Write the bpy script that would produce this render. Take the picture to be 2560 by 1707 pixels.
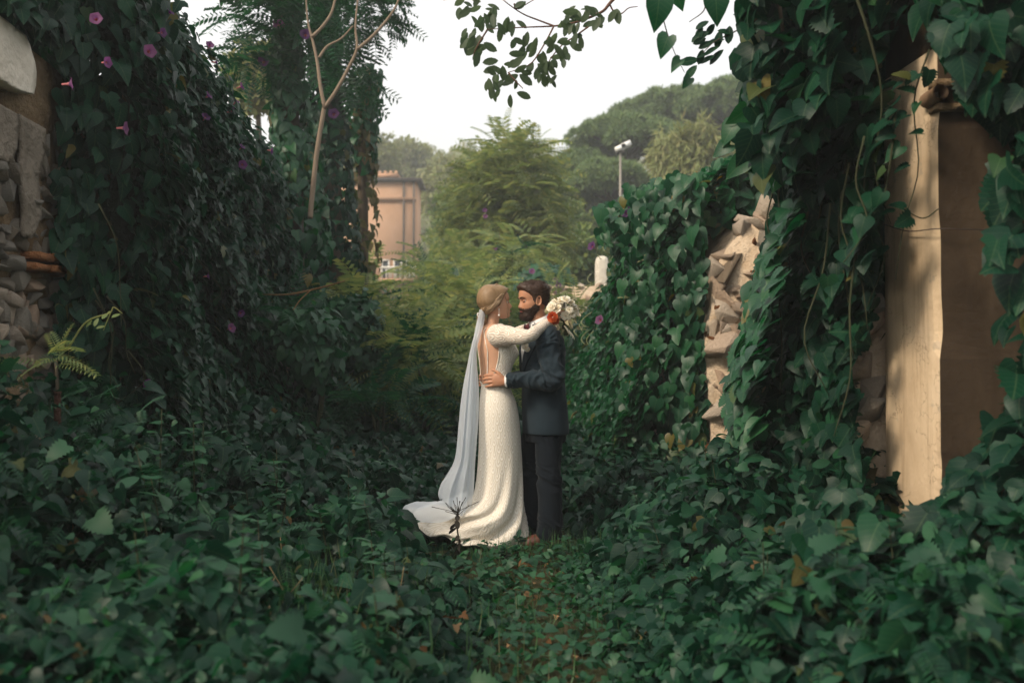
import bpy, bmesh, math
import numpy as np
from mathutils import Vector, Matrix

for _o in list(bpy.data.objects):
    bpy.data.objects.remove(_o)
SC = bpy.context.scene
COL = SC.collection
RNG = np.random.default_rng(11)

# ------------------------------------------------------------------ camera
EYE = 1.25            # camera height, m
FOC = 2489.0          # focal length in photograph pixels (35 mm lens)
HOR = 903.0           # row of the horizon in the photograph
cam_data = bpy.data.cameras.new('camera')
cam_data.lens = 35.0
cam_data.sensor_width = 36.0
cam_data.clip_start = 0.05
cam_data.clip_end = 3000.0
cam_data.dof.use_dof = True
cam_data.dof.focus_distance = 6.8
cam_data.dof.aperture_fstop = 2.0
cam = bpy.data.objects.new('camera', cam_data)
cam.location = (0, 0, EYE)
cam.rotation_euler = (math.radians(90 + 1.14), 0, 0)
COL.objects.link(cam)
SC.camera = cam

# ------------------------------------------------------------------ sky, sun, exposure
SUN_DIR = Vector((-0.64, -0.46, 0.64)).normalized()     # towards the sun
sun_el = math.asin(SUN_DIR.z)
sun_rot = math.atan2(SUN_DIR.x, SUN_DIR.y)
world = bpy.data.worlds.new('World')
SC.world = world
world.use_nodes = True
wn, wl = world.node_tree.nodes, world.node_tree.links
wn.clear()
w_out = wn.new('ShaderNodeOutputWorld')
w_bg = wn.new('ShaderNodeBackground')
w_sky = wn.new('ShaderNodeTexSky')
w_sky.sky_type = 'NISHITA'
w_sky.sun_disc = False
w_sky.sun_elevation = sun_el
w_sky.sun_rotation = sun_rot
w_sky.dust_density = 4.0
w_sky.air_density = 1.2
w_mix = wn.new('ShaderNodeMix')           # bright thin overcast over the blue
w_mix.data_type = 'RGBA'
w_mix.inputs[0].default_value = 0.6
w_mix.inputs[7].default_value = (9.6, 9.2, 8.7, 1)
wl.new(w_sky.outputs[0], w_mix.inputs[6])
wl.new(w_mix.outputs[2], w_bg.inputs[0])
w_bg.inputs[1].default_value = 0.064
wl.new(w_bg.outputs[0], w_out.inputs[0])

sun_data = bpy.data.lights.new('sun', 'SUN')
sun_data.energy = 1.5
sun_data.angle = math.radians(12)
sun_data.color = (1.0, 0.86, 0.68)
sun = bpy.data.objects.new('sun', sun_data)
sun.rotation_euler = (-SUN_DIR).to_track_quat('-Z', 'Y').to_euler()
sun.location = (0, 0, 30)
COL.objects.link(sun)

SC.view_settings.view_transform = 'Standard'
SC.view_settings.look = 'None'
SC.view_settings.exposure = 1.5
SC.view_settings.gamma = 1.0
SC.view_settings.use_curve_mapping = False
SC.render.engine = 'CYCLES'
SC.cycles.max_bounces = 6
SC.cycles.diffuse_bounces = 3
SC.cycles.glossy_bounces = 2
SC.cycles.transmission_bounces = 4
SC.cycles.transparent_max_bounces = 8
SC.cycles.volume_bounces = 1
SC.cycles.use_denoising = True
SC.cycles.caustics_reflective = False
SC.cycles.caustics_refractive = False

# ------------------------------------------------------------------ small helpers
def at(u, v, Y):
    """world point seen at photograph pixel (u, v), Y metres ahead"""
    return np.array(((u - 1280.0) / FOC * Y, Y, EYE + (HOR - v) / FOC * Y))

def hsh(a, b, seed):
    h = np.sin(a * 127.1 + b * 311.7 + seed * 74.7) * 43758.5453
    return h - np.floor(h)

def vnoise(x, y, seed=0):
    x = np.asarray(x, float); y = np.asarray(y, float)
    xi, yi = np.floor(x), np.floor(y)
    fx, fy = x - xi, y - yi
    fx = fx * fx * (3 - 2 * fx); fy = fy * fy * (3 - 2 * fy)
    a = hsh(xi, yi, seed); b = hsh(xi + 1, yi, seed)
    c = hsh(xi, yi + 1, seed); d = hsh(xi + 1, yi + 1, seed)
    return (a + (b - a) * fx) * (1 - fy) + (c + (d - c) * fx) * fy

def fbm(x, y, seed=0, oct=3):
    s, amp, tot = 0, 1.0, 0
    for k in range(oct):
        s = s + amp * vnoise(np.asarray(x) * 2 ** k, np.asarray(y) * 2 ** k, seed + k * 17)
        tot += amp; amp *= 0.5
    return s / tot

def sstep(a, b, x):
    t = np.clip((np.asarray(x, float) - a) / (b - a), 0, 1)
    return t * t * (3 - 2 * t)

def props(o, label=None, cat=None, group=None, kind=None):
    if label: o['label'] = label
    if cat: o['category'] = cat
    if group: o['group'] = group
    if kind: o['kind'] = kind
    return o

def thing(name, label, cat, loc=(0, 0, 0), group=None):
    o = bpy.data.objects.new(name, None)
    o.empty_display_size = 0.2
    o.location = [float(c) for c in loc]
    COL.objects.link(o)
    return props(o, label, cat, group, 'thing' if label else None)

def base_of(parent):
    """world location of an untilted, unscaled parent chain"""
    p = Vector((0, 0, 0))
    while parent is not None:
        p = p + parent.location
        parent = parent.parent
    return p

def mesh_np(name, V, F, mat, uv=None, smooth=True):
    """F: list of index arrays, or an (n,3)/(n,4) array"""
    me = bpy.data.meshes.new(name)
    V = np.ascontiguousarray(V, dtype=np.float32)
    if isinstance(F, np.ndarray):
        n, k = F.shape
        me.vertices.add(len(V)); me.vertices.foreach_set('co', V.ravel())
        me.loops.add(n * k); me.loops.foreach_set('vertex_index', np.ascontiguousarray(F, dtype=np.int32).ravel())
        me.polygons.add(n)
        me.polygons.foreach_set('loop_start', np.arange(0, n * k, k, dtype=np.int32))
        me.polygons.foreach_set('loop_total', np.full(n, k, dtype=np.int32))
        me.update(calc_edges=True)
    else:
        me.from_pydata([tuple(map(float, v)) for v in V], [], [tuple(int(i) for i in f) for f in F])
        me.update()
    if uv is not None:
        li = np.empty(len(me.loops), dtype=np.int32)
        me.loops.foreach_get('vertex_index', li)
        lay = me.uv_layers.new(name='UVMap')
        lay.data.foreach_set('uv', np.ascontiguousarray(np.asarray(uv, dtype=np.float32)[li]).ravel())
    if smooth:
        me.polygons.foreach_set('use_smooth', np.ones(len(me.polygons), dtype=bool))
    if mat is not None:
        me.materials.append(mat)
    return me

def link(name, me, parent=None, loc=None):
    """link a mesh whose vertices are in world space (loc None) under parent"""
    o = bpy.data.objects.new(name, me)
    COL.objects.link(o)
    if parent is not None:
        o.parent = parent
        o.location = (Vector(loc) if loc is not None else Vector((0, 0, 0))) - base_of(parent)
    elif loc is not None:
        o.location = loc
    return o

def part(name, V, F, mat, parent=None, uv=None, smooth=True):
    return link(name, mesh_np(name, V, F, mat, uv, smooth), parent)

def cat_geo(geos):
    """join [(V,F)] with F arrays of equal width"""
    Vs, Fs, off = [], [], 0
    for V, F in geos:
        Vs.append(np.asarray(V, float)); Fs.append(np.asarray(F, int) + off); off += len(V)
    return np.concatenate(Vs), np.concatenate(Fs)

def spline(P, n):
    """Catmull-Rom through the rows of P, n samples"""
    P = np.asarray(P, float)
    if len(P) == 2:
        t = np.linspace(0, 1, n)[:, None]
        return P[0] * (1 - t) + P[1] * t
    Q = np.vstack([2 * P[0] - P[1], P, 2 * P[-1] - P[-2]])
    t = np.linspace(0, len(P) - 1, n)
    i = np.minimum(t.astype(int), len(P) - 2)
    f = (t - i)[:, None]
    p0, p1, p2, p3 = Q[i], Q[i + 1], Q[i + 2], Q[i + 3]
    return 0.5 * ((2 * p1) + (-p0 + p2) * f + (2 * p0 - 5 * p1 + 4 * p2 - p3) * f ** 2 + (-p0 + 3 * p1 - 3 * p2 + p3) * f ** 3)

def tube(P, rad, n=8, seg=None, flat=None, up=(0, 0, 1), caps=True):
    """quads of a tapering tube through P; flat=(a,b) squashes the section"""
    P = np.asarray(P, float)
    rad = np.asarray(rad, float) * np.ones(len(P))
    if seg:
        PR = spline(np.column_stack([P, rad]), seg)
        P, rad = PR[:, :3], np.maximum(PR[:, 3], 1e-4)
    T = np.gradient(P, axis=0)
    T /= np.linalg.norm(T, axis=1)[:, None] + 1e-12
    ref = np.array(up, float)
    if abs(np.dot(ref / np.linalg.norm(ref), T[0])) > 0.9:
        ref = np.array((1.0, 0.3, 0.1))
    A = np.empty_like(P)
    a = ref
    for i in range(len(P)):
        a = a - T[i] * np.dot(a, T[i]); a = a / (np.linalg.norm(a) + 1e-12)
        A[i] = a
    B = np.cross(T, A)
    fa, fb = flat if flat else (1, 1)
    th = np.linspace(0, 2 * np.pi, n, endpoint=False)
    V = (P[:, None] + rad[:, None, None] * (fa * np.cos(th)[None, :, None] * A[:, None] + fb * np.sin(th)[None, :, None] * B[:, None])).reshape(-1, 3)
    m = len(P)
    i, j = np.meshgrid(np.arange(m - 1), np.arange(n), indexing='ij')
    F = np.stack([i * n + j, i * n + (j + 1) % n, (i + 1) * n + (j + 1) % n, (i + 1) * n + j], -1).reshape(-1, 4)
    if caps:
        c0, c1 = len(V), len(V) + 1
        V = np.vstack([V, P[0], P[-1]])
        j = np.arange(n)
        k0 = np.stack([np.full(n, c0), (j + 1) % n, j, np.full(n, c0)], -1)
        k1 = np.stack([np.full(n, c1), (m - 1) * n + j, (m - 1) * n + (j + 1) % n, np.full(n, c1)], -1)
        capf = np.vstack([k0, k1])[:, :3]
        F = (F, capf)
        return V, F
    return V, F

def tri(F):
    """quads (or (quads, tris)) -> tris"""
    if isinstance(F, tuple):
        return np.vstack([tri(F[0]), F[1]])
    if F.shape[1] == 3:
        return F
    return np.vstack([F[:, [0, 1, 2]], F[:, [0, 2, 3]]])

def ttube(*a, **k):
    V, F = tube(*a, **k)
    return V, tri(F)

def rings(R, close=True, cap=(True, True)):
    """(m,n,3) rings -> tris"""
    m, n, _ = R.shape
    V = R.reshape(-1, 3)
    i, j = np.meshgrid(np.arange(m - 1), np.arange(n if close else n - 1), indexing='ij')
    F = np.stack([i * n + j, i * n + (j + 1) % n, (i + 1) * n + (j + 1) % n, (i + 1) * n + j], -1).reshape(-1, 4)
    F = tri(F)
    extra = []
    if cap[0]:
        V = np.vstack([V, R[0].mean(0)]); j = np.arange(n)
        extra.append(np.stack([np.full(n, len(V) - 1), (j + 1) % n, j], -1))
    if cap[1]:
        V = np.vstack([V, R[-1].mean(0)]); j = np.arange(n)
        extra.append(np.stack([np.full(n, len(V) - 1), (m - 1) * n + j, (m - 1) * n + (j + 1) % n], -1))
    if extra:
        F = np.vstack([F] + extra)
    return V, F

def box(c, s, rz=0.0):
    c = np.asarray(c, float); s = np.asarray(s, float) / 2
    V = np.array([(x, y, z) for x in (-1, 1) for y in (-1, 1) for z in (-1, 1)], float) * s
    ca, sa = math.cos(rz), math.sin(rz)
    V = V @ np.array(((ca, sa, 0), (-sa, ca, 0), (0, 0, 1))) + c
    F = np.array([(0, 1, 3, 2), (4, 6, 7, 5), (0, 4, 5, 1), (2, 3, 7, 6), (0, 2, 6, 4), (1, 5, 7, 3)])
    return V, F

def grid_faces(m, n):
    i, j = np.meshgrid(np.arange(m - 1), np.arange(n - 1), indexing='ij')
    return np.stack([i * n + j, (i + 1) * n + j, (i + 1) * n + j + 1, i * n + j + 1], -1).reshape(-1, 4)

def ico(sub, seed=0):
    bm = bmesh.new()
    bmesh.ops.create_icosphere(bm, subdivisions=sub, radius=1.0)
    V = np.array([v.co[:] for v in bm.verts]); F = np.array([[v.index for v in f.verts] for f in bm.faces])
    bm.free()
    return V, F

def rock(seed, n=17):
    """angular broken stone: hull of points scattered near a box"""
    r = np.random.default_rng(seed)
    P = r.uniform(-1, 1, (n, 3)); k = r.integers(0, 3, n)
    P[np.arange(n), k] = np.sign(P[np.arange(n), k]) * r.uniform(.75, 1.0, n)
    bm = bmesh.new()
    for p in P: bm.verts.new(p)
    res = bmesh.ops.convex_hull(bm, input=bm.verts)
    bmesh.ops.delete(bm, geom=[g for g in res['geom_interior'] if isinstance(g, bmesh.types.BMVert)], context='VERTS')
    bmesh.ops.bevel(bm, geom=list(bm.edges), offset=.028, segments=1, affect='EDGES', clamp_overlap=True)
    bmesh.ops.triangulate(bm, faces=bm.faces[:])
    bm.verts.index_update()
    V = np.array([v.co[:] for v in bm.verts]); F = np.array([[v.index for v in f.verts] for f in bm.faces])
    bm.free()
    return V, F

# ------------------------------------------------------------------ materials
MATS = {}
class NT:
    def __init__(s, name):
        m = bpy.data.materials.new(name); m.use_nodes = True
        s.m, s.n, s.l = m, m.node_tree.nodes, m.node_tree.links
        s.n.clear()
        s.out = s.n.new('ShaderNodeOutputMaterial')
    def new(s, t, **kw):
        nd = s.n.new(t)
        for k, v in kw.items(): setattr(nd, k, v)
        return nd
    def put(s, sock, v):
        if isinstance(v, bpy.types.NodeSocket): s.l.new(v, sock)
        elif v is not None: sock.default_value = v
    def math(s, op, a, b=None, c=None):
        nd = s.new('ShaderNodeMath', operation=op)
        s.put(nd.inputs[0], a); s.put(nd.inputs[1], b); s.put(nd.inputs[2], c)
        return nd.outputs[0]
    def mix(s, f, a, b):
        nd = s.new('ShaderNodeMix', data_type='RGBA')
        s.put(nd.inputs[0], f); s.put(nd.inputs[6], a); s.put(nd.inputs[7], b)
        return nd.outputs[2]
    def ramp(s, f, stops, interp='LINEAR'):
        nd = s.new('ShaderNodeValToRGB'); nd.color_ramp.interpolation = interp
        e = nd.color_ramp.elements
        while len(e) < len(stops): e.new(0.5)
        for k, (p, c) in enumerate(stops):
            e[k].position = p; e[k].color = (*c, 1) if len(c) == 3 else c
        s.put(nd.inputs[0], f)
        return nd.outputs[0]
    def noise(s, scale, detail=3, rough=0.55, coord='Object', vec=None, out=0):
        nd = s.new('ShaderNodeTexNoise')
        nd.inputs['Scale'].default_value = scale; nd.inputs['Detail'].default_value = detail; nd.inputs['Roughness'].default_value = rough
        s.l.new(vec if vec is not None else s.coord(coord), nd.inputs['Vector'])
        return nd.outputs[out]
    def coord(s, which='Object'):
        if not hasattr(s, '_tc'): s._tc = s.new('ShaderNodeTexCoord')
        return s._tc.outputs[which]
    def scaled(s, vec, sc):
        nd = s.new('ShaderNodeMapping'); nd.inputs['Scale'].default_value = sc
        s.l.new(vec, nd.inputs['Vector'])
        return nd.outputs[0]
    def bump(s, h, strength=0.5, dist=0.01):
        nd = s.new('ShaderNodeBump'); nd.inputs['Strength'].default_value = strength; nd.inputs['Distance'].default_value = dist
        s.l.new(h, nd.inputs['Height'])
        return nd.outputs[0]
    def bsdf(s, col, rough=0.7, spec=0.3, normal=None, metal=0.0, sub=None, sheen=None):
        nd = s.new('ShaderNodeBsdfPrincipled')
        s.put(nd.inputs['Base Color'], (*col, 1) if isinstance(col, tuple) and len(col) == 3 else col)
        s.put(nd.inputs['Roughness'], rough); nd.inputs['Specular IOR Level'].default_value = spec
        nd.inputs['Metallic'].default_value = metal
        if normal is not None: s.l.new(normal, nd.inputs['Normal'])
        if sub:
            nd.inputs['Subsurface Weight'].default_value = sub[0]; nd.inputs['Subsurface Radius'].default_value = sub[1]
            nd.inputs['Subsurface Scale'].default_value = sub[2]
        if sheen:
            nd.inputs['Sheen Weight'].default_value = sheen
        return nd.outputs[0]
    def done(s, shader):
        s.l.new(shader, s.out.inputs[0]); return s.m

def foliage(name, stops, rough=0.5, spec=0.35, trans=0.3, tcol=None, veins=False, mott=0.0):
    t = NT(name)
    geo = t.new('ShaderNodeNewGeometry'); oi = t.new('ShaderNodeObjectInfo')
    r = t.math('FRACT', t.math('ADD', geo.outputs['Random Per Island'], t.math('MULTIPLY', oi.outputs['Random'], 7.31)))
    col = t.ramp(r, stops)
    if mott:
        n = t.noise(mott, 2, coord='Object')
        col = t.mix(t.math('MULTIPLY', n, 0.6), col, t.mix(0.5, col, (0.0, 0.01, 0.0, 1)))
    if veins:
        sx = t.new('ShaderNodeSeparateXYZ'); t.l.new(t.coord('UV'), sx.inputs[0])
        ax = t.math('ABSOLUTE', t.math('SUBTRACT', sx.outputs[0], 0.5))
        mid = t.math('LESS_THAN', ax, 0.018)
        side = t.math('FRACT', t.math('MULTIPLY', t.math('SUBTRACT', sx.outputs[1], t.math('MULTIPLY', ax, 0.75)), 6.0))
        side = t.math('LESS_THAN', t.math('ABSOLUTE', t.math('SUBTRACT', side, 0.5)), 0.055)
        v = t.math('MAXIMUM', mid, t.math('MULTIPLY', side, 0.6))
        col = t.mix(t.math('MULTIPLY', v, 0.35), col, t.mix(0.5, col, (0.16, 0.22, 0.10, 1)))
    p = t.bsdf(col, rough, spec)
    tr = t.new('ShaderNodeBsdfTranslucent')
    hs = t.new('ShaderNodeHueSaturation')
    hs.inputs['Saturation'].default_value = 1.15; hs.inputs['Value'].default_value = 1.7
    hs.inputs['Hue'].default_value = 0.485
    t.l.new(col, hs.inputs['Color']); t.l.new(hs.outputs[0], tr.inputs[0])
    ms = t.new('ShaderNodeMixShader'); ms.inputs[0].default_value = trans
    t.l.new(p, ms.inputs[1]); t.l.new(tr.outputs[0], ms.inputs[2])
    return t.done(ms.outputs[0])

def plain(name, col, rough=0.7, spec=0.3, nscale=None, namt=0.35, bump=None, metal=0.0, sheen=None):
    t = NT(name)
    c = (*col, 1)
    nrm = None
    if nscale:
        n = t.noise(nscale, 4)
        c = t.mix(n, tuple(x * (1 - namt) for x in col) + (1,), tuple(min(1, x * (1 + namt)) for x in col) + (1,))
    if bump:
        nrm = t.bump(t.noise(bump[0], 4), bump[1], bump[2])
    return t.done(t.bsdf(c, rough, spec, nrm, metal, sheen=sheen))

def bark(name, a, b, scale=(8, 8, 1.6)):
    t = NT(name)
    n = t.noise(3.0, 5, vec=t.scaled(t.coord('Object'), scale))
    c = t.mix(n, (*a, 1), (*b, 1))
    return t.done(t.bsdf(c, 0.85, 0.2, t.bump(n, 0.7, 0.02)))
# ------------------------------------------------------------------ leaf shapes (x across, y base to tip, z up)
def leaf_from(outline, centre, droop=0.28, fold=0.22, cup=0.0):
    """outline: right-hand edge points base->tip; centre: midrib points"""
    c = np.array([(0, y) for y in centre], float)
    r = np.array(outline, float)
    l = r * (-1, 1)
    P = np.vstack([c, r, l])
    nc, nr = len(c), len(r)
    z = fold * np.abs(P[:, 0]) - droop * np.clip(P[:, 1], 0, None) ** 2 - cup * P[:, 0] ** 2
    V = np.column_stack([P, z])
    F = []
    def side(off, flip):
        i = j = 0
        while i < nc - 1 or j < nr - 1:
            a, b = i, nc + off + j
            if i < nc - 1 and (j == nr - 1 or c[i + 1, 1] - 0.0 <= r[j + 1, 1] + 0.12):
                f = (a, b, i + 1); i += 1
            else:
                f = (a, b, b + 1); j += 1
            F.append(f if not flip else (f[0], f[2], f[1]))
    side(0, False); side(nr, True)
    return V, np.array(F), np.column_stack([V[:, 0] + 0.5, V[:, 1]])

TPL = {}
TPL['heart'] = leaf_from([(0.04, 0.0), (0.17, -0.16), (0.36, -0.13), (0.47, 0.08), (0.44, 0.33), (0.30, 0.60), (0.13, 0.84), (0.0, 1.0)], [0.0, 0.12, 0.35, 0.6, 0.84, 1.0], 0.42, 0.30)
TPL['heart_flat'] = leaf_from([(0.04, 0.0), (0.20, -0.13), (0.43, -0.06), (0.52, 0.16), (0.42, 0.45), (0.22, 0.74), (0.0, 1.0)], [0.0, 0.2, 0.5, 0.76, 1.0], 0.55, 0.12, 0.6)
TPL['lobed'] = leaf_from([(0.04, 0.0), (0.22, -0.15), (0.45, -0.02), (0.58, 0.30), (0.36, 0.38), (0.27, 0.46), (0.29, 0.66), (0.15, 0.86), (0.0, 1.0)], [0.0, 0.18, 0.42, 0.66, 0.86, 1.0], 0.45, 0.25)
TPL['oval'] = leaf_from([(0.02, 0.0), (0.15, 0.15), (0.235, 0.4), (0.24, 0.62), (0.16, 0.85), (0.0, 1.0)], [0.0, 0.2, 0.45, 0.7, 1.0], 0.15, 0.15)
TPL['small'] = leaf_from([(0.1, 0.0), (0.42, 0.1), (0.34, 0.5), (0.0, 1.0)], [0.0, 0.4, 1.0], 0.3, 0.2)
def _jag(n=6):
    pts = [(0.04, 0.0), (0.24, -0.1)]
    for k in range(n):
        y = 0.0 + 0.92 * k / n
        w = 0.5 * math.cos(0.5 * math.pi * (k / n) ** 1.3)
        pts += [(w + 0.04, y + 0.08), (w * 0.74, y + 0.14)]
    return pts + [(0.0, 1.0)]
TPL['toothed'] = leaf_from(_jag(), [0.0, 0.2, 0.45, 0.7, 1.0], 0.3, 0.15)

def frond(pairs=9, ll=0.26, lw=0.075, droop=0.35, tip=0.55):
    V, F = [], []
    def quad(a, b, c, d):
        k = len(V); V.extend([a, b, c, d]); F.extend([(k, k + 1, k + 2), (k, k + 2, k + 3)])
    def rz(y): return -droop * y * y
    n = 4
    for i in range(n):
        y0, y1 = i / n, (i + 1) / n
        w = 0.010
        quad((-w, y0, rz(y0)), (w, y0, rz(y0)), (w * 0.6, y1, rz(y1)), (-w * 0.6, y1, rz(y1)))
    for p in range(pairs):
        y = 0.12 + 0.86 * p / (pairs - 1)
        L = ll * (0.75 + 0.45 * math.sin(math.pi * (0.25 + 0.6 * p / pairs))) * (1.0 if p < pairs - 1 else 0.8)
        for s in (-1, 1):
            dx, dy = s * math.sin(1.05), math.cos(1.05) * tip
            b = np.array((0, y, rz(y))); m = b + np.array((dx * L * .45, dy * L * .45, -0.02)); e = b + np.array((dx * L, dy * L, -0.07))
            nrm = np.array((-dy, abs(dx), 0.1)); nrm /= np.linalg.norm(nrm)
            quad(tuple(b), tuple(m - nrm * lw * .5), tuple(e), tuple(m + nrm * lw * .5))
    V = np.array(V, float)
    return V, np.array(F), np.column_stack([V[:, 0] + 0.5, V[:, 1]])
TPL['frond'] = frond(8, 0.30, 0.105)
TPL['frond_fine'] = frond(11, 0.2, 0.05, 0.45)
def sprig(seed, n=7, L=0.45, W=0.28):
    r = np.random.default_rng(seed); V, F = [], []
    for _ in range(n):
        b = np.array((r.uniform(-.3, .3), r.uniform(0, .6), r.uniform(-.12, .12)))
        d = np.array((r.normal() * .7, 0.5 + r.random(), r.normal() * .5)); d /= np.linalg.norm(d)
        s = np.cross(d, (r.normal() * .3, r.normal() * .3, 1)); s /= np.linalg.norm(s)
        k = len(V)
        V += [b, b + d * L * .5 + s * W * .5, b + d * L, b + d * L * .5 - s * W * .5]
        F += [(k, k + 1, k + 2), (k, k + 2, k + 3)]
    V = np.array(V)
    return V, np.array(F), np.column_stack([V[:, 0] + .5, V[:, 1]])
for _k in range(3): TPL['sprig%d' % _k] = sprig(_k + 3)
for _k in range(2): TPL['drop%d' % _k] = sprig(_k + 9, 8, 0.75, 0.10)
def tuft(seed, n=26):
    r = np.random.default_rng(seed); V, F = [], []
    for _ in range(n):
        d = r.normal(size=3); d[2] = abs(d[2]) * 0.9 + 0.15; d /= np.linalg.norm(d)
        s = np.cross(d, r.normal(size=3)); s /= np.linalg.norm(s)
        k = len(V)
        V += [s * .11, -s * .11, d]
        F += [(k, k + 1, k + 2)]
    V = np.array(V)
    return V, np.array(F), np.column_stack([V[:, 0] + .5, V[:, 1]])
for _k in range(2): TPL['tuft%d' % _k] = tuft(_k + 1)
def blade():
    V = np.array([(-.012, 0, 0), (.012, 0, 0), (-.014, .4, .04), (.014, .4, .04), (-.010, .75, -.10), (.010, .75, -.10), (0, .95, -.42)], float)
    F = np.array([(0, 1, 3), (0, 3, 2), (2, 3, 5), (2, 5, 4), (4, 5, 6)])
    return V, F, np.column_stack([V[:, 0] + .5, V[:, 1]])
TPL['blade'] = blade()

def orient(tip, nrm):
    Y = tip / (np.linalg.norm(tip, axis=1)[:, None] + 1e-9)
    Z = nrm - Y * np.sum(nrm * Y, 1)[:, None]
    Z /= np.linalg.norm(Z, axis=1)[:, None] + 1e-9
    X = np.cross(Y, Z)
    return np.stack([X, Y, Z], -1)          # columns

def scatter(tpl, pos, R3, sc):
    V, F, UV = TPL[tpl]
    K = len(pos)
    W = np.einsum('kij,nj->kni', R3, V) * sc[:, None, None] + pos[:, None]
    Fk = (F[None] + (np.arange(K) * len(V))[:, None, None]).reshape(-1, 3)
    return W.reshape(-1, 3), Fk, np.tile(UV, (K, 1))

FOL = []
def leaves(th, pos, tip, nrm, size, tpls, mat, nparts=0, name='leaf', mass='foliage', weights=None):
    """register leaves of thing th; the nparts that show largest become parts, the rest one stuff part"""
    K = len(pos)
    if K == 0: return
    pos = np.asarray(pos, float)
    tid = RNG.choice(len(tpls), K, p=weights)
    FOL.append(dict(th=th, pos=pos, R=orient(np.asarray(tip, float), np.asarray(nrm, float)), sc=np.asarray(size, float) * np.ones(K),
                    tid=tid, tpls=tpls, mat=mat, n=nparts, name=name, mass=mass))

OCC = []        # (u0,v0,u1,v1,Y): solid things in front of leaves, for choosing which leaves show
def grow_foliage():
    S = 2.5
    W, H = 1024, 683
    buf = np.full((H, W), -1, dtype=np.int64)
    items = []
    base = 0
    for f in FOL:
        c = f['pos'] + f['R'][:, :, 1] * (f['sc'] * 0.45)[:, None]
        Y = c[:, 1]
        u = (1280 + FOC * c[:, 0] / np.maximum(Y, .1)) / S
        v = (HOR - FOC * (c[:, 2] - EYE) / np.maximum(Y, .1)) / S
        vd = c - np.array((0, 0, EYE)); vd /= np.linalg.norm(vd, axis=1)[:, None]
        face = np.abs(np.sum(f['R'][:, :, 2] * vd, 1)) * 0.8 + 0.2
        rr = f['sc'] * FOC / np.maximum(Y, .1) / S * 0.36 * np.sqrt(face)
        f['base'] = base
        ids = np.arange(len(c)) + base; base += len(c)
        ok = (Y > .4) & (u > -10) & (u < W + 10) & (v > -10) & (v < H + 10)
        items.append(np.column_stack([Y, u, v, rr, ids])[ok])
    A = np.vstack(items)
    for (u0, v0, u1, v1, Y) in OCC:
        A = np.vstack([A, np.array([[Y, (u0 + u1) / 2 / S, (v0 + v1) / 2 / S, -1, 0]])])
    occ = {float(o[4]): o for o in OCC}
    A = A[np.argsort(-A[:, 0])]
    for Y, u, v, r, i in A:
        if r < 0:
            o = occ[float(Y)]
            buf[max(0, int(o[1] / S)):int(o[3] / S), max(0, int(o[0] / S)):int(o[2] / S)] = -1
            continue
        x0, x1, y0, y1 = int(u - r), int(u + r) + 1, int(v - r), int(v + r) + 1
        if x1 <= 0 or y1 <= 0 or x0 >= W or y0 >= H: continue
        buf[max(0, y0):y1, max(0, x0):x1] = i
    cnt = np.bincount(buf[buf >= 0].ravel(), minlength=base)
    tmesh = {}
    groups = {}
    for f in FOL:
        K = len(f['pos'])
        c = cnt[f['base']:f['base'] + K]
        chosen = np.zeros(K, bool)
        if f['n']:
            order = np.argsort(-c)[:f['n']]
            chosen[order[c[order] >= 8]] = True
        pb = base_of(f['th'])
        for i in np.nonzero(chosen)[0]:
            key = (f['tpls'][f['tid'][i]], f['mat'].name, f['name'])
            if key not in tmesh:
                V, F, UV = TPL[key[0]]
                tmesh[key] = mesh_np(f['name'], V, F, f['mat'], UV)
            o = bpy.data.objects.new(f['name'], tmesh[key])
            COL.objects.link(o)
            o.parent = f['th']
            M = Matrix([[*(f['R'][i][r] * f['sc'][i]), f['pos'][i][r] - pb[r]] for r in range(3)] + [[0, 0, 0, 1]])
            o.matrix_basis = M
        rest = np.nonzero(~chosen)[0]
        if len(rest):
            groups.setdefault((f['th'].name if f['th'] else '', f['mass'], f['mat'].name), []).append((f, rest))
    for (tn, mass, mn), lst in groups.items():
        Vs, Fs, Us, off = [], [], [], 0
        for f, rest in lst:
            for k, tp in enumerate(f['tpls']):
                sel = rest[f['tid'][rest] == k]
                if len(sel) == 0: continue
                V, F, UV = scatter(tp, f['pos'][sel], f['R'][sel], f['sc'][sel])
                Vs.append(V); Fs.append(F + off); Us.append(UV); off += len(V)
        f = lst[0][0]
        o = part(mass, np.concatenate(Vs), np.concatenate(Fs), f['mat'], f['th'], np.concatenate(Us))
        o['kind'] = 'stuff'

# ------------------------------------------------------------------ foliage materials
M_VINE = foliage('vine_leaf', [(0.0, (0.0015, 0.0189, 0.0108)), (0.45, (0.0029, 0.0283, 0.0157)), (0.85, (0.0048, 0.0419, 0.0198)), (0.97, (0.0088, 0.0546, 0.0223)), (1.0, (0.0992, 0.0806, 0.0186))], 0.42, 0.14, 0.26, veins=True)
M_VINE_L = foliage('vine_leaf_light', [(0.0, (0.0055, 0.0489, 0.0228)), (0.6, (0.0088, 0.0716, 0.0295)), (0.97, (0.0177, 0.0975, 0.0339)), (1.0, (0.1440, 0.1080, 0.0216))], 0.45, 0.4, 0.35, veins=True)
M_COVER = foliage('cover_leaf', [(0.0, (0.0021, 0.0199, 0.0121)), (0.5, (0.0038, 0.0316, 0.0182)), (0.9, (0.0063, 0.0446, 0.0223)), (0.985, (0.0121, 0.0572, 0.0252)), (1.0, (0.1188, 0.0660, 0.0198))], 0.42, 0.17, 0.24, veins=True)
M_FROND = foliage('frond_leaf', [(0.0, (0.0077, 0.0454, 0.0210)), (0.6, (0.0130, 0.0695, 0.0298)), (1.0, (0.0230, 0.0949, 0.0341))], 0.5, 0.35, 0.3)
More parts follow.
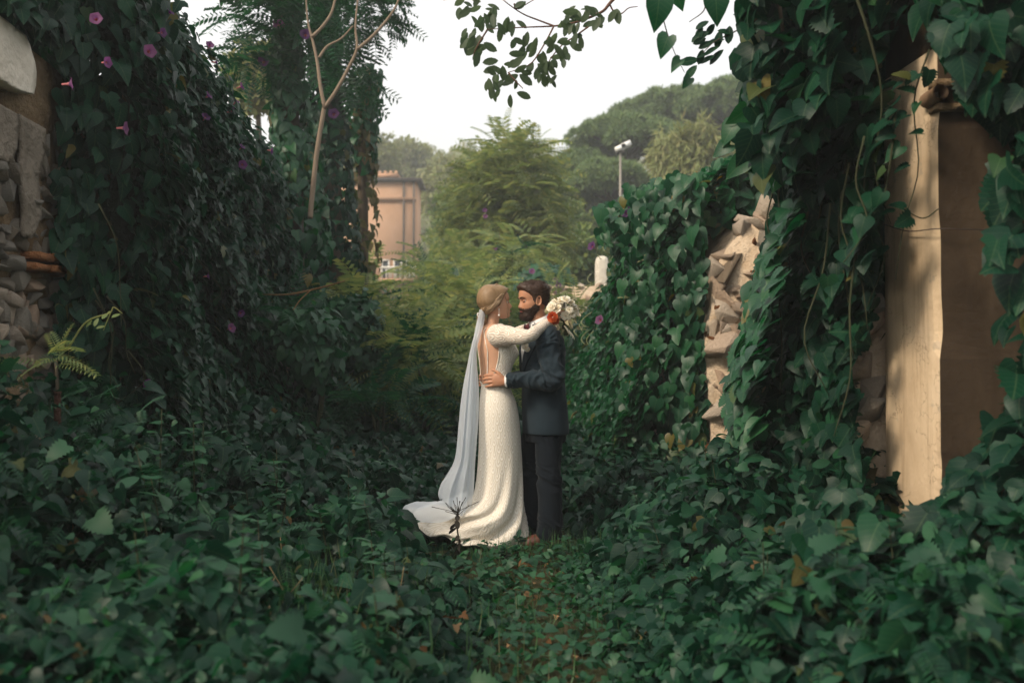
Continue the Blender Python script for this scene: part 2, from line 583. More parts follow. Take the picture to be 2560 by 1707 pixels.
M_FROND_Y = foliage('frond_leaf_far', [(0.0, (0.1040, 0.1559, 0.0565)), (0.6, (0.1731, 0.2290, 0.0808)), (1.0, (0.2772, 0.2840, 0.0968))], 0.55, 0.3, 0.35)
M_TREE = foliage('tree_leaf', [(0.0, (0.0590, 0.1099, 0.0386)), (0.6, (0.1080, 0.1698, 0.0535)), (1.0, (0.1866, 0.2296, 0.0668))], 0.6, 0.25, 0.3)
M_TREE_Y = foliage('tree_leaf_olive', [(0.0, (0.1424, 0.1686, 0.0627)), (0.6, (0.2087, 0.2380, 0.0862)), (1.0, (0.2400, 0.2250, 0.1050))], 0.6, 0.25, 0.3)
M_PINE = foliage('pine_needle', [(0.0, (0.0718, 0.1291, 0.0581)), (0.7, (0.1387, 0.2111, 0.0813)), (1.0, (0.2153, 0.2732, 0.0968))], 0.6, 0.2, 0.15)
M_GRASS = foliage('grass_blade', [(0.0, (0.0210, 0.0672, 0.0255)), (0.7, (0.0473, 0.1120, 0.0392)), (1.0, (0.0980, 0.0910, 0.0420))], 0.55, 0.3, 0.3)
M_BRANCHLEAF = foliage('branch_leaf', [(0.0, (0.045, 0.075, 0.042)), (1.0, (0.080, 0.115, 0.06))], 0.5, 0.3, 0.5, veins=True)
M_DRY = foliage('dry_leaf', [(0.0, (0.10, 0.045, 0.018)), (0.5, (0.20, 0.10, 0.04)), (1.0, (0.32, 0.20, 0.10))], 0.8, 0.15, 0.15, veins=True)
M_YELLOWED = foliage('yellowed_leaf', [(0.0, (0.04, 0.06, 0.018)), (0.6, (0.085, 0.085, 0.03)), (1.0, (0.12, 0.07, 0.03))], 0.7, 0.2, 0.25, veins=True)
M_RED = foliage('rusty_leaf', [(0.0, (0.04, 0.06, 0.02)), (0.5, (0.085, 0.075, 0.03)), (1.0, (0.12, 0.10, 0.045))], 0.6, 0.2, 0.3)
M_MAT = plain('dark_vine_mat', (0.010, 0.014, 0.009), 0.95, 0.05, 12, 0.6, (30, 1.0, 0.05))  # stem mat; shade of gaps between leaves put into its near-black colour
M_STEM = bark('green_stem', (0.022, 0.032, 0.014), (0.048, 0.045, 0.022))
M_BARK = bark('brown_bark', (0.045, 0.034, 0.024), (0.11, 0.085, 0.06))
M_BARK_P = bark('pale_bark', (0.15, 0.11, 0.078), (0.27, 0.21, 0.15))
M_TWIG = bark('dry_twig', (0.16, 0.085, 0.035), (0.28, 0.16, 0.07))
M_PETAL = foliage('morning_glory_petal', [(0.0, (0.085, 0.030, 0.105)), (0.6, (0.13, 0.045, 0.13)), (1.0, (0.19, 0.07, 0.15))], 0.6, 0.2, 0.35)
M_THROAT = plain('flower_throat', (0.50, 0.16, 0.16), 0.6, 0.2)

# ------------------------------------------------------------------ lie of the land
def path_x(y):
    return 0.20 - 0.035 * (y - 4.0) - 0.05 * np.clip(y - 7.5, 0, None)
def ground_h(x, y):
    h = 0.05 * (fbm(x * .8, y * .8, 3) - .5)
    h = h + 0.12 * sstep(0.5, 2.2, np.abs(x - path_x(y)))
    h = h + 3.2 * sstep(24, 55, y) + 0.012 * np.clip(y - 55, 0, None)
    return h * sstep(0.3, 1.2, np.hypot((np.asarray(x) - .1) / 1.2, np.asarray(y) - 6.8)) if np.ndim(y) else float(h)
def cover_h(x, y):
    x = np.asarray(x, float); y = np.asarray(y, float)
    d = np.abs(x - path_x(y))
    h = 0.03 + 0.42 * fbm(x * 1.2, y * 1.2, 5) ** 1.2 + .52 * fbm(x * 2.5, y * 2.5, 15) ** 1.8
    h = h * sstep(0.16, 0.80, d)
    h = h + 0.62 * sstep(.9, 2.3, -x - 0.05 * y) + 0.20 * sstep(1.0, 2.0, x + 0.03 * y)
    h = np.where(y > 7.6, 0.10 + 0.30 * fbm(x * 1.1, y * 1.1, 8) + .30 * fbm(x * 2.6, y * 2.6, 18) ** 1.4 + 0.50 * sstep(1.0, 2.2, -x - .05 * y) + .05 * sstep(.7, 1.6, x + .055 * y), h)
    # the clump in front of the train
    h = h + 0.10 * np.exp(-((x + 0.86) / 0.26) ** 2 - ((y - 5.9) / 0.35) ** 2)
    # trodden flat where the couple stand and the train lies
    k = sstep(0.80, 1.20, np.hypot((x + 0.13) / 0.80, (y - 6.72) / 0.56))
    h = h * (1 - .60 * np.exp(-((x - 1.72) / .42) ** 2 - ((y - 4.25) / .55) ** 2))
    h = h * (1 - .55 * np.exp(-((x - 1.65) / .40) ** 2 - ((y - 8.2) / 1.0) ** 2))
    g2 = np.exp(-((x + .45) / .34) ** 2 - ((y - 6.15) / .50) ** 2)
    return h * (0.12 + 0.88 * k) * (1 - .80 * g2)

gx = np.concatenate([-np.geomspace(700, 5, 26), np.linspace(-4.5, 4.5, 61), np.geomspace(5, 700, 26)])
gy = np.concatenate([[-300, -80, -20, -6], np.linspace(-2, 14, 90), np.geomspace(14.5, 900, 50)])
GX, GY = np.meshgrid(gx, gy, indexing='ij')
GZ = ground_h(GX, GY)
t = NT('forest_soil')
n1 = t.noise(2.2, 5); n2 = t.noise(35.0, 4)
c = t.ramp(n1, [(0.3, (0.020, 0.026, 0.012)), (0.55, (0.045, 0.040, 0.020)), (0.75, (0.085, 0.060, 0.032))])
c = t.mix(t.math('MULTIPLY', n2, 0.5), c, (0.02, 0.03, 0.012, 1))
M_SOIL = t.done(t.bsdf(c, 0.95, 0.1, t.bump(n2, 0.8, 0.03)))
g = part('ground', np.column_stack([GX.ravel(), GY.ravel(), GZ.ravel()]), grid_faces(len(gx), len(gy)), M_SOIL)
g['kind'] = 'structure'

# the worn footpath up to the couple: a trodden strip 4 mm proud of the ground
py = np.linspace(1.0, 6.5, 60); pw = np.linspace(-1, 1, 9)
PY, PW = np.meshgrid(py, pw, indexing='ij')
PX = path_x(PY) + PW * (0.11 + 0.07 * vnoise(PY * 3, PW * 0 + 2, 4))
t = NT('trodden_earth')
n1 = t.noise(9, 5); n2 = t.noise(60, 4)
c = t.ramp(n1, [(0.35, (0.022, 0.030, 0.012)), (0.6, (0.05, 0.042, 0.020)), (0.8, (0.12, 0.08, 0.04))])
M_TROD = t.done(t.bsdf(c, 0.95, 0.1, t.bump(n2, 0.7, 0.02)))
fp = part('footpath', np.column_stack([PX.ravel(), PY.ravel(), ground_h(PX, PY).ravel() + 0.006 - 0.004 * np.abs(PW.ravel())]), grid_faces(60, 9)[:, ::-1], M_TROD)
fp['kind'] = 'structure'

# hill behind
hx = np.linspace(-170, 190, 60); hy = np.linspace(75, 300, 40)
HX, HY = np.meshgrid(hx, hy, indexing='ij')
def hill_h(x, y):
    crest = 27 + 5 * (fbm(x / 40 + 3, 0 * x + .5, 4) - .5) + 6 * sstep(10, 70, x)
    return 2.0 + crest * sstep(80, 165, y)
M_HILL = plain('hill_soil', (0.06, 0.065, 0.03), 0.95, 0.1, 0.2, 0.4)
hl = part('hill', np.column_stack([HX.ravel(), HY.ravel(), hill_h(HX, HY).ravel()]), grid_faces(60, 40), M_HILL)
hl['kind'] = 'structure'

# ------------------------------------------------------------------ rubble walls
def stone_mat(name, a, b, c):
    t = NT(name)
    oi = t.new('ShaderNodeObjectInfo')
    base = t.ramp(oi.outputs['Random'], [(0.0, a), (0.5, b), (1.0, c)])
    n = t.noise(9, 5); n2 = t.noise(45, 3)
    col = t.mix(t.math('MULTIPLY', n, 0.75), base, t.mix(0.6, base, (0.06, 0.045, 0.03, 1)))
    h = t.math('ADD', n, t.math('MULTIPLY', n2, 0.4))
    return t.done(t.bsdf(col, 0.9, 0.15, t.bump(h, 0.8, 0.03)))
M_STONE = stone_mat('rubble_stone', (0.26, 0.24, 0.21), (0.34, 0.31, 0.26), (0.22, 0.17, 0.12))
M_STONE_W = stone_mat('warm_rubble_stone', (0.62, 0.50, 0.38), (0.55, 0.46, 0.37), (0.48, 0.34, 0.24))
def mortar_mat(name, a, b, sc=6):
    t = NT(name)
    n = t.noise(sc, 6, 0.65); n2 = t.noise(sc * 6, 3)
    col = t.ramp(n, [(0.3, a), (0.7, b)])
    return t.done(t.bsdf(col, 0.95, 0.1, t.bump(t.math('ADD', n, t.math('MULTIPLY', n2, .3)), 1.0, 0.06)))
M_MORTAR = mortar_mat('earth_mortar', (0.10, 0.065, 0.035), (0.24, 0.17, 0.10))
M_MORTAR_W = mortar_mat('pale_mortar', (0.44, 0.32, 0.21), (0.64, 0.52, 0.39), 5)
M_BRICK = mortar_mat('old_brick', (0.22, 0.085, 0.035), (0.36, 0.16, 0.07), 12)
M_RENDER = mortar_mat('grey_render', (0.14, 0.118, 0.09), (0.26, 0.22, 0.175), 4)
M_WHITEP = mortar_mat('white_plaster', (0.62, 0.55, 0.45), (0.74, 0.68, 0.58), 2)
STONES = [rock(k + 20, 9 + k % 5) for k in range(9)]
STONE_ME = {}
def stone_obj(parent, name, pos, dims, rot, mat, k):
    key = (k, mat.name, name)
    if key not in STONE_ME:
        STONE_ME[key] = mesh_np(name, STONES[k][0], STONES[k][1], mat, None, False)
    o = bpy.data.objects.new(name, STONE_ME[key]); COL.objects.link(o); o.parent = parent
    o.matrix_basis = Matrix.Translation(Vector(pos) - base_of(parent)) @ Matrix.Rotation(rot[2], 4, 'Z') @ Matrix.Rotation(rot[1], 4, 'Y') @ Matrix.Rotation(rot[0], 4, 'X') @ Matrix.Diagonal((*dims, 1))
    return o

def wxl(y): return -2.50 - 0.055 * y          # corridor faces of the two walls
def wxr(y): return 2.24 - 0.055 * y

def rough_slab(x_of_y, y0, y1, z0, ztop, thick, side, ny=60, nz=26, amp=0.05, seed=1):
    """a wall body along y, face towards the corridor at x_of_y, uneven faces and top"""
    ys = np.linspace(y0, y1, ny)
    prof = []                                # section loop: up the face, over, down the back
    zt = np.linspace(0, 1, nz)
    out = 1 if side < 0 else -1              # outward from wall towards the corridor
    Rr = np.zeros((ny, nz * 2, 3))
    for i, y in enumerate(ys):
        top = ztop(y)
        z = z0 + zt * (top - z0)
        d = amp * (fbm(np.full(nz, y * 2.0), z * 2.0, seed) - .5) * 2
        Rr[i, :nz] = np.column_stack([x_of_y(y) + out * d, np.full(nz, y), z])
        Rr[i, nz:] = np.column_stack([np.full(nz, x_of_y(y) - out * thick), np.full(nz, y), z[::-1] + 0.02])
    V, F = rings(Rr)
    return V, (F if side < 0 else F[:, ::-1])

# left wall: bare rubble near the camera, ivy over the rest
left_wall = thing('stone_wall', 'tall rubble stone wall with white plaster top, bare beside the purple flowered vine', 'wall', (wxl(6) - .25, 6, 0))
V, F = rough_slab(wxl, 2.0, 30, -0.3, lambda y: 1.75 + .12 * math.sin(y * 5) if y < 4.75 else 2.4 if y < 5.15 else 3.05 if y < 6.4 else 3.2 + .05 * math.sin(y * 2), 0.5, -1, 120, 30, 0.06, 2)  # out-of-view near end kept low to let the sun onto the couple
part('mortar_bed', V, F, M_MORTAR, left_wall, smooth=False)
_pts = []
zc = 0.5
while zc < 2.62:
    ylim = 4.3 if zc < 1.6 else 5.1 if zc > 2.3 else 4.8
    hrow = RNG.uniform(0.065, 0.125)
    y = ylim + RNG.uniform(0, .12)
    while y < 6.75:
        w = RNG.uniform(0.06, 0.16)
        zz = zc + hrow / 2 + RNG.normal() * .018
        skip = (1.77 < zz < 1.90 and 5.62 < y < 6.5) or (zz > 2.05 and abs(y - 5.62 + .1 * (zz - 2)) < 0.085) or (zz > 2.35 and y < 5.56) or RNG.random() < 0.10
        if not skip:
            _pts.append((y + w / 2, zz, w, hrow))
        y += w * RNG.uniform(.95, 1.15)
    zc += hrow * 0.95
for (y, z, w, h) in _pts:
    low = z < 1.75
    m = (M_STONE_W if RNG.random() < .55 else M_STONE) if low else M_STONE
    stone_obj(left_wall, 'stone', (wxl(y) + RNG.uniform(-.06, .0), y, z), (RNG.uniform(.06, .10), w * .62, h * .64), (RNG.normal() * .35, RNG.normal() * .12, RNG.normal() * .15), m, int(RNG.integers(9)))
for k, (z, y0, y1) in enumerate(((1.865, 5.70, 6.32), (1.795, 5.66, 6.28))):
    n = 3
    for i in range(n):
        ya, yb = y0 + (y1 - y0) * i / n, y0 + (y1 - y0) * (i + 1) / n - .012
        V, F = box((wxl(5.9) + .035 + .01 * k, (ya + yb) / 2, z + .01 * math.sin(i * 2)), (.14, yb - ya, .045))
        V = V + RNG.normal(size=V.shape) * .006
        part('brick', V, F, M_BRICK, left_wall, smooth=False)
def sheet_patch(poly_rows, xoff, mat, parent, name, th=0.03, amp=.012):
    """poly_rows: (z, y0, y1) rows of a coat of render lying on the left wall"""
    rows = np.array(poly_rows); n = 10
    zz = np.linspace(rows[0, 0], rows[-1, 0], 22)
    a = np.interp(zz, rows[:, 0], rows[:, 1]) + .03 * (vnoise(zz * 9, zz * 0, 3) - .5); b = np.interp(zz, rows[:, 0], rows[:, 2]) + .05 * (vnoise(zz * 9, zz * 0, 9) - .5)
    s = np.linspace(0, 1, n)
    Yg = a[:, None] + (b - a)[:, None] * s; Zg = np.repeat(zz[:, None], n, 1)
    Xf = wxl(Yg) + xoff + amp * (fbm(Yg * 4, Zg * 4, 6) - .5)
    Xb = Xf - th
    R = np.concatenate([np.stack([Xf, Yg, Zg], -1), np.stack([Xb, Yg, Zg], -1)[:, ::-1]], 1)
    V, F = rings(R)
    return part(name, V, F[:, ::-1], mat, parent)
sheet_patch([(1.95, 5.60, 5.68), (2.1, 5.58, 5.80), (2.3, 5.55, 5.78), (2.62, 5.5, 5.86)], .07, M_RENDER, left_wall, 'render_coat')
sheet_patch([(2.33, 5.2, 5.46), (2.45, 5.15, 5.49), (2.62, 5.1, 5.50)], .06, M_RENDER, left_wall, 'render_coat')
sheet_patch([(2.73, 5.14, 5.40), (2.76, 5.12, 5.62), (2.82, 5.10, 5.64), (2.95, 5.11, 5.63), (3.02, 5.12, 5.58), (3.06, 5.14, 5.50)], .10, M_WHITEP, left_wall, 'plaster_band', 0.1, .004)

# right: ruined wall with a ragged end, then the plastered pillar
def ruin_top(y): return 2.42 + 0.10 * math.sin(y * 3.1) + (0.25 if y > 9.6 else 0)
ruin = thing('ruined_wall', 'broken rubble wall with ragged pinkish stone end beside the tall plastered pillar', 'wall', (2.1, 9.3, 0))
EY = 9.0
rows = [(-.2, 1.78), (.6, 1.80), (1.0, 1.78), (1.35, 1.74), (1.7, 1.80), (1.95, 1.83), (2.15, 1.90), (2.28, 2.02), (2.40, 2.14), (2.52, 2.24), (2.60, 2.36)]
def ruin_x(z): return np.interp(z, [r[0] for r in rows], [r[1] for r in rows])
# body: the end face follows the ragged outline
zz = np.linspace(-.2, 2.55, 34)
Rr = []
for y in np.concatenate([[EY], np.linspace(EY + .15, 22, 40)]):
    k = sstep(EY, EY + 1.0, y)
    xf = (1 - k) * ruin_x(zz) + k * wxr(y)
    xf = xf + .05 * (fbm(zz * 3, np.full(34, y * 3), 4) - .5)
    xb = np.full(34, wxr(y) + 0.75)
    zt = zz * (1 + .02 * math.sin(y * 2.3) - 0.04 * k - 0.36 * float(sstep(11, 14.5, y)))
    Rr.append(np.vstack([np.column_stack([xf, np.full(34, y) + (.07 * (fbm(zz * 4, zz * 0, 8) - .5) if y == EY else 0), zt]), np.column_stack([xb, np.full(34, y), zt])[::-1]]))
V, F = rings(np.array(Rr))
part('rubble_core', V, F[:, ::-1], M_MORTAR_W, ruin, smooth=False)
zc = 0.15
while zc < 2.5:
    h = RNG.uniform(.16, .36)
    x = float(ruin_x(zc + h / 2)) + .02
    first = True
    while x < 2.75:
        w = RNG.uniform(.09, .24)
        if RNG.random() < .86 or first:
            stone_obj(ruin, 'stone', (x + w / 2, EY + RNG.uniform(.0, .11), zc + h / 2), (w * .70, RNG.uniform(.10, .17), h * .70), (RNG.normal() * .35, RNG.normal() * .5, RNG.normal() * .6), M_STONE_W if RNG.random() < .9 else M_STONE, int(RNG.integers(9)))
        x += w; first = False
    zc += h * .72
for k in range(70):
    z = RNG.uniform(.2, 2.4); x = float(ruin_x(z)) + RNG.uniform(-.02, .55)
    stone_obj(ruin, 'rubble_piece', (x, EY + RNG.uniform(-.04, .03), z), RNG.uniform(.025, .075, 3), RNG.normal(size=3), M_STONE_W if k % 4 else M_BRICK, int(RNG.integers(9)))
for (x, z, s) in ((2.10, 2.47, .12), (2.22, 2.56, .13), (1.93, 2.24, .11), (1.86, 2.08, .10), (2.34, 2.62, .14)):
    stone_obj(ruin, 'stone', (x, EY + .06, z), (s, s * 1.1, s * .9), (RNG.normal() * .4, RNG.normal() * .4, RNG.normal()), M_STONE_W, int(RNG.integers(9)))

# plastered pillar (the end of a wall), front edge chipped
PXR, PYN = 1.93, 4.50                      # near corner
def pillar_mesh():
    H0, H1 = -.2, 2.68
    nz = 70
    zz = np.linspace(H0, H1, nz)
    R = np.zeros((nz, 36, 3))
    a = np.array((PXR, PYN)); b = np.array((PXR - .055 * .60, PYN + .60)); c = np.array((PXR + 2.0, PYN + .62)); d = np.array((PXR + 2.0, PYN + .02))
    n1, n2 = 9, 9
    loop = []
    for (p, q) in ((a, b), (b, c), (c, d), (d, a)):
        loop += [p + (q - p) * s for s in (np.linspace(0, 1, 9, endpoint=False))]
    loop = np.array(loop)
    for i, z in enumerate(zz):
        P = loop.copy()
        chip = .028 * max(0, vnoise(z * 5, 0, 4) - .62) / .38 + .018 * math.exp(-((z - .55) / .05) ** 2) + .012 * math.exp(-((z - .78) / .03) ** 2)
        P[0] += np.array((1, 1)) * (.006 + chip); P[1] += np.array((.35, .0)) * chip; P[-1] += np.array((0, .4)) * chip
        P[9] += np.array((.012, -.012))
        P += (np.column_stack([fbm(P[:, 1] * 3 + 5, np.full(36, z * 2.2), 4) - .5, fbm(P[:, 0] * 3, np.full(36, z * 2.2), 7) - .5])) * .0
        R[i] = np.column_stack([P, np.full(36, z)])
    return rings(R)
t = NT('ochre_plaster')
n = t.noise(1.6, 6, .6); n2 = t.noise(40, 4); n3 = t.noise(3.2, 4, vec=t.scaled(t.coord('Object'), (1, 1, .35)))
c = t.ramp(n, [(0.25, (0.46, 0.33, 0.205)), (0.5, (0.60, 0.455, 0.30)), (0.75, (0.68, 0.54, 0.38))])
c = t.mix(t.math('MULTIPLY', sstep and t.ramp(n3, [(0.55, (0, 0, 0)), (0.75, (.6, .6, .6))]), 0.6), c, (0.25, 0.165, 0.09, 1))
st = t.noise(2.0, 5, .7, vec=t.scaled(t.coord('Object'), (6, 6, .5)))
c = t.mix(t.ramp(st, [(.52, (0, 0, 0)), (.72, (.65, .65, .65))]), c, (.27, .185, .11, 1))
vo = t.new('ShaderNodeTexVoronoi', feature='DISTANCE_TO_EDGE'); vo.inputs['Scale'].default_value = 2.3
wv = t.new('ShaderNodeVectorMath', operation='ADD'); t.l.new(t.coord('Object'), wv.inputs[0]); t.l.new(t.noise(4, 4, out=1), wv.inputs[1]); t.l.new(wv.outputs[0], vo.inputs['Vector'])
crk = t.math('MULTIPLY', t.math('LESS_THAN', vo.outputs['Distance'], .010), t.math('GREATER_THAN', n, .47))
c = t.mix(t.math('MULTIPLY', crk, .35), c, (.12, .08, .05, 1))
pk = t.ramp(t.noise(11, 3), [(.66, (0, 0, 0)), (.70, (.5, .5, .5))])
c = t.mix(pk, c, (.36, .30, .23, 1))
M_PLASTER = t.done(t.bsdf(c, 0.92, 0.12, t.bump(t.math('SUBTRACT', t.math('ADD', n, t.math('MULTIPLY', n2, .25)), crk), .7, .02)))
t = NT('brown_plaster')  # much darker brown than the ochre, for the camera-facing face and cap block
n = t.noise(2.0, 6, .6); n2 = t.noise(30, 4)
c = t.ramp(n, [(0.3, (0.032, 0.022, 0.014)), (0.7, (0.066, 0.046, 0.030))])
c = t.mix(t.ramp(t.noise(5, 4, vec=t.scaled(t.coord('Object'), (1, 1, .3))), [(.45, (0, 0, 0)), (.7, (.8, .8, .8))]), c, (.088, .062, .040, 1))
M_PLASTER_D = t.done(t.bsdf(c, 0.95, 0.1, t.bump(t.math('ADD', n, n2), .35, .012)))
pillar = thing('plastered_pillar', 'tall square pillar of ochre plaster with brown front at the right', 'pillar', (PXR + .9, PYN + .3, 0))
V, F = pillar_mesh()
po = part('pillar_body', V, F, M_PLASTER, pillar, smooth=False)
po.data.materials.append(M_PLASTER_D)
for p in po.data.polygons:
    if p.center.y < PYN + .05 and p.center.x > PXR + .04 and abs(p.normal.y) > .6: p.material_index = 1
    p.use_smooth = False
V, F = box((2.16, 5.42, .62), (.74, .42, 1.7)); part('rubble_core', V + RNG.normal(size=V.shape) * .02, F, M_MORTAR_W, pillar, smooth=False)
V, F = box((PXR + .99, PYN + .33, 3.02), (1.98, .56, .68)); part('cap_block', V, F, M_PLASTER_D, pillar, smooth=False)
# loose stones of the old wall behind its left edge
for k in range(22):
    z = .15 + k * .066 + RNG.normal() * .02
    stone_obj(pillar, 'stone', (1.80 + RNG.uniform(-.05, .05) + .04 * (k > 10), 5.22 + RNG.uniform(-.04, .06), z), (RNG.uniform(.06, .11), .11, RNG.uniform(.05, .085)), (RNG.normal() * .3, RNG.normal() * .3, RNG.normal() * .3), M_STONE_W if k % 3 else M_STONE, int(RNG.integers(9)))
# broken pipe end let into the corner
pe = at(2345, 235, 4.49)
V, F = ttube([pe + (0, .10, 0), pe + (0, -.05, .0)], .036, 14, caps=False)
V2, F2 = ttube([pe + (0, .10, 0), pe + (0, -.05, .0)], .029, 14, caps=False)
V, F = cat_geo([(V, F), (V2, F2[:, ::-1])])
part('pipe_end', V, F, plain('fired_clay', (.22, .14, .085), .85, .2, 20, .4), pillar)
V, F = box(pe + (.1, .03, .055), (.20, .10, .03)); part('brick', V, F, M_MORTAR, pillar, smooth=False)
V, F = box(pe + (.08, .03, -.055), (.16, .10, .028)); part('brick', V, F, M_MORTAR, pillar, smooth=False)
# thin wire across the pillar
w0, w1, w2 = at(2215, 560, 4.98), at(2352, 572, 4.485), at(2600, 560, 4.48)
V, F = ttube([w0 + (-.008, 0, 0), (w0 + w1) / 2 + (-.012, 0, -.022), w1 + (-.008, -.008, 0), (w1 + w2) / 2 + (0, 0, -.012), w2], .0028, 5, 24)
props(part('wire', V, F, plain('rusty_wire', (.05, .035, .03), .7, .4)), 'thin dark wire strung across the ochre pillar', 'wire')

# ------------------------------------------------------------------ climbing vines on the walls
def wall_vine(th, xw, out, y0, y1, ztop, zbot, thick, n, size, tpls, mat, nparts, seed, ypow=1.0, weights=None, core=True, core_in=-.1, r0=.4, up=1.05):
    def surf(y, h, lift):
        H = ztop(y)
        a = np.clip((h - (H - r0)) / r0, 0, 1.5)
        D = thick * (0.02 + 1.1 * fbm(y * .9, h * .9, seed) ** 1.3 + .55 * fbm(y * 2.6, h * 2.6, seed + 5)) + lift + .55 * sstep(2.0, .1, h)
        z = np.where(a > 0, H - r0 + (r0 + D) * np.sin(a), h)
        x = xw(y) - out * r0 + out * np.where(a > 0, (r0 + D) * np.cos(a), r0 + D)
        return np.column_stack([x, y, z]), a
    # leaves
    lg = RNG.random(n)
    y = 1 / (1 / y0 ** ypow * (1 - lg) + 1 / y1 ** ypow * lg) ** (1 / ypow)
    h = zbot + (ztop(y) + .45 - zbot) * RNG.random(n)
    lay = RNG.random(n)
    P, a = surf(y, h, .03 - .22 * lay ** 1.3)
    ca, sa = np.cos(a), np.sin(a)
    o = np.zeros((n, 3)); o[:, 0] = out
    upv = np.array((0, 0, 1.0))
    nrm = o * ca[:, None] + upv * (sa + up)[:, None] + RNG.normal(size=(n, 3)) * .45
    tip = o * (sa * .6 + .78)[:, None] - upv * (ca * .62)[:, None] + RNG.normal(size=(n, 3)) * (.42, .55, .35)
    sc = size * (.42 + .88 * RNG.random(n) ** 1.3) * (1 + .012 * (y - y0))
    P = P - orient(tip, nrm)[:, :, 1] * (sc * .4)[:, None]
    leaves(th, P, tip, nrm, sc, tpls, mat, nparts, weights=weights)
    if core:
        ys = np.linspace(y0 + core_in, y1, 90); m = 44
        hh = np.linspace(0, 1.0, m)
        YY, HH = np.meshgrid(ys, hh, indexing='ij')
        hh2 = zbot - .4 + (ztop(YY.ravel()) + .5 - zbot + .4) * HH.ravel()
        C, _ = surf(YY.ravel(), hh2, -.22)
        co = part('dark_stem_mat', C, grid_faces(90, m) if out > 0 else grid_faces(90, m)[:, ::-1], M_MAT, th)  # sheet behind the leaves, coloured dark so the gaps look shaded
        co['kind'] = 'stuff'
    return surf

def flower_geo():
    """trumpet: flared purple disc on a pink throat, axis +z"""
    n = 15
    prof = [(0.006, -.055), (.007, -.03), (.011, -.012)]
    th = np.linspace(0, 2 * np.pi, n, endpoint=False)
    R = np.array([[(r * math.cos(t), r * math.sin(t), z) for t in th] for r, z in prof])
    tv = rings(R, cap=(True, False))
    prof = [(.011, -.012), (.019, -.001), (.034, .008)]
    R = [[(r * math.cos(t), r * math.sin(t), z) for t in th] for r, z in prof]
    R.append([((.044 + .004 * math.cos(5 * t)) * math.cos(t), (.044 + .004 * math.cos(5 * t)) * math.sin(t), .008 + .003 * math.cos(5 * t)) for t in th])
    pv = rings(np.array(R), cap=(False, False))
    return tv, pv
_tv, _pv = flower_geo()
FL_T = mesh_np('throat', _tv[0], _tv[1], M_THROAT); FL_P = mesh_np('flower', _pv[0], _pv[1], M_PETAL)
def flower(th, pos, d, s=1.0):
    q = Vector([float(x) for x in d]).to_track_quat('Z', 'Y').to_matrix().to_4x4()
    o = bpy.data.objects.new('flower', FL_P); COL.objects.link(o); o.parent = th
    o.matrix_basis = Matrix.Translation(Vector([float(x) for x in pos]) - base_of(th)) @ q @ Matrix.Scale(s, 4)
    k = bpy.data.objects.new('throat', FL_T); COL.objects.link(k); k.parent = o

def hit_wall(xw, out, u, v, off):
    """world point where the view ray meets the vine's outer face"""
    k = (u - 1280) / FOC
    a0 = xw(0) + out * off; sl = xw(1) - xw(0)
    Y = a0 / (k - sl)
    return at(u, v, Y)

def ltop(y):
    y = np.asarray(y, float)
    return 3.55 + .25 * (fbm(y * .8, y * 0, 4) - .5) - 0.75 * sstep(14.5, 17.5, y)
def lthick(y): return .55
left_vine = thing('flowering_vine', 'dark heart-leaved vine with purple trumpet flowers covering the left wall', 'vine', (wxl(9) + .2, 9, 0))
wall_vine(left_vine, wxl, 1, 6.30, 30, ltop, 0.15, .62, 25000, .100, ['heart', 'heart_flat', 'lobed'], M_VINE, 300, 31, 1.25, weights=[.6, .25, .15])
# fringe that hangs over the bare stones
n = 1100
y = RNG.uniform(5.98, 6.6, n); z = RNG.uniform(.3, 3.9, n)
P = np.column_stack([wxl(y) + .10 + .55 * RNG.random(n) * sstep(5.9, 6.5, y), y, z])
leaves(left_vine, P, np.column_stack([RNG.normal(size=n) * .4 + .35, RNG.normal(size=n) * .5 - .2, -np.ones(n)]), np.column_stack([np.ones(n), -.6 + RNG.normal(size=n) * .4, .6 + RNG.normal(size=n) * .3]), RNG.uniform(.08, .16, n), ['heart', 'heart_flat', 'lobed'], M_VINE, 60)
# over the top of the plaster band
n = 700
y = RNG.uniform(5.15, 6.4, n); z = 3.08 + RNG.random(n) * .75 * sstep(4.9, 6.2, y) + .05
P = np.column_stack([wxl(y) - .25 + .45 * RNG.random(n), y, z])
leaves(left_vine, P, np.column_stack([RNG.normal(size=n) * .4 + .5, RNG.normal(size=n) * .6, -.8 * np.ones(n)]), np.column_stack([np.ones(n) * .8, -.4 + RNG.normal(size=n) * .4, .9 + RNG.normal(size=n) * .3]), RNG.uniform(.08, .15, n), ['heart', 'lobed'], M_VINE, 40)
for (u, v) in ((233, 42), (262, 152), (368, 124), (401, 77), (171, 207), (520, 108), (600, 213), (518, 236), (511, 290), (578, 277), (308, 318), (537, 152), (586, 250), (519, 690), (602, 783), (578, 820), (371, 962), (602, 365), (676, 375), (843, 677), (420, 25), (560, 330), (604, 410)):
    p = hit_wall(wxl, 1, u, v, .62)
    flower(left_vine, p, (RNG.normal() * .3 + .75, RNG.normal() * .5 - .45, .25 + RNG.normal() * .3), RNG.uniform(.62, .95))
# a few bare runners
for k in range(16):
    u, v = RNG.uniform(200, 900), RNG.uniform(200, 900)
    p = hit_wall(wxl, 1, u, v, .55)
    L = RNG.uniform(.3, .8)
    Q = [p, p + (.06, .1, -.3 * L), p + (.03 + RNG.normal() * .08, .2, -.7 * L), p + (.08, .15 + RNG.normal() * .1, -L)]
    V, F = ttube(Q, [.005, .004, .003, .002], 5, 12)
    part('runner', V, F, M_STEM, left_vine)

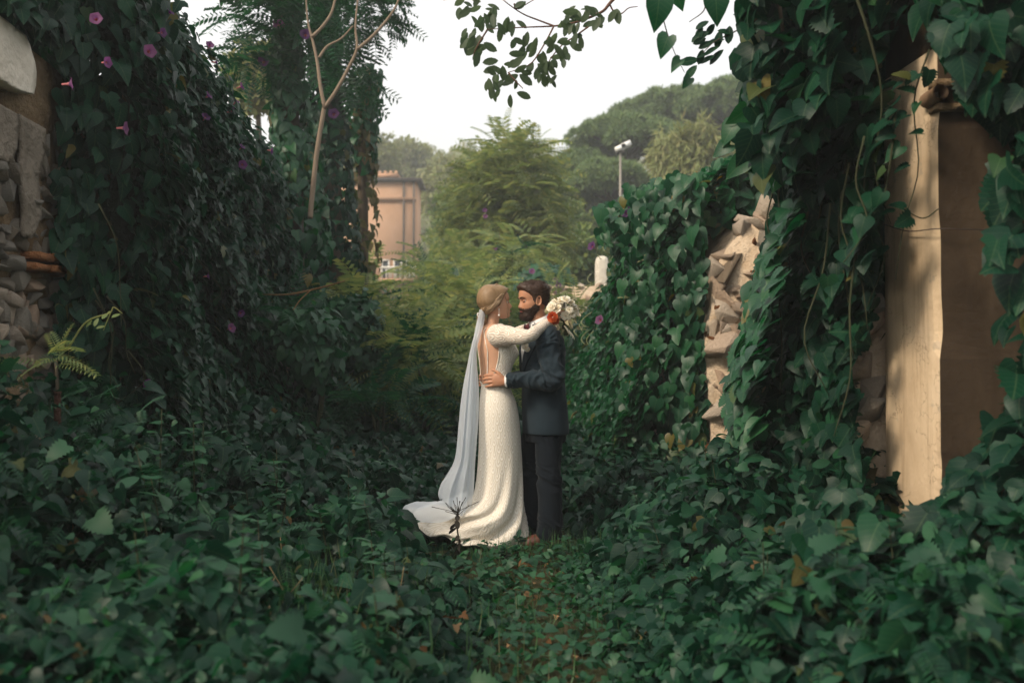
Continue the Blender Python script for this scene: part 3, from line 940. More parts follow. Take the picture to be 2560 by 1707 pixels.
def rtop(y):
    y = np.asarray(y, float)
    return 2.86 + .25 * (fbm(y * .9, y * 0, 9) - .5) - .75 * sstep(11.2, 14.5, y) - .3 * sstep(15, 19, y)
right_vine = thing('leafy_vine', 'thick bright green vine draped over the ruined wall behind the groom', 'vine', (wxr(13), 13, 0))
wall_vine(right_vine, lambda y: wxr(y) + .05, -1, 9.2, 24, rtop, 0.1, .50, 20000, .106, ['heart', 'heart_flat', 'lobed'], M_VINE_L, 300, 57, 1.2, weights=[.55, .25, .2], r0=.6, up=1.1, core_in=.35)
n = 800
y = RNG.uniform(8.98, 9.6, n); z = RNG.uniform(.1, 2.95, n)
P = np.column_stack([wxr(y) - .0 - .68 * RNG.random(n) ** 1.3 * sstep(8.8, 9.4, y), y, z])
leaves(right_vine, P, np.column_stack([RNG.normal(size=n) * .4 - .35, RNG.normal(size=n) * .4 - .25, -np.ones(n)]), np.column_stack([-.5 + RNG.normal(size=n) * .4, -.8 + RNG.normal(size=n) * .4, .6 + RNG.normal(size=n) * .3]), RNG.uniform(.08, .17, n), ['heart', 'heart_flat', 'lobed'], M_VINE_L, 60)
for (u, v) in ((1568, 530), (1499, 800), (1480, 615)):
    flower(right_vine, hit_wall(wxr, -1, u, v, .62), (-.6, -.6, .3), 1.3)
# curly pale tendrils along its top
for k in range(42):
    y = RNG.uniform(9.5, 18)
    p = np.array((wxr(y) - .30 + RNG.normal() * .15, y, float(rtop(y)) - RNG.uniform(-.15, .7)))
    s = np.linspace(0, 1, 9)
    a = RNG.uniform(0, 6) + s * RNG.uniform(4, 9)
    Q = p + np.column_stack([-.04 + .07 * np.cos(a) - .1 * s, .07 * np.sin(a), .05 * np.cos(a * .7) - .22 * s])
    V, F = ttube(Q, .0065, 4, 18)
    part('tendril', V, F, plain('tendril_green', (.20, .22, .10), .6, .3) if k == 0 else bpy.data.materials['tendril_green'], right_vine)
# ------------------------------------------------------------------ near vines at the right, canopy, overhanging branch
def in_poly(P, poly):
    x, y = P[:, 0], P[:, 1]; n = len(poly); ins = np.zeros(len(P), bool)
    for i in range(n):
        x1, y1 = poly[i]; x2, y2 = poly[(i + 1) % n]
        c = ((y1 > y) != (y2 > y)) & (x < (x2 - x1) * (y - y1) / (y2 - y1 + 1e-12) + x1)
        ins ^= c
    return ins
def poly_sample(poly, n):
    poly = np.array(poly, float); lo, hi = poly.min(0), poly.max(0); out = []
    got = 0
    while got < n:
        P = lo + (hi - lo) * RNG.random((n * 2, 2)); P = P[in_poly(P, poly)]
        out.append(P); got += len(P)
    return np.vstack(out)[:n]
def thicket(th, poly, yfn, n, size, tpls, mat, nparts=0, nrm=(0, -.7, .7), tip=(0, -.3, -1), jn=.4, jt=.45, weights=None, name='leaf', mass='foliage'):
    """a bank of leaves filling the view polygon poly at depth yfn(u,v)"""
    uv = poly_sample(poly, n)
    Y = yfn(uv[:, 0], uv[:, 1])
    P = np.column_stack([(uv[:, 0] - 1280) / FOC * Y, Y, EYE + (HOR - uv[:, 1]) / FOC * Y])
    N = np.array(nrm) + RNG.normal(size=(n, 3)) * jn; T = np.array(tip) + RNG.normal(size=(n, 3)) * jt
    sc = size * RNG.uniform(.6, 1.25, n)
    P = P - orient(T, N)[:, :, 1] * (sc * .45)[:, None]
    leaves(th, P, T, N, sc, tpls, mat, nparts, weights=weights, name=name, mass=mass)
    return P

HEARTS = ['heart', 'heart_flat', 'lobed', 'toothed']
def wall_depth(lo, hi):
    def f(u, v):
        k = (u - 1280) / FOC
        bulge = .30 * fbm(u / 90, v / 90, 12)
        return (wxr(0) - RNG.uniform(lo, hi, len(u)) - bulge) / (k + .055)
    return f
curtain = thing('hanging_vine', 'curtain of large drooping dark leaves hanging left of the ochre pillar', 'vine', tuple(at(2020, 1150, 6.4)))
POLY_C = [(1965, 430), (2080, 330), (2195, 180), (2180, 560), (2170, 830), (2125, 900), (2130, 1130), (2170, 1260), (2060, 1300), (1870, 1210), (1822, 1175), (1836, 1090), (1826, 960), (1868, 820), (1892, 707), (1942, 540)]
thicket(curtain, POLY_C, wall_depth(-.05, .22), 2100, .122, HEARTS, M_VINE, 260, nrm=(-.55, -.3, .85), tip=(-.65, -.3, -.7), weights=[.45, .3, .1, .15])
thicket(curtain, POLY_C, wall_depth(-.5, -.05), 1700, .13, HEARTS, M_VINE, 0, nrm=(-.75, -.45, .55), tip=(-.35, -.15, -1))
thicket(curtain, [(2160, 200), (2235, 160), (2225, 560), (2215, 850), (2150, 900)], lambda u, v: RNG.uniform(5.25, 6.0, len(u)), 420, .13, HEARTS, M_VINE, 40, nrm=(-.6, -.6, .55), tip=(-.2, -.15, -1))
# lighter toothed leaves along its corridor edge, seen edge-on against the broken stones
POLY_E = [(1960, 520), (1990, 560), (1930, 760), (1900, 900), (1880, 1100), (1840, 1180), (1815, 1130), (1812, 960), (1850, 800), (1880, 690)]
thicket(curtain, POLY_E, wall_depth(.25, .45), 340, .125, ['toothed', 'heart', 'lobed'], M_VINE_L, 100, nrm=(-.55, -.2, .8), tip=(-.9, -.25, -.55), jn=.25, jt=.25)
for k in range(12):
    u = RNG.uniform(1930, 2190)
    p = wall_depth(.1, .3)(np.array([u]), np.array([500.]))[0]
    a = at(u, RNG.uniform(330, 600), p); L = RNG.uniform(.4, 1.0)
    V, F = ttube([a, a + (-.03, .03, -.35 * L), a + (RNG.normal() * .08, 0, -.7 * L), a + (RNG.normal() * .1, 0, -L)], [.006, .005, .004, .002], 5, 14)
    part('stem', V, F, M_STEM, curtain)

canopy = thing('overhead_vine', 'dense dark vine canopy overhead at the top right with big heart leaves', 'vine', tuple(at(2250, 100, 5.0)))
POLY_T = [(1880, -520), (1850, -100), (1858, 40), (1880, 110), (1868, 200), (1880, 270), (1850, 330), (1900, 440), (1985, 450), (2080, 330), (2200, 130), (2270, 40), (2350, 60), (2430, 230), (2560, 270), (2800, 380), (2900, -520)]
thicket(canopy, POLY_T, lambda u, v: RNG.uniform(4.7, 5.7, len(u)) - .3 * fbm(u / 130, v / 130, 2) - .7 * sstep(2250, 2420, u), 3200, .132, HEARTS, M_VINE, 290, nrm=(-.4, -.2, .95), tip=(-.45, -.45, -.75), weights=[.5, .25, .1, .15])
thicket(canopy, POLY_T, lambda u, v: RNG.uniform(5.6, 7.2, len(u)), 3400, .19, HEARTS, M_VINE, 0, nrm=(-.5, -.4, .75), tip=(-.2, -.2, -1))
# leaves hanging into the sky
hung = [(1648, 30, .125, (-.05, 0, -1)), (1662, 112, .088, (-.45, 0, -1)), (1690, 158, .060, (-.8, 0, -.8)), (1718, 204, .050, (-.7, 0, -.9)), (1796, 18, .12, (.1, 0, -1)), (1866, 40, .125, (-.1, 0, -1)), (1700, -10, .10, (.5, 0, -.8)), (1885, 120, .13, (-.2, 0, -1)), (1905, 160, .12, (-.5, 0, -1)), (1935, 60, .14, (-.3, 0, -1)), (1846, 290, .10, (-.8, 0, -.7)), (1822, 330, .11, (-.7, 0, -.8)), (1805, 372, .09, (-.9, 0, -.5)), (1880, 350, .14, (-.4, 0, -1)), (1900, 400, .14, (-.5, 0, -1)), (1925, 330, .14, (-.3, 0, -1)), (1840, 420, .11, (-.8, 0, -.7)), (1950, 440, .14, (-.5, 0, -1)), (1870, 250, .12, (-.6, 0, -.9))]
Pp = np.array([at(u, v, 4.6 + .04 * k) for k, (u, v, s, d) in enumerate(hung)]); Tt = np.array([d for *_, d in hung], float)
Ss = np.array([s for _, _, s, _ in hung]) * 1.15
Pp = Pp - Tt / np.linalg.norm(Tt, axis=1)[:, None] * (Ss * .5)[:, None]
leaves(canopy, Pp, Tt, np.column_stack([RNG.normal(size=len(hung)) * .35, -np.ones(len(hung)), .35 + RNG.normal(size=len(hung)) * .2]), Ss, ['heart'], M_VINE_L, len(hung))
def stalk(P, r, mat, th, name='stem', seg=16):
    V, F = ttube(P, r, 5, seg); return part(name, V, F, mat, th)
stalk([at(1640, -60, 4.62), at(1655, 10, 4.62), at(1668, 70, 4.65), at(1690, 130, 4.7), at(1714, 178, 4.75)], [.004, .003, .003, .002, .0015], M_STEM, canopy)
stalk([at(1769, 0, 4.8), at(1760, 25, 4.8), at(1726, 50, 4.8)], [.004, .003, .002], M_BARK, canopy)
stalk([at(1930, -200, 4.7), at(1960, 60, 4.8), at(1975, 150, 4.9), at(2050, 330, 5.0)], [.012, .010, .009, .006], M_BARK, canopy)
stalk([at(2100, -150, 4.5), at(2180, 90, 4.45), at(2210, 250, 4.5), at(2190, 420, 4.6), at(2230, 560, 4.7)], [.008, .007, .005, .004, .002], M_STEM, canopy)
# oval-leaved twigs at its edge
ov = [(1758, 60), (1775, 75), (1790, 55), (1805, 72), (1768, 92), (1785, 100), (1800, 112), (1815, 95), (1760, 120), (1748, 145), (1775, 128), (1812, 120), (1835, 80), (1745, 160), (1790, 135), (1828, 60), (1775, 48)]
Pp = np.array([at(u, v, 5.0) for u, v in ov]); n = len(ov)
leaves(canopy, Pp, np.column_stack([-.7 + RNG.normal(size=n) * .5, RNG.normal(size=n) * .2, -.6 + RNG.normal(size=n) * .4]), np.column_stack([RNG.normal(size=n) * .4, -np.ones(n), .5 + RNG.normal(size=n) * .3]), RNG.uniform(.07, .10, n), ['oval'], M_VINE, n)
stalk([at(1900, 40, 5.0), at(1840, 75, 5.0), at(1790, 100, 5.0), at(1758, 130, 5.0)], [.006, .004, .003, .002], M_BARK, canopy)
# leaves across the pillar's top and right edge
side_vine = thing('trailing_vine', 'blurred dark leaves trailing over the brown front of the pillar at the right edge', 'vine', tuple(at(2520, 700, 4.2)))
thicket(side_vine, [(2330, 60), (2560, 20), (2860, 20), (2860, 460), (2560, 380), (2440, 260)], lambda u, v: RNG.uniform(3.7, 4.35, len(u)), 330, .13, HEARTS, M_VINE, 80, nrm=(-.4, -.6, .6), tip=(-.5, -.2, -1))
thicket(side_vine, [(2490, 330), (2620, 300), (2860, 300), (2860, 1050), (2540, 1000), (2470, 700)], lambda u, v: RNG.uniform(3.6, 4.3, len(u)), 150, .14, HEARTS, M_VINE, 60, nrm=(-.5, -.6, .6), tip=(-.6, -.2, -.9))
few = [(2262, 205), (2280, 190), (2250, 240), (2240, 270), (2225, 300), (2270, 285), (2300, 180), (2232, 330), (2290, 225), (2255, 365), (2275, 410), (2262, 520), (2310, 330), (2210, 480), (2280, 540), (2235, 530), (2216, 420), (2245, 300), (2330, 170), (2300, 255)]
Pp = np.array([at(u, v, 4.40) for u, v in few]); n = len(few)
leaves(side_vine, Pp, np.column_stack([-.8 + RNG.normal(size=n) * .5, RNG.normal(size=n) * .3, -.6 + RNG.normal(size=n) * .5]), np.column_stack([RNG.normal(size=n) * .5, -np.ones(n) * .6, .8 + RNG.normal(size=n) * .3]), RNG.uniform(.05, .10, n), ['heart', 'toothed'], M_VINE, n)
stalk([at(2330, 120, 4.42), at(2290, 250, 4.42), at(2300, 420, 4.44), at(2262, 560, 4.46), at(2240, 700, 4.5)], [.005, .004, .003, .003, .002], M_STEM, side_vine)
stalk([at(2245, 270, 4.4), at(2230, 400, 4.4), at(2212, 500, 4.45)], [.005, .005, .003], M_STEM, side_vine)
stalk([at(2352, 520, 4.44), at(2310, 545, 4.44), at(2260, 520, 4.42)], [.003, .003, .002], M_STEM, side_vine)
foot_vine = thing('sprawling_vine', 'bank of large toothed leaves sprawling over the foot of the pillar', 'vine', tuple(at(2350, 1400, 4.1)))
thicket(foot_vine, [(2040, 1330), (2150, 1320), (2235, 1350), (2330, 1290), (2390, 1200), (2470, 1080), (2560, 960), (2800, 900), (2800, 1480), (2100, 1480), (2000, 1400)], lambda u, v: np.clip(RNG.uniform(3.7, 4.42, len(u)) + (1300 - v) / 1400, 3.4, 4.46), 1100, .135, HEARTS, M_COVER, 220, nrm=(-.3, -.3, 1), tip=(-.65, -.45, -.35), weights=[.35, .25, .15, .25])
thicket(foot_vine, [(2020, 1290), (2130, 1240), (2200, 1310), (2240, 1360), (2150, 1420), (1960, 1360)], lambda u, v: RNG.uniform(4.4, 5.1, len(u)), 420, .13, HEARTS, M_COVER, 60, nrm=(-.35, -.45, .85), tip=(-.5, -.3, -.6))

# branch with oval leaves hanging in at the top
branch = thing('overhanging_branch', 'thin branch with small oval leaves hanging into the pale sky', 'branch', tuple(at(1540, -60, 5.6)))
def c6(x, y, Y): return at(1130 + x / 2.703, y / 2.703, Y)
BR = [[(1180, -120, 5.6), (1070, 10, 5.6), (1010, 70, 5.55), (830, 140, 5.5), (690, 163, 5.5), (480, 172, 5.45), (240, 186, 5.4)],
      [(690, 163, 5.5), (590, 125, 5.5), (480, 80, 5.45), (370, 5, 5.4), (300, -60, 5.4)],
      [(690, 163, 5.5), (640, 260, 5.45), (560, 390, 5.4), (500, 440, 5.4), (380, 480, 5.38)],
      [(950, 150, 5.52), (840, 230, 5.5), (740, 300, 5.5), (650, 420, 5.45), (655, 500, 5.45)],
      [(1070, 15, 5.6), (1100, 65, 5.6), (1150, 78, 5.6), (1200, 40, 5.6), (1260, 30, 5.6)],
      [(240, 186, 5.4), (170, 300, 5.4), (140, 370, 5.4)], [(380, 480, 5.38), (430, 540, 5.38), (480, 590, 5.38)], [(420, 10, 5.4), (440, 45, 5.42), (560, -20, 5.4)]]
for k, b in enumerate(BR):
    P = [c6(*p) for p in b]
    r = np.linspace(.011 if k == 0 else .0055, .0022, len(P))
    stalk(P, r, bark('red_brown_twig', (.10, .05, .035), (.17, .09, .06), (20, 20, 20)) if k == 0 else bpy.data.materials['red_brown_twig'], branch, 'twig', 24)
CL = [(200, 60, 110, 60, 16), (150, 210, 90, 60, 12), (190, 300, 70, 70, 9), (300, 140, 60, 60, 4), (400, 110, 60, 30, 5), (430, 240, 30, 40, 2), (300, 440, 70, 40, 6), (270, 560, 60, 50, 6), (360, 540, 70, 60, 7), (410, 610, 30, 40, 2), (450, 470, 60, 30, 4), (520, 380, 60, 60, 8), (560, 260, 70, 50, 8), (620, 380, 60, 60, 9), (720, 270, 60, 50, 7), (700, 420, 60, 70, 6), (650, 500, 70, 50, 5), (830, 150, 60, 40, 7), (790, 100, 50, 40, 4), (870, 60, 60, 40, 6), (980, 100, 50, 50, 7), (820, 230, 70, 40, 6), (950, 40, 60, 30, 4), (1115, 40, 10, 20, 2), (770, 350, 40, 40, 3), (490, 0, 30, 10, 2), (120, -30, 90, 40, 8)]
Pp, Tt = [], []
for (x, y, sx, sy, n) in CL:
    for _ in range(n):
        p = (x + RNG.normal() * sx * .55, y + RNG.normal() * sy * .55)
        Pp.append(c6(*p, RNG.uniform(5.3, 5.6))); a = RNG.normal() * .8
        Tt.append((math.sin(a) - .25, RNG.normal() * .3, -math.cos(a)))
n = len(Pp)
leaves(branch, np.array(Pp), np.array(Tt), np.column_stack([RNG.normal(size=n) * .6, -np.ones(n), RNG.normal(size=n) * .5]), RNG.uniform(.055, .092, n), ['oval'], M_BRANCHLEAF, 200)

thicket(right_vine, [(1700, 470), (1760, 425), (1850, 400), (1960, 420), (1960, 560), (1900, 540), (1850, 535), (1800, 570), (1740, 600)], lambda u, v: RNG.uniform(9.25, 10.6, len(u)), 700, .15, HEARTS, M_VINE_L, 80, nrm=(-.4, -.5, .8), tip=(-.4, -.3, -.8))
thicket(right_vine, [(1500, 520), (1600, 480), (1700, 440), (1720, 560), (1600, 620), (1500, 620)], lambda u, v: RNG.uniform(10.5, 12, len(u)), 500, .14, HEARTS, M_VINE_L, 60, nrm=(-.4, -.4, .9), tip=(-.4, -.3, -.7))
# ------------------------------------------------------------------ ground cover
def cover(th, n, xr, yr, ypow, size, mat, nparts, tpls=('heart', 'heart_flat', 'lobed'), weights=(.45, .4, .15), keep=None, mass='foliage', flatness=.55, lift=1.0):
    xs, ys = [], []
    while sum(map(len, xs)) < n:
        lg = RNG.random(n); y0, y1 = yr
        y = 1 / (1 / y0 ** ypow * (1 - lg) + 1 / y1 ** ypow * lg) ** (1 / ypow)
        a, b = xr(y); x = a + (b - a) * RNG.random(n)
        h = cover_h(x, y)
        k = RNG.random(n) < np.clip(h / .16, .02, 1)
        if keep is not None: k &= keep(x, y)
        xs.append(x[k]); ys.append(y[k])
    x = np.concatenate(xs)[:n]; y = np.concatenate(ys)[:n]
    h = cover_h(x, y) * lift
    z = ground_h(x, y) + np.maximum(.015, h * (1 - .85 * RNG.random(n) ** 1.3))
    N = np.column_stack([RNG.normal(size=n) * flatness, RNG.normal(size=n) * flatness - .12, np.ones(n)])
    a = RNG.uniform(0, 2 * np.pi, n)
    T = np.column_stack([np.cos(a), np.sin(a) - .45, -.35 + RNG.normal(size=n) * .3])
    sc = size * (.4 + 1.0 * RNG.random(n) ** 1.4)
    leaves(th, np.column_stack([x, y, z]), T, N, sc, list(tpls), mat, nparts, weights=weights, mass=mass)
lc = thing('creeper_plant', 'low creeper with broad grey-green leaves left of the footpath in front of the train', 'creeper', (-1.0, 4.6, 0))
cover(lc, 8600, lambda y: (-.62 * y - .2, path_x(y) - .10), (2.5, 6.4), .6, .088, M_COVER, 300)
rc = thing('creeper_plant', 'low creeper of broad leaves right of the footpath below the pillar', 'creeper', (1.2, 4.6, 0))
cover(rc, 7400, lambda y: (path_x(y) + .12, np.minimum(.60 * y + .2, 2.0)), (2.5, 6.4), .6, .092, M_COVER, 300)
lb = thing('creeper_plant', 'leafy creeper spreading from the left vine wall to the hem of the veil', 'creeper', (-1.6, 8.0, 0))
cover(lb, 8600, lambda y: (wxl(y) + .1, -.05 - .05 * (y - 6)), (6.3, 11.5), .8, .094, M_COVER, 300)
rb = thing('creeper_plant', 'leafy creeper between the groom and the ruined wall', 'creeper', (1.2, 8.0, 0))
cover(rb, 7000, lambda y: (.15 + 0 * y, wxr(y) + .1), (6.3, 11.5), .8, .096, M_COVER, 300)
cover(None, 11000, lambda y: (wxl(y) + .1, wxr(y) + .1), (11.5, 30), 1.0, .16, M_COVER, 0, mass='ground_cover', lift=1.15)
n = 2600
y = RNG.uniform(2.7, 6.7, n); x = path_x(y) + RNG.normal(size=n) * .26
kk = RNG.random(n) < .95 - .65 * np.exp(-((x - path_x(y)) / .08) ** 2); x, y = x[kk], y[kk]; n = len(x); an = RNG.uniform(0, 6.28, n)
leaves(None, np.column_stack([x, y, ground_h(x, y) + RNG.uniform(.01, .09, n)]), np.column_stack([np.cos(an), np.sin(an), -.15 + RNG.normal(size=n) * .3]), np.column_stack([RNG.normal(size=n) * .4, RNG.normal(size=n) * .4 - .1, np.ones(n)]), RNG.uniform(.025, .065, n), ['small', 'oval', 'heart_flat'], M_FROND, 0, mass='undergrowth')
cover(None, 2400, lambda y: (-.62 * y, np.minimum(.6 * y, 2.0)), (2.6, 10), .6, .085, M_FROND, 0, ('oval', 'toothed'), (.6, .4), mass='undergrowth', flatness=.7, lift=1.12)
cover(None, 200, lambda y: (-.62 * y, np.minimum(.6 * y, 2.0)), (2.6, 10), .5, .065, M_YELLOWED, 0, ('heart', 'lobed', 'oval'), (.5, .3, .2), mass='undergrowth', flatness=.8, lift=1.05)
# upright weeds with whorls of leaves standing out of the cover
n = 70
y = RNG.uniform(3.2, 9.5, n); x = np.where(RNG.random(n) < .6, -1, 1) * RNG.uniform(.5, 1.9, n) + path_x(y)
WS, WP, WT, WN = [], [], [], []
for k in range(n):
    if abs(x[k] + .2) < .8 and 5.6 < y[k] < 7.6: continue
    h = float(cover_h(x[k], y[k])) + RNG.uniform(.06, .22); b0 = np.array((x[k], y[k], float(ground_h(np.array([x[k]]), np.array([y[k]]))[0])))
    top = b0 + (RNG.normal() * .06, RNG.normal() * .06, h)
    WS.append(ttube([b0, (b0 + top) / 2 + (.02, 0, 0), top], [.005, .004, .002], 4, 6))
    for q in range(13):
        f = RNG.uniform(.45, 1.0); an = RNG.uniform(0, 6.28)
        WP.append(b0 + (top - b0) * f); WT.append((math.cos(an), math.sin(an), .3 - .5 * (1 - f))); WN.append((-math.cos(an) * .4, -math.sin(an) * .4, 1))
V, F = cat_geo(WS); part('undergrowth', V, F, M_STEM)['kind'] = 'stuff'
leaves(None, np.array(WP), np.array(WT), np.array(WN) + RNG.normal(size=(len(WN), 3)) * .2, RNG.uniform(.05, .10, len(WP)), ['oval', 'toothed'], M_FROND, 0, mass='undergrowth')
# fine small-leaved weeds mixed in, grass by the path, dead leaves
cover(None, 5200, lambda y: (-.6 * y, .6 * y), (2.6, 9), .6, .05, M_FROND, 0, ('small',), (1,), mass='undergrowth', flatness=.6, lift=1.05)
cover(None, 1500, lambda y: (-.55 * y, np.minimum(.55 * y, 2.1)), (2.6, 11), .7, .14, M_FROND, 0, ('frond', 'frond_fine'), (.5, .5), mass='undergrowth', flatness=.5, lift=1.1)
n = 5200
y = RNG.uniform(2.7, 6.9, n); x = path_x(y) + RNG.normal(size=n) * .34
sel = RNG.random(n) < .85 - .6 * np.exp(-((x - path_x(y)) / .10) ** 2); x, y = x[sel], y[sel]
def grass(x, y, hgt, mass='grass', mat=None):
    n = len(x); a = RNG.uniform(0, 2 * np.pi, n)
    leaves(None, np.column_stack([x, y, ground_h(x, y)]), np.column_stack([np.cos(a) * .75, np.sin(a) * .75, np.ones(n)]), np.column_stack([np.cos(a), np.sin(a), -.3 * np.ones(n)]), hgt * RNG.uniform(.5, 1.3, n), ['blade'], mat or M_GRASS, 0, mass=mass)
grass(x, y, .06)
n = 900; grass(RNG.normal(size=n) * .32 - 1.05, 3.7 + RNG.random(n) * 1.2, .30)
n = 220; grass(RNG.normal(size=n) * .5 - .25, 3.4 + RNG.random(n) * 1.6, .16)
n = 160; grass(RNG.normal(size=n) * .3 - .25, 6.05 + RNG.random(n) * .4, .10)
n = 200; grass(RNG.normal(size=n) * .2 + .25, 6.3 + RNG.random(n) * .4, .14)
n = 60
y = RNG.uniform(2.9, 6.4, n); x = path_x(y) + RNG.normal(size=n) * .10
a = RNG.uniform(0, 6.28, n)
leaves(None, np.column_stack([x, y, ground_h(x, y) + .025]), np.column_stack([np.cos(a), np.sin(a), RNG.normal(size=n) * .3]), np.column_stack([RNG.normal(size=n) * .4, RNG.normal(size=n) * .4, np.ones(n)]), RNG.uniform(.02, .045, n), ['lobed', 'oval', 'heart_flat'], M_DRY, 0, mass='leaf_litter')
n = 120
y = RNG.uniform(3.4, 4.3, n); x = RNG.normal(size=n) * .25 - .75
a = RNG.uniform(0, 6.28, n)
leaves(None, np.column_stack([x, y, ground_h(x, y) + .06 + .16 * RNG.random(n)]), np.column_stack([np.cos(a), np.sin(a), RNG.normal(size=n) * .3]), np.column_stack([RNG.normal(size=n) * .5, RNG.normal(size=n) * .5, np.ones(n)]), RNG.uniform(.035, .065, n), ['lobed', 'toothed'], M_DRY, 0, mass='leaf_litter')
for (u, v, Y, s, lab) in ((105, 1655, 3.9, .13, 'curled orange star-shaped dead leaf lying on the creeper at bottom left'), (2425, 1460, 3.75, .12, 'crumpled tan dead leaf caught on the creeper at the lower right edge'), (2020, 1325, 4.9, .085, 'small red-brown dead leaf on the creeper left of the pillar foot'), (1315, 1412, 6.0, .075, 'pale brown fallen leaf on the footpath just below the dress')):
    p = at(u, v, Y)
    V, F, UV = TPL['lobed']
    V = V.copy(); V[:, 2] += .35 * V[:, 0] ** 2 + .12 * np.sin(V[:, 1] * 6); V[:, 1] -= .45
    a = RNG.uniform(0, 6.28); R3 = orient(np.array([[math.cos(a), math.sin(a), .3]]), np.array([[-.1, -.75, .7]]))[0]
    o = link('dead_leaf', mesh_np('dead_leaf', (V * s) @ R3.T, F, M_DRY, UV), None, p)
    props(o, lab, 'leaf')

# ------------------------------------------------------------------ trees and shrubs
def ivy_column(th, P, rad, n, size, mat, nparts, tpls=('heart', 'heart_flat'), seg=60):
    PR = spline(np.column_stack([P, rad]), seg)
    k = RNG.random(n) * (seg - 1); i = k.astype(int)
    c = PR[i, :3]; r = PR[i, 3]
    a = RNG.uniform(0, 2 * np.pi, n)
    rr = r * (.65 + .45 * fbm(c[:, 2] * 1.8, a * 1.3, 3) + .15 * RNG.random(n))
    o = np.column_stack([np.cos(a), np.sin(a), 0 * a])
    p = c + o * rr[:, None]; p[:, 2] += RNG.normal(size=n) * .05
    leaves(th, p, o * .4 + np.array((0, 0, -1)) + RNG.normal(size=(n, 3)) * .4, o + np.array((0, 0, .7)) + RNG.normal(size=(n, 3)) * .35, size * RNG.uniform(.6, 1.25, n), list(tpls), mat, nparts)
def fronds(th, centre, rad, n, size, mat, nparts, tpls=('frond', 'frond_fine'), updir=.35, name='frond'):
    d = RNG.normal(size=(n, 3)); d /= np.linalg.norm(d, axis=1)[:, None]
    p = np.asarray(centre) + d * np.asarray(rad) * (RNG.random(n) ** .4)[:, None]
    tip = d * (1, 1, .55) + np.array((0, 0, updir - .3)) + RNG.normal(size=(n, 3)) * .35
    nrm = np.array((0, 0, 1.0)) + d * .35 + RNG.normal(size=(n, 3)) * .25
    leaves(th, p, tip, nrm, size * RNG.uniform(.65, 1.25, n), list(tpls), mat, nparts, name=name, mass='foliage')

# two ivy-clad trunks and a stump at the end of the left wall
ta = thing('ivy_tree', 'slim ivy-wrapped trunk with feathery fronds on top, left of the forked tree', 'tree', tuple(at(730, 903, 12.6)))
ta.location.z = 0
PA = [at(735, 1150, 12.6), at(732, 560, 12.6), at(728, 350, 12.6), at(716, 120, 12.6), at(712, -150, 12.6), at(705, -400, 12.6)]
V, F = ttube(PA, [.16, .13, .11, .09, .07, .05], 9, 30); part('trunk', V, F, M_BARK, ta)
ivy_column(ta, PA[:5], [.50, .42, .26, .17, .14], 1400, .14, M_VINE_L, 180)
for (u, v, ru, rv, n) in ((650, 60, 80, 90, 46), (720, 20, 90, 100, 50), (640, 150, 60, 50, 22), (690, -120, 160, 140, 60), (770, 60, 70, 90, 30)):
    fronds(ta, at(u, v, 12.4), (ru * 12.4 / FOC, .6, rv * 12.4 / FOC), int(n * 1.5), .40, M_FROND, 30, ('frond',))
for (u, v) in ((693, 58), (760, 82), (655, 150)):
    flower(ta, at(u, v, 12.0), (.1, -1, .2), 1.6)
tb = thing('ivy_tree', 'thick dark leaf-clad tree rising behind the pale forked trunk', 'tree', tuple(at(820, 903, 15)))
tb.location.z = 0
PB = [at(835, 1100, 15), at(828, 700, 15), at(822, 450, 15), at(812, 250, 15), at(806, 60, 15), at(800, -200, 15), at(795, -420, 15)]
V, F = ttube(PB, [.22, .2, .17, .14, .11, .09, .05], 9, 30); part('trunk', V, F, M_BARK, tb)
ivy_column(tb, PB[:6], [.56, .46, .37, .27, .20, .14], 1900, .135, M_VINE, 220)
for (u, v, ru, rv, n) in ((880, 40, 90, 80, 60), (930, 20, 70, 60, 26), (850, 130, 70, 80, 40), (870, 190, 60, 50, 20), (850, -120, 180, 140, 80), (960, 30, 50, 40, 10), (900, -60, 100, 50, 30)):
    fronds(tb, at(u, v, 14.6), (ru * 14.6 / FOC, .7, rv * 14.6 / FOC), int(n * 1.5), .40, M_FROND, 40, ('frond',))
flower(tb, at(832, 282, 14.3), (.1, -1, .2), 1.8)
tf = thing('forked_tree', 'bare pale trunk that forks into slender branches above the left wall', 'tree', tuple(at(775, 520, 11)))
for k, (b, r) in enumerate((([(774, 545), (777, 505), (790, 380), (805, 285), (809, 264)], (.030, .029, .027, .025, .025)),
             ([(809, 266), (798, 210), (790, 150), (778, 95), (765, 40), (760, -60)], (.022, .020, .018, .015, .011, .007)),
             ([(808, 268), (840, 220), (872, 160), (890, 115), (886, 60), (895, -40)], (.022, .020, .018, .015, .012, .008)),
             ([(893, 118), (930, 85), (965, 45), (990, 5), (1010, -60)], (.020, .018, .015, .012, .008)),
             ([(776, 88), (800, 65), (825, 28), (840, -20), (870, -60)], (.020, .018, .015, .012, .008)),
             ([(795, 140), (815, 112), (850, 92), (880, 60)], (.016, .014, .011, .008)))):
    V, F = ttube([at(u, v, 11 + .02 * i) for i, (u, v) in enumerate(b)], r, 9, 26)
    part('trunk' if k == 0 else 'branch', V, F, M_BARK_P, tf)
ts = thing('ivy_stump', 'thin leaning stump with reddish trailing creepers right of the ivy trees', 'tree', tuple(at(905, 903, 16)))
ts.location.z = 0
PS = [at(900, 1000, 16), at(905, 650, 16), at(905, 420, 16), at(903, 280, 16), at(918, 170, 16)]
V, F = ttube(PS, [.12, .1, .08, .05, .02], 7, 24); part('trunk', V, F, M_BARK, ts)
stalk([at(904, 260, 16), at(890, 220, 16), at(880, 170, 16)], [.03, .02, .01], M_BARK, ts, 'branch')
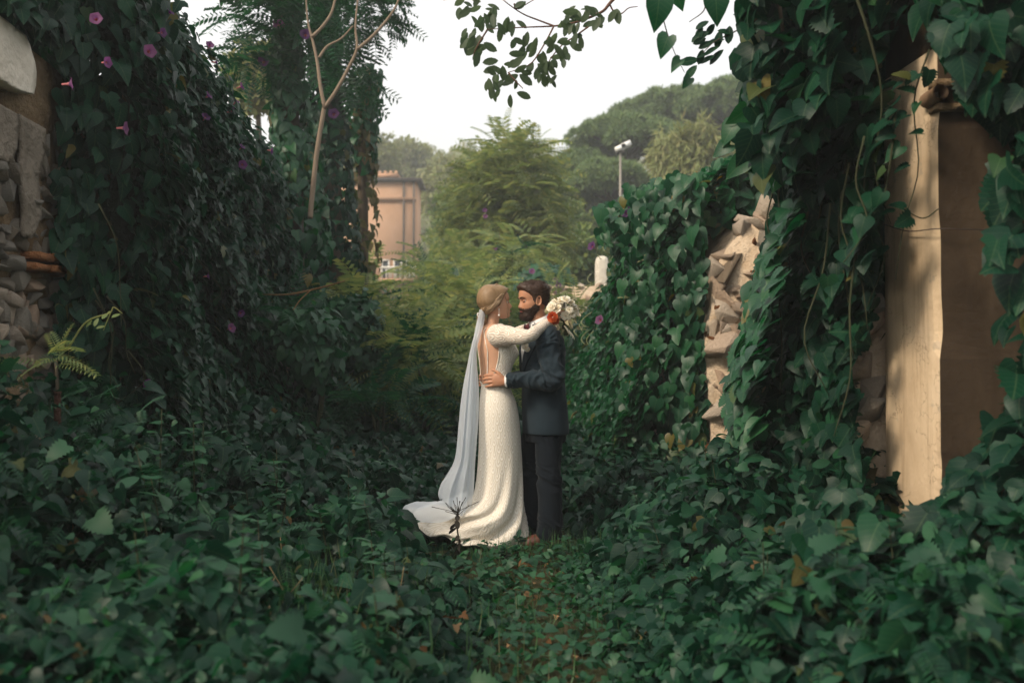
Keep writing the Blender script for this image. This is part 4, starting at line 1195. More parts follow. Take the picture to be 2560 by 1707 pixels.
ivy_column(ts, PS, [.26, .26, .22, .14, .12], 520, .13, M_RED, 60, ('heart', 'small'))
ivy_column(ts, PS[2:], [.2, .28, .24], 330, .13, M_VINE_L, 40)

# pinnate-leaved shrubs filling the far end of the corridor
SH = [(690, 790, 10.2, 80, 40, 14, 'dusty shrub with ladder-like leaves under the left vine'), (880, 720, 19, 70, 60, 50, 'frond shrub in front of the peach building'), (880, 790, 13.5, 100, 70, 34, 'dark ladder-leaved shrub at the foot of the ivy trees'), (985, 850, 16, 80, 70, 70, 'grey-green ladder-leaved shrub left of the bride'),
      (1010, 900, 13, 110, 90, 110, 'low ladder-leaved shrub near the end of the left wall'), (1120, 770, 20, 90, 100, 120, 'feathery shrub behind the veil'), (1130, 690, 25, 130, 90, 130, 'yellow-green feathery shrub above the bride'), (1075, 900, 16, 90, 110, 100, 'small frond thicket just left of the veil'), (950, 990, 11.5, 110, 40, 26, 'low fronds along the left wall foot'), (1290, 640, 24, 90, 70, 70, 'feathery shrub behind the two heads'), (1180, 820, 19, 110, 160, 150, 'tall frond shrub closing the corridor behind the couple'), (1370, 850, 18, 110, 150, 120, 'frond shrub hidden behind the groom beside the ruined wall'), (1230, 980, 15, 150, 90, 120, 'low frond thicket behind the couple at knee height')]
for (u, v, Y, ru, rv, n, lab) in SH:
    c = at(u, v, Y)
    s = thing('frond_shrub', lab, 'shrub', (c[0], c[1], float(ground_h(np.array([c[0]]), np.array([c[1]]))[0])), 'shrubs with ladder-like leaves')
    b = np.array(s.location)
    for k in range(3):
        e = c + (RNG.normal() * ru * Y / FOC * .4, RNG.normal() * .3, rv * Y / FOC * RNG.uniform(0, .7))
        stalk([b, (b + e) / 2 + (RNG.normal() * .1, 0, .1), e], [.025, .018, .008], M_STEM, s, 'stem')
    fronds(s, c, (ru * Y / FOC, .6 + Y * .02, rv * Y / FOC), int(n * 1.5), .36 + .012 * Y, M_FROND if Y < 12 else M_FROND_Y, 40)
    fronds(s, c - (0, -.3, rv * Y / FOC * .5), (ru * Y / FOC, .7, rv * Y / FOC), int(n * 1.1), .36 + .012 * Y, M_FROND, 0)
# leafy bushes along the foot of the left wall and at the corridor's end
for (u, v, Y, ru, rv, n, lab) in ((770, 860, 10, 90, 110, 900, 'rounded leafy bush at the foot of the left wall, nearest of three'), (880, 830, 12.5, 80, 110, 1000, 'rounded leafy bush under the ivy trees'), (975, 850, 17, 60, 60, 700, 'small-leaved bush below the peach building'), (1050, 940, 13, 90, 50, 700, 'low leafy bush left of the veil'), (1180, 900, 17, 90, 120, 1100, 'leafy bush closing the corridor behind the bride')):
    cc = at(u, v, Y)
    s = thing('leafy_bush', lab, 'bush', (cc[0], cc[1], 0), 'bushes of small heart-shaped leaves')
    for k in range(3):
        e_ = cc + (RNG.normal() * ru * Y / FOC * .4, RNG.normal() * .3, rv * Y / FOC * RNG.uniform(0, .6))
        stalk([np.array((cc[0], cc[1], 0.)), (np.array((cc[0], cc[1], 0.)) + e_) / 2 + (.08, 0, .1), e_], [.025, .018, .008], M_STEM, s, 'stem')
    d = RNG.normal(size=(n, 3)); d /= np.linalg.norm(d, axis=1)[:, None]
    lump = .72 + .5 * fbm(d[:, 0] * 2.2 + 7, d[:, 2] * 2.2 + d[:, 1], 5)
    p = cc + d * (ru * Y / FOC, .55, rv * Y / FOC) * (lump * RNG.uniform(.7, 1.0, n))[:, None]
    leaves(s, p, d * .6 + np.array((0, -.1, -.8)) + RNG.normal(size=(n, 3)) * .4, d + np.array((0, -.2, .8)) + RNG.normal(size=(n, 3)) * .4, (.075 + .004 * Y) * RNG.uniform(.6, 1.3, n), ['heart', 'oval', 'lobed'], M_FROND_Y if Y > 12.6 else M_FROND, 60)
# mound of ivy behind the groom
mound = thing('ivy_mound', 'mound of dark green creeper with pink flowers behind the two heads', 'shrub', tuple(at(1370, 760, 22)))
mound.location.z = 0
n = 1500
d = RNG.normal(size=(n, 3)); d /= np.linalg.norm(d, axis=1)[:, None]
p = at(1365, 760, 22) + d * (90 * 22 / FOC, .9, 100 * 22 / FOC) * RNG.uniform(.75, 1.05, n)[:, None]
leaves(mound, p, d * .5 + np.array((0, -.2, -.9)) + RNG.normal(size=(n, 3)) * .3, d + np.array((0, -.2, .8)), RNG.uniform(.14, .26, n), ['heart', 'heart_flat'], M_VINE_L, 120)
for (u, v) in ((1330, 678), (1388, 700), (1396, 712), (1386, 728)): flower(mound, at(u, v, 20.9), (0, -1, .3), 1.5)

def broadleaf(lab, u, v, Y, ru, rv, mat, n=700, size=.5, tpls=('sprig0', 'sprig1', 'sprig2'), nclump=16, name='broadleaf_tree', z0=None, trunkmat=None, drop=False):
    c = at(u, v, Y); R = np.array((ru * Y / FOC, ru * Y / FOC * .8, rv * Y / FOC))
    zb = float(ground_h(np.array([c[0]]), np.array([c[1]]))[0]) if z0 is None else z0
    th = thing(name, lab, 'tree', (c[0], c[1], zb))
    b = np.array((c[0], c[1], zb))
    V, F = ttube([b, (b + c) / 2 + (.1, 0, 0), c, c + (0, 0, R[2] * .7)], [.05 * R[0] + .12, .04 * R[0] + .1, .06 * R[0], .02], 8, 16); part('trunk', V, F, trunkmat or M_BARK, th)
    P, N, T = [], [], []
    for k in range(nclump):
        d = RNG.normal(size=3); d /= np.linalg.norm(d); d[2] = d[2] * .9 + .1
        cc = c + d * R * RNG.uniform(.45, .75); rr = R * RNG.uniform(.3, .5)
        if k < 6:
            V, F = ttube([c - (0, 0, R[2] * .3), (c + cc) / 2, cc], [.03 * R[0] + .02, .02 * R[0] + .02, .015], 5, 8); part('limb', V, F, trunkmat or M_BARK, th)
        m = n // nclump
        dd = RNG.normal(size=(m, 3)); dd /= np.linalg.norm(dd, axis=1)[:, None]
        P.append(cc + dd * rr * RNG.uniform(.6, 1.05, m)[:, None]); N.append(dd + np.array((0, 0, .7)) + RNG.normal(size=(m, 3)) * .3)
        T.append(dd * .5 + np.array((0, 0, -1.3 if drop else -.2)) + RNG.normal(size=(m, 3)) * .5)
    P, N, T = map(np.vstack, (P, N, T))
    leaves(th, P, T, N, size * RNG.uniform(.7, 1.3, len(P)), list(tpls), mat, 0, mass='crown')
    return th

# feathery tree with an ivy trunk in the middle distance
tm = thing('feathery_tree', 'tall feathery tree with ivy-wrapped trunk above the couple', 'tree', tuple(at(1285, 903, 28)))
tm.location.z = float(ground_h(np.array([0.]), np.array([28.]))[0])
PM = [at(1290, 950, 28), at(1288, 650, 28), at(1280, 480, 28), at(1275, 380, 28)]
V, F = ttube(PM, [.2, .16, .12, .05], 8, 20); part('trunk', V, F, M_BARK, tm)
ivy_column(tm, PM[:3], [.9, .6, .35], 1100, .24, M_VINE_L, 80)
for (u, v, ru, rv, n) in ((1270, 420, 90, 70, 90), (1230, 500, 90, 80, 110), (1320, 480, 80, 90, 110), (1270, 560, 140, 80, 120), (1190, 580, 70, 60, 60), (1340, 590, 70, 70, 70), (1268, 360, 40, 30, 22), (1335, 385, 40, 35, 24), (1200, 455, 50, 50, 40)):
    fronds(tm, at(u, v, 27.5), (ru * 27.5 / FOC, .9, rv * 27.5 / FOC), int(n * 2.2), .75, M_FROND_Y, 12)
for (u, v) in ((1212, 525), (1213, 540), (1245, 590), (1238, 620), (1255, 592)): flower(tm, at(u, v, 26), (0, -1, .3), 1.5)

BT = [('olive bushy tree right of the peach building', 1165, 560, 48, 90, 120, M_TREE), ('round tree on the slope behind the feathery tree', 1150, 470, 75, 120, 90, M_TREE_Y), ('dark tree in the gap right of the feathery tree', 1385, 560, 48, 80, 110, M_TREE), ('bushy tree low between the heads and the stone pines', 1440, 620, 40, 90, 100, M_TREE), ('pale tree behind the peach building roof', 1010, 430, 95, 110, 80, M_TREE_Y), ('wide tree on the slope left of the building', 900, 420, 80, 110, 110, M_TREE_Y), ('low tree at the foot of the peach building', 1125, 690, 40, 70, 80, M_TREE), ('brownish tree under the stone pines', 1480, 520, 55, 110, 110, M_TREE), ('far tree under the slope behind the couple', 1230, 640, 55, 140, 110, M_TREE_Y), ('small pale tree peeping over the end of the left wall', 640, 190, 24, 60, 70, M_TREE_Y), ('brown-green bush left of the white stone post', 1455, 660, 33, 60, 60, M_TREE)]
for (lab, u, v, Y, ru, rv, m) in BT:
    broadleaf(lab, u, v, Y, ru, rv, m, 1300, .26 + .0065 * Y)
broadleaf('drooping pale grey-green tree at the right behind the vine wall', 1745, 400, 36, 120, 130, M_TREE_Y, 2000, .62, ('drop0', 'drop1'), 22, 'drooping_tree', drop=True, trunkmat=M_BARK_P)

# stone pines
def stone_pine(lab, u, v, Y, ru, rv, ncl, seed):
    c = at(u, v, Y); zb = float(ground_h(np.array([c[0]]), np.array([c[1]]))[0])
    th = thing('stone_pine', lab, 'tree', (c[0], c[1], zb), 'stone pines on the right-hand slope')
    b = np.array((c[0], c[1], zb)); R = np.array((ru * Y / FOC, ru * Y / FOC, rv * Y / FOC))
    V, F = ttube([b, (b + c) / 2 + (.3, 0, 0), c - (0, 0, R[2] * .4)], [.32, .26, .2], 9, 14); part('trunk', V, F, M_BARK, th)
    r = np.random.default_rng(seed)
    P, N, T, S = [], [], [], []
    for k in range(ncl):
        a = r.uniform(0, 2 * np.pi); q = math.sqrt(r.random()) * .95
        top = math.sqrt(max(0, 1 - q * q))
        cc = c + R * np.array((q * math.cos(a), q * math.sin(a), top * r.uniform(.35, 1.0) - .25 - .25 * r.random()))
        cr = r.uniform(.55, .95)
        if k < 9:
            V, F = ttube([c - (0, 0, R[2] * .5), (c + cc) / 2 - (0, 0, R[2] * .15), cc], [.11, .08, .04], 6, 8); part('limb', V, F, M_BARK, th)
        m = 40
        d = r.normal(size=(m, 3)); d[:, 2] = np.abs(d[:, 2]) * 1.0 - .25; d /= np.linalg.norm(d, axis=1)[:, None]
        P.append(cc + d * np.array((1, 1, .75)) * cr * .8); N.append(d + np.array((0, 0, .4))); T.append(np.cross(d, r.normal(size=(m, 3)))); S.append(np.full(m, cr * .42))
    leaves(th, np.vstack(P), np.vstack(T), np.vstack(N), np.concatenate(S), ['tuft0', 'tuft1'], M_PINE, 0, mass='crown')
for k, a in enumerate((('topmost stone pine, its rounded crown highest on the slope', 1680, 300, 56, 150, 95, 80), ('stone pine in the middle of the row above the street lamp', 1570, 360, 50, 140, 85, 80), ('lowest stone pine, nearest the open sky gap', 1450, 450, 48, 90, 75, 60), ('stone pine mostly behind the hanging leaves at the right', 1830, 280, 54, 150, 90, 80), ('stone pine low behind the street lamp', 1530, 470, 46, 110, 70, 55))):
    stone_pine(*a, seed=k + 5)

# wood on the hill: one mass
n = 230
hxs = RNG.uniform(-75, 60, n); hys = RNG.uniform(95, 185, n)
P, N, S = [], [], []
for x, y in zip(hxs, hys):
    z = float(hill_h(np.array([x]), np.array([y]))[0]); m = 190
    r = RNG.uniform(2.6, 4.6); hgt = RNG.uniform(4, 7.5)
    d = RNG.normal(size=(m, 3)); d[:, 2] = np.abs(d[:, 2]) * 1.1 - .25; d /= np.linalg.norm(d, axis=1)[:, None]
    P.append(np.array((x, y, z + hgt * .55)) + d * (r, r, hgt * .55) * RNG.uniform(.8, 1.05, m)[:, None]); N.append(d + np.array((0, 0, .5))); S.append(RNG.uniform(.8, 1.5, m))
P, N, S = np.vstack(P), np.vstack(N), np.concatenate(S)
leaves(None, P, RNG.normal(size=P.shape), N, S, ['sprig0', 'sprig1'], M_TREE_Y, 0, mass='hillside_wood')
# ------------------------------------------------------------------ the couple
def remesh(name, geos, voxel, smooth, mat, parent, disp=None):
    V, F = cat_geo(geos)
    me = mesh_np(name, V, F, None)
    o = bpy.data.objects.new(name, me); COL.objects.link(o)
    m = o.modifiers.new('r', 'REMESH'); m.mode = 'VOXEL'; m.voxel_size = voxel; m.adaptivity = 0
    if smooth:
        s = o.modifiers.new('s', 'SMOOTH'); s.factor = .5; s.iterations = smooth
    dg = bpy.context.evaluated_depsgraph_get()
    me2 = bpy.data.meshes.new_from_object(o.evaluated_get(dg))
    bpy.data.objects.remove(o); bpy.data.meshes.remove(me)
    me2.name = name
    if disp is not None:
        n = len(me2.vertices); co = np.empty(n * 3, np.float32); no = np.empty(n * 3, np.float32)
        me2.vertices.foreach_get('co', co); me2.vertices.foreach_get('normal', no)
        co = co.reshape(-1, 3); no = no.reshape(-1, 3)
        co = co + no * disp(co)[:, None]
        me2.vertices.foreach_set('co', co.astype(np.float32).ravel()); me2.update()
    me2.polygons.foreach_set('use_smooth', np.ones(len(me2.polygons), dtype=bool))
    me2.materials.clear(); me2.materials.append(mat)
    return link(name, me2, parent)

def skin_mat(name, col, rough=.5):
    t = NT(name)
    n = t.noise(14, 3)
    c = t.mix(t.math('MULTIPLY', n, .5), (*col, 1), (col[0] * 1.08, col[1] * .86, col[2] * .8, 1))
    return t.done(t.bsdf(c, rough, .35, None, sub=(.15, (.02, .008, .004), .5)))
M_SKIN_G = skin_mat('tanned_skin', (.44, .225, .13))
M_SKIN_B = skin_mat('fair_skin', (.55, .33, .215))
def hair_mat(name, a, b, sc=(60, 60, 60)):
    t = NT(name)
    n = t.noise(1.0, 4, vec=t.scaled(t.coord('Object'), sc))
    c = t.mix(n, (*a, 1), (*b, 1))
    return t.done(t.bsdf(c, .5, .35, t.bump(n, .8, .006)))
M_HAIR_G = hair_mat('dark_brown_hair', (.022, .011, .007), (.075, .038, .022))
M_BEARD = hair_mat('dark_beard', (.018, .009, .006), (.060, .028, .016), (120, 120, 120))
M_HAIR_B = hair_mat('blonde_hair', (.16, .095, .046), (.33, .215, .115), (25, 90, 25))
M_STRAND = foliage('blonde_strand', [(0.0, (.10, .055, .026)), (.5, (.30, .19, .10)), (1.0, (.56, .41, .26))], .42, .4, .1)
M_LIP = plain('lip_red', (.30, .07, .06), .45, .4)
M_EYE = plain('eye_white', (.7, .68, .64), .2, .5)
M_LASH = plain('dark_lash', (.02, .012, .01), .6, .2)

# ---- head
HZ = [-.116, -.108, -.098, -.085, -.07, -.055, -.04, -.02, 0, .012, .03, .05, .07, .09, .105, .114, .118]
HF = [.050, .074, .083, .084, .082, .084, .085, .084, .082, .084, .091, .091, .086, .072, .050, .026, .002]
HB = [.020, .010, -.010, -.036, -.060, -.074, -.084, -.093, -.100, -.102, -.105, -.105, -.101, -.087, -.066, -.040, -.002]
HW = [.022, .034, .044, .053, .060, .065, .068, .071, .073, .074, .0755, .076, .073, .063, .046, .027, .002]
def head_grid(nz=64, nt=72, male=True):
    zz = np.concatenate([np.linspace(-.116, .09, nz - 14), np.linspace(.094, .118, 14)])
    f = np.interp(zz, HZ, HF); b = np.interp(zz, HZ, HB); w = np.interp(zz, HZ, HW)
    th = np.linspace(0, 2 * np.pi, nt, endpoint=False)
    c, s = np.cos(th), np.sin(th)
    e = 2 / 2.25
    cc = np.sign(c) * np.abs(c) ** e; ss = np.sign(s) * np.abs(s) ** e
    x = (f + b)[:, None] / 2 + (f - b)[:, None] / 2 * cc[None]
    y = w[:, None] * ss[None]
    z = np.repeat(zz[:, None], nt, 1)
    fr = sstep(.2, .7, c)[None] * np.ones_like(x)
    g = lambda v, m, sd: np.exp(-((v - m) / sd) ** 2)
    nose = np.interp(zz, [-.052, -.046, -.036, -.028, -.01, .008, .02, .03], [0, .012, .0255, .0245, .015, .006, .002, 0])[:, None]
    nw = np.interp(zz, [-.05, -.035, -.02, .02], [.015, .014, .010, .008])[:, None]
    x = x + fr * nose * g(y, 0, nw) * (1.0 if male else .95)
    x = x + fr * (.0065 * g(z, -.0615, .0055) + .0065 * g(z, -.0725, .0060)) * g(y, 0, .021)
    x = x - fr * .0030 * g(z, -.067, .003) * g(y, 0, .02) - fr * .004 * g(z, -.083, .007) * g(y, 0, .02)
    x = x + fr * (.007 if male else .004) * g(z, -.100, .011) * g(y, 0, .022)
    x = x - fr * .0115 * g(z, .006, .013) * (g(y, .032, .016) + g(y, -.032, .016))
    x = x + fr * (.0045 if male else .002) * g(z, .026, .009) * g(np.abs(y), .030, .022)
    x = x + fr * .004 * g(z, -.022, .018) * g(np.abs(y), .047, .015)
    y = y * (1 + .03 * g(z, -.02, .02) * g(x, .04, .04))
    if not male:
        y = y * np.interp(z, [-.116, -.06, .0, .12], [.86, .92, .97, .98])
    return np.stack([x, y, z], -1)

class Head:
    def __init__(s, pos, yaw, pitch, roll, scale, male):
        s.male = male
        M = Matrix.Translation(pos) @ Matrix.Rotation(yaw, 4, 'Z') @ Matrix.Rotation(pitch, 4, 'Y') @ Matrix.Rotation(roll, 4, 'X') @ Matrix.Diagonal((*scale, 1))
        s.M = np.array(M)
        s.G = head_grid(male=male)
    def w(s, P):
        P = np.asarray(P, float)
        return P @ s.M[:3, :3].T + s.M[:3, 3]
    def geos(s):
        V, F = rings(s.G)
        out = [(s.w(V), F)]
        for sg in (-1, 1):                      # ears: flat lobe with a raised rim
            a = np.linspace(0, 2 * np.pi, 15)
            e = np.column_stack([-.014 + .016 * np.cos(a) - .004 * np.sin(a), np.full(15, sg * .079), -.008 + .031 * np.sin(a)])
            e[:, 1] += sg * .006 * (e[:, 0] < -.014)
            out.append((lambda vf: (s.w(vf[0]), vf[1]))(ttube(e, .0048, 6)))
            d = ico(2)[0]; d = d / np.linalg.norm(d, axis=1)[:, None]
            out.append((s.w(d * (.013, .0065, .026) + (-.013, sg * .074, -.010)), ico(2)[1]))
        return out
    def shell(s, maskf, thickf, name, mat, parent, under=.005, noise=0.0, nsc=60):
        """a layer lying over the head where maskf is 1, sunk under the skin elsewhere"""
        G = s.G; x, y, z = G[..., 0], G[..., 1], G[..., 2]
        N = np.cross(np.roll(G, -1, 1) - np.roll(G, 1, 1), np.gradient(G, axis=0))
        N /= np.linalg.norm(N, axis=-1)[..., None] + 1e-9
        cen = np.stack([np.full_like(x, -.005), 0 * y, z * .8 + .01], -1)
        N = np.where((np.sum(N * (G - cen), -1) < 0)[..., None], -N, N)
        m = maskf(x, y, z); t = -under + (under + thickf(x, y, z)) * m
        if noise:
            t = t + noise * (fbm(np.arctan2(y, x) * nsc / 6 + z * 4, z * nsc / 2, 3) - .5) * m
        V, F = rings(G + N * t[..., None])
        return part(name, s.w(V), F, mat, parent)
    def blob(s, name, c, r, mat, parent):
        d = ico(3)[0]; F = ico(3)[1]; d = d / np.linalg.norm(d, axis=1)[:, None]
        return part(name, s.w(d * np.array(r) + np.array(c)), F, mat, parent)
    def line(s, name, P, r, mat, parent, seg=12, flat=None, n=6):
        V, F = ttube(s.w(P), r, n, seg, flat=flat)
        return part(name, V, F, mat, parent)

def hand(wrist, knuck_dir, palm_nrm, span, fingers, thumb, size=1.0):
    """palm + five separate fingers; fingers: list of polylines (world), thumb polyline"""
    out = []
    out.append(span)
    for P in fingers: out.append(ttube(P, [.0108 * size, .0103 * size, .0092 * size, .0068 * size][:len(P)] if len(P) == 4 else .0085 * size, 8, 14))
    out.append(ttube(thumb, [.0125 * size, .0115 * size, .0095 * size, .007 * size][:len(thumb)], 8, 12))
    return out
def palm(P, w, th, seg=12, up=(0, 0, 1)):
    """flattened tube: P wrist->knuckles, w half widths, flat ratio th"""
    return ttube(P, w, 14, seg, flat=(1.0, th), up=up)

class Torso:
    def __init__(s, sec, f, l, Y0):
        s.sec = np.array(sec, float); s.f, s.l, s.Y0 = np.array(f), np.array(l), Y0
    def at(s, z, phi, off=0.0, p=2.25):
        """phi 0 = front, +90 deg = towards l"""
        S = s.sec
        Xc = np.interp(z, S[:, 0], S[:, 1]); ra = np.interp(z, S[:, 0], S[:, 2]); rb = np.interp(z, S[:, 0], S[:, 3])
        e = 2 / p
        c, sn = np.cos(phi), np.sin(phi)
        c = np.sign(c) * np.abs(c) ** e; sn = np.sign(sn) * np.abs(sn) ** e
        out = np.zeros(np.broadcast(z, phi).shape + (3,))
        out[..., 0] = Xc; out[..., 1] = s.Y0; out[..., 2] = z
        return out + (c * (rb + off))[..., None] * s.f + (sn * (ra + off))[..., None] * s.l
    def geo(s, z0, z1, off=0.0, nz=30, nt=40):
        zz = np.linspace(z0, z1, nz); ph = np.linspace(0, 2 * np.pi, nt, endpoint=False)
        Z, P = np.meshgrid(zz, ph, indexing='ij')
        return rings(s.at(Z, P, off))
    def patch(s, z0, z1, lo, hi, off, th, nz=24, nt=24, extra=None):
        """a curved panel between the angles lo(z)..hi(z), with thickness"""
        zz = np.linspace(z0, z1, nz); u = np.linspace(0, 1, nt)
        lo_, hi_ = np.array([lo(z) for z in zz]), np.array([hi(z) for z in zz])
        P = lo_[:, None] + (hi_ - lo_)[:, None] * u; Z = np.repeat(zz[:, None], nt, 1)
        o = off if extra is None else off + extra(Z, P)
        A = s.at(Z, P, o); B = s.at(Z, P, off - th)
        R = np.concatenate([A, B[:, ::-1]], 1)
        return rings(R)
D = math.radians

# ================================================================= groom
YG = 6.86
ag = D(16)
fg = (-math.cos(ag), -math.sin(ag), 0); lg_ = (math.sin(ag), -math.cos(ag), 0)
groom = thing('person', 'bearded man in blue-grey suit and dark red bow tie embracing the blonde woman', 'person', (.2, YG, 0))
hg = Head((.145, YG - .02, 1.667), math.pi + D(17), D(7), D(0), (1.05, 1.0, 1.0), True)
TG = Torso([(.72, .228, .150, .115), (.85, .222, .165, .118), (1.0, .215, .168, .112), (1.1, .212, .17, .112), (1.25, .212, .185, .118), (1.35, .213, .195, .118), (1.42, .212, .19, .10), (1.47, .205, .15, .082), (1.50, .195, .09, .066), (1.53, .19, .06, .058)], fg, lg_, YG)
def wp_(x, dy, z, Y0): return np.array((x, Y0 + dy, z))
SHL, ELL, WRL = wp_(.232, -.205, 1.415, YG), wp_(.262, -.275, 1.135, YG), wp_(-.045, -.215, 1.118, YG)
SHR, ELR, WRR = wp_(.195, .20, 1.415, YG), wp_(.20, .31, 1.14, YG), wp_(-.08, .235, 1.115, YG)
geos = hg.geos()
geos.append(ttube([(.195, YG, 1.44), (.185, YG, 1.50), (.172, YG - .01, 1.56), (.168, YG - .012, 1.62)], [.075, .064, .060, .056], 16, 12))
geos.append(TG.geo(.72, 1.53))
for sh, el, wr in ((SHL, ELL, WRL), (SHR, ELR, WRR)):
    geos.append(ttube([sh, sh * .5 + el * .5, el, el * .5 + wr * .5, wr], [.055, .048, .040, .038, .027], 12, 24))
# camera-side hand: back of the hand to us, fingers along her back
yh = 6.640
gp = palm([(-.035, yh + .004, 1.117), (-.07, yh, 1.122), (-.105, yh + .004, 1.125), (-.128, yh + .010, 1.124)], [.026, .038, .044, .042], .34)
fing = [[(-.110, yh + .010, 1.156), (-.145, yh + .012, 1.160), (-.173, yh + .030, 1.157), (-.192, yh + .055, 1.150)],
        [(-.112, yh + .008, 1.135), (-.150, yh + .012, 1.137), (-.182, yh + .034, 1.132), (-.200, yh + .064, 1.126)],
        [(-.110, yh + .008, 1.113), (-.147, yh + .012, 1.112), (-.179, yh + .034, 1.107), (-.196, yh + .060, 1.101)],
        [(-.104, yh + .010, 1.093), (-.135, yh + .012, 1.089), (-.162, yh + .028, 1.083), (-.180, yh + .048, 1.079)]]
thumb = [(-.062, yh - .002, 1.142), (-.085, yh, 1.168), (-.112, yh + .008, 1.186), (-.140, yh + .018, 1.194)]
geos += hand(None, None, None, gp, fing, thumb, 1.0)
# far-side hand: round her waist, finger tips showing at her back
xb = -.216
gp2 = palm([(-.085, YG + .225, 1.115), (-.13, YG + .175, 1.117), (-.175, YG + .11, 1.12), (-.198, YG + .07, 1.12)], [.026, .036, .042, .040], .36)
f2 = [[(-.195, YG + .075, 1.120 + dz), (-.212, YG + .03, 1.121 + dz), (-.219, YG - .02, 1.118 + dz), (-.214, YG - .07 + .012 * abs(k - 1), 1.114 + dz)] for k, dz in enumerate((.033, .011, -.012, -.032))]
t2 = [(-.12, YG + .18, 1.145), (-.16, YG + .13, 1.172), (-.19, YG + .09, 1.188), (-.20, YG + .05, 1.195)]
geos += hand(None, None, None, gp2, f2, t2, 1.0)
LEGS = {1: [(.245, YG - .075, .80), (.25, YG - .095, .50), (.252, YG - .12, .10)], -1: [(.175, YG + .065, .80), (.145, YG + .07, .50), (.14, YG + .06, .10)]}
for k, P in LEGS.items():
    geos.append(ttube(P, [.082, .058, .04], 14, 20))
    x, y = P[-1][0], P[-1][1]
    geos.append(ttube([(x + .05, y, .05), (x, y - .005, .055), (x - .10, y - .03, .035), (x - .17, y - .045, .028)], [.032, .038, .036, .024], 10, 14))
remesh('body', geos, .0042, 2, M_SKIN_G, groom)

# hair, beard, face
def hl_m(x, y): return np.interp(x, [-.11, -.09, -.06, -.03, -.012, .004, .015, .03, .045, .06, .075, .088, .1], [-.066, -.062, -.050, -.030, -.022, -.028, -.022, .030, .050, .064, .076, .081, .083])
hg.shell(lambda x, y, z: sstep(-.004, .012, z - hl_m(x, y)), lambda x, y, z: (.0025 + .0045 * sstep(-.03, .03, z)) + .011 * sstep(.03, .09, z) + .014 * sstep(.0, .09, x) * sstep(.06, .10, z), 'hair', M_HAIR_G, groom, noise=.008, nsc=90)
def bmask(x, y, z):
    up = np.interp(x, [-.03, -.012, .004, .02, .04, .06, .075, .09, .11], [-.06, -.035, -.014, -.032, -.046, -.053, -.052, -.0475, -.047])
    m = sstep(-.004, .007, up - z) * sstep(-.035, -.008, x + .35 * (z + .05) * (z < -.05))
    lip = np.exp(-(y / .021) ** 4) * np.exp(-((z + .0675) / .0075) ** 4) * (x > .07)
    return m * (1 - lip)
hg.shell(bmask, lambda x, y, z: .0035 + .013 * sstep(-.075, -.105, z) * sstep(.0, .05, x) + .003 * sstep(.06, .085, x), 'beard', M_BEARD, groom, under=.004, noise=.006, nsc=160)
hg.line('lips', [(.0885, -.019, -.0675), (.0935, -.008, -.0665), (.0955, 0, -.067), (.0935, .008, -.0665), (.0885, .019, -.0675)], [.002, .0045, .005, .0045, .002], M_LIP, groom)
for sg in (-1, 1):
    e = hg.blob('eye', (.0672, sg * .032, .004), (.0105, .0120, .0105), M_EYE, groom)
    hg.line('eyelid', [(.0700, sg * .045, -.002), (.0778, sg * .037, -.003), (.0790, sg * .029, -.003), (.0745, sg * .021, -.002)], .0018, M_LASH, groom)
    hg.line('eyebrow', [(.072, sg * .054, .025), (.085, sg * .043, .030), (.0925, sg * .030, .028), (.094, sg * .015, .0235)], [.002, .0035, .0042, .003], M_HAIR_G, groom)
    lidV, lidF = rings(np.array([[(.0682 + .0115 * math.cos(p) * math.cos(q), sg * .032 + .0130 * math.cos(p) * math.sin(q), .004 + .0115 * math.sin(p)) for q in np.linspace(-1.5, 1.5, 11)] for p in np.linspace(-.55, 1.4, 9)]), close=False, cap=(False, False))
    part('upper_lid', hg.w(lidV), lidF, M_SKIN_G, groom)
def fuzz(hd, maskf, thickf, n, L, flow, mat, parent, w=.0012, seed=1, name='hair_strands'):
    """thousands of single hairs standing on a hair layer"""
    r = np.random.default_rng(seed)
    G = hd.G; x, y, z = G[..., 0].ravel(), G[..., 1].ravel(), G[..., 2].ravel()
    m = maskf(G[..., 0], G[..., 1], G[..., 2]).ravel()
    N = np.cross(np.roll(G, -1, 1) - np.roll(G, 1, 1), np.gradient(G, axis=0)); N /= np.linalg.norm(N, axis=-1)[..., None] + 1e-9
    cen = np.stack([np.full_like(G[..., 0], -.005), 0 * G[..., 1], G[..., 2] * .8 + .01], -1)
    N = np.where((np.sum(N * (G - cen), -1) < 0)[..., None], -N, N).reshape(-1, 3)
    ok = np.nonzero(m > .35)[0]; i = r.choice(ok, n)
    t_ = thickf(G[..., 0], G[..., 1], G[..., 2]) if callable(thickf) else thickf
    t_ = (np.ones_like(G[..., 0]) * t_).ravel()[i] * m[i]
    p = np.column_stack([x, y, z])[i] + N[i] * (t_ - .0015)[:, None] + r.normal(size=(n, 3)) * .0028
    dr = N[i] * .55 + np.array(flow) + r.normal(size=(n, 3)) * .35; dr /= np.linalg.norm(dr, axis=1)[:, None]
    s = np.cross(dr, r.normal(size=(n, 3))); s /= np.linalg.norm(s, axis=1)[:, None]
    l = (L * r.uniform(.5, 1.2, n))[:, None]
    V = np.stack([p + s * w, p - s * w, p + dr * l], 1).reshape(-1, 3)
    o = part(name, hd.w(V), np.arange(n * 3).reshape(-1, 3), mat, parent); o['kind'] = 'stuff'
M_GHAIR = foliage('brown_strand', [(0.0, (.016, .008, .005)), (.6, (.05, .026, .015)), (1.0, (.11, .062, .036))], .5, .35, .1)
M_GBEARD = foliage('beard_hair', [(0.0, (.012, .006, .004)), (.7, (.040, .020, .012)), (1.0, (.085, .042, .024))], .55, .3, .1)
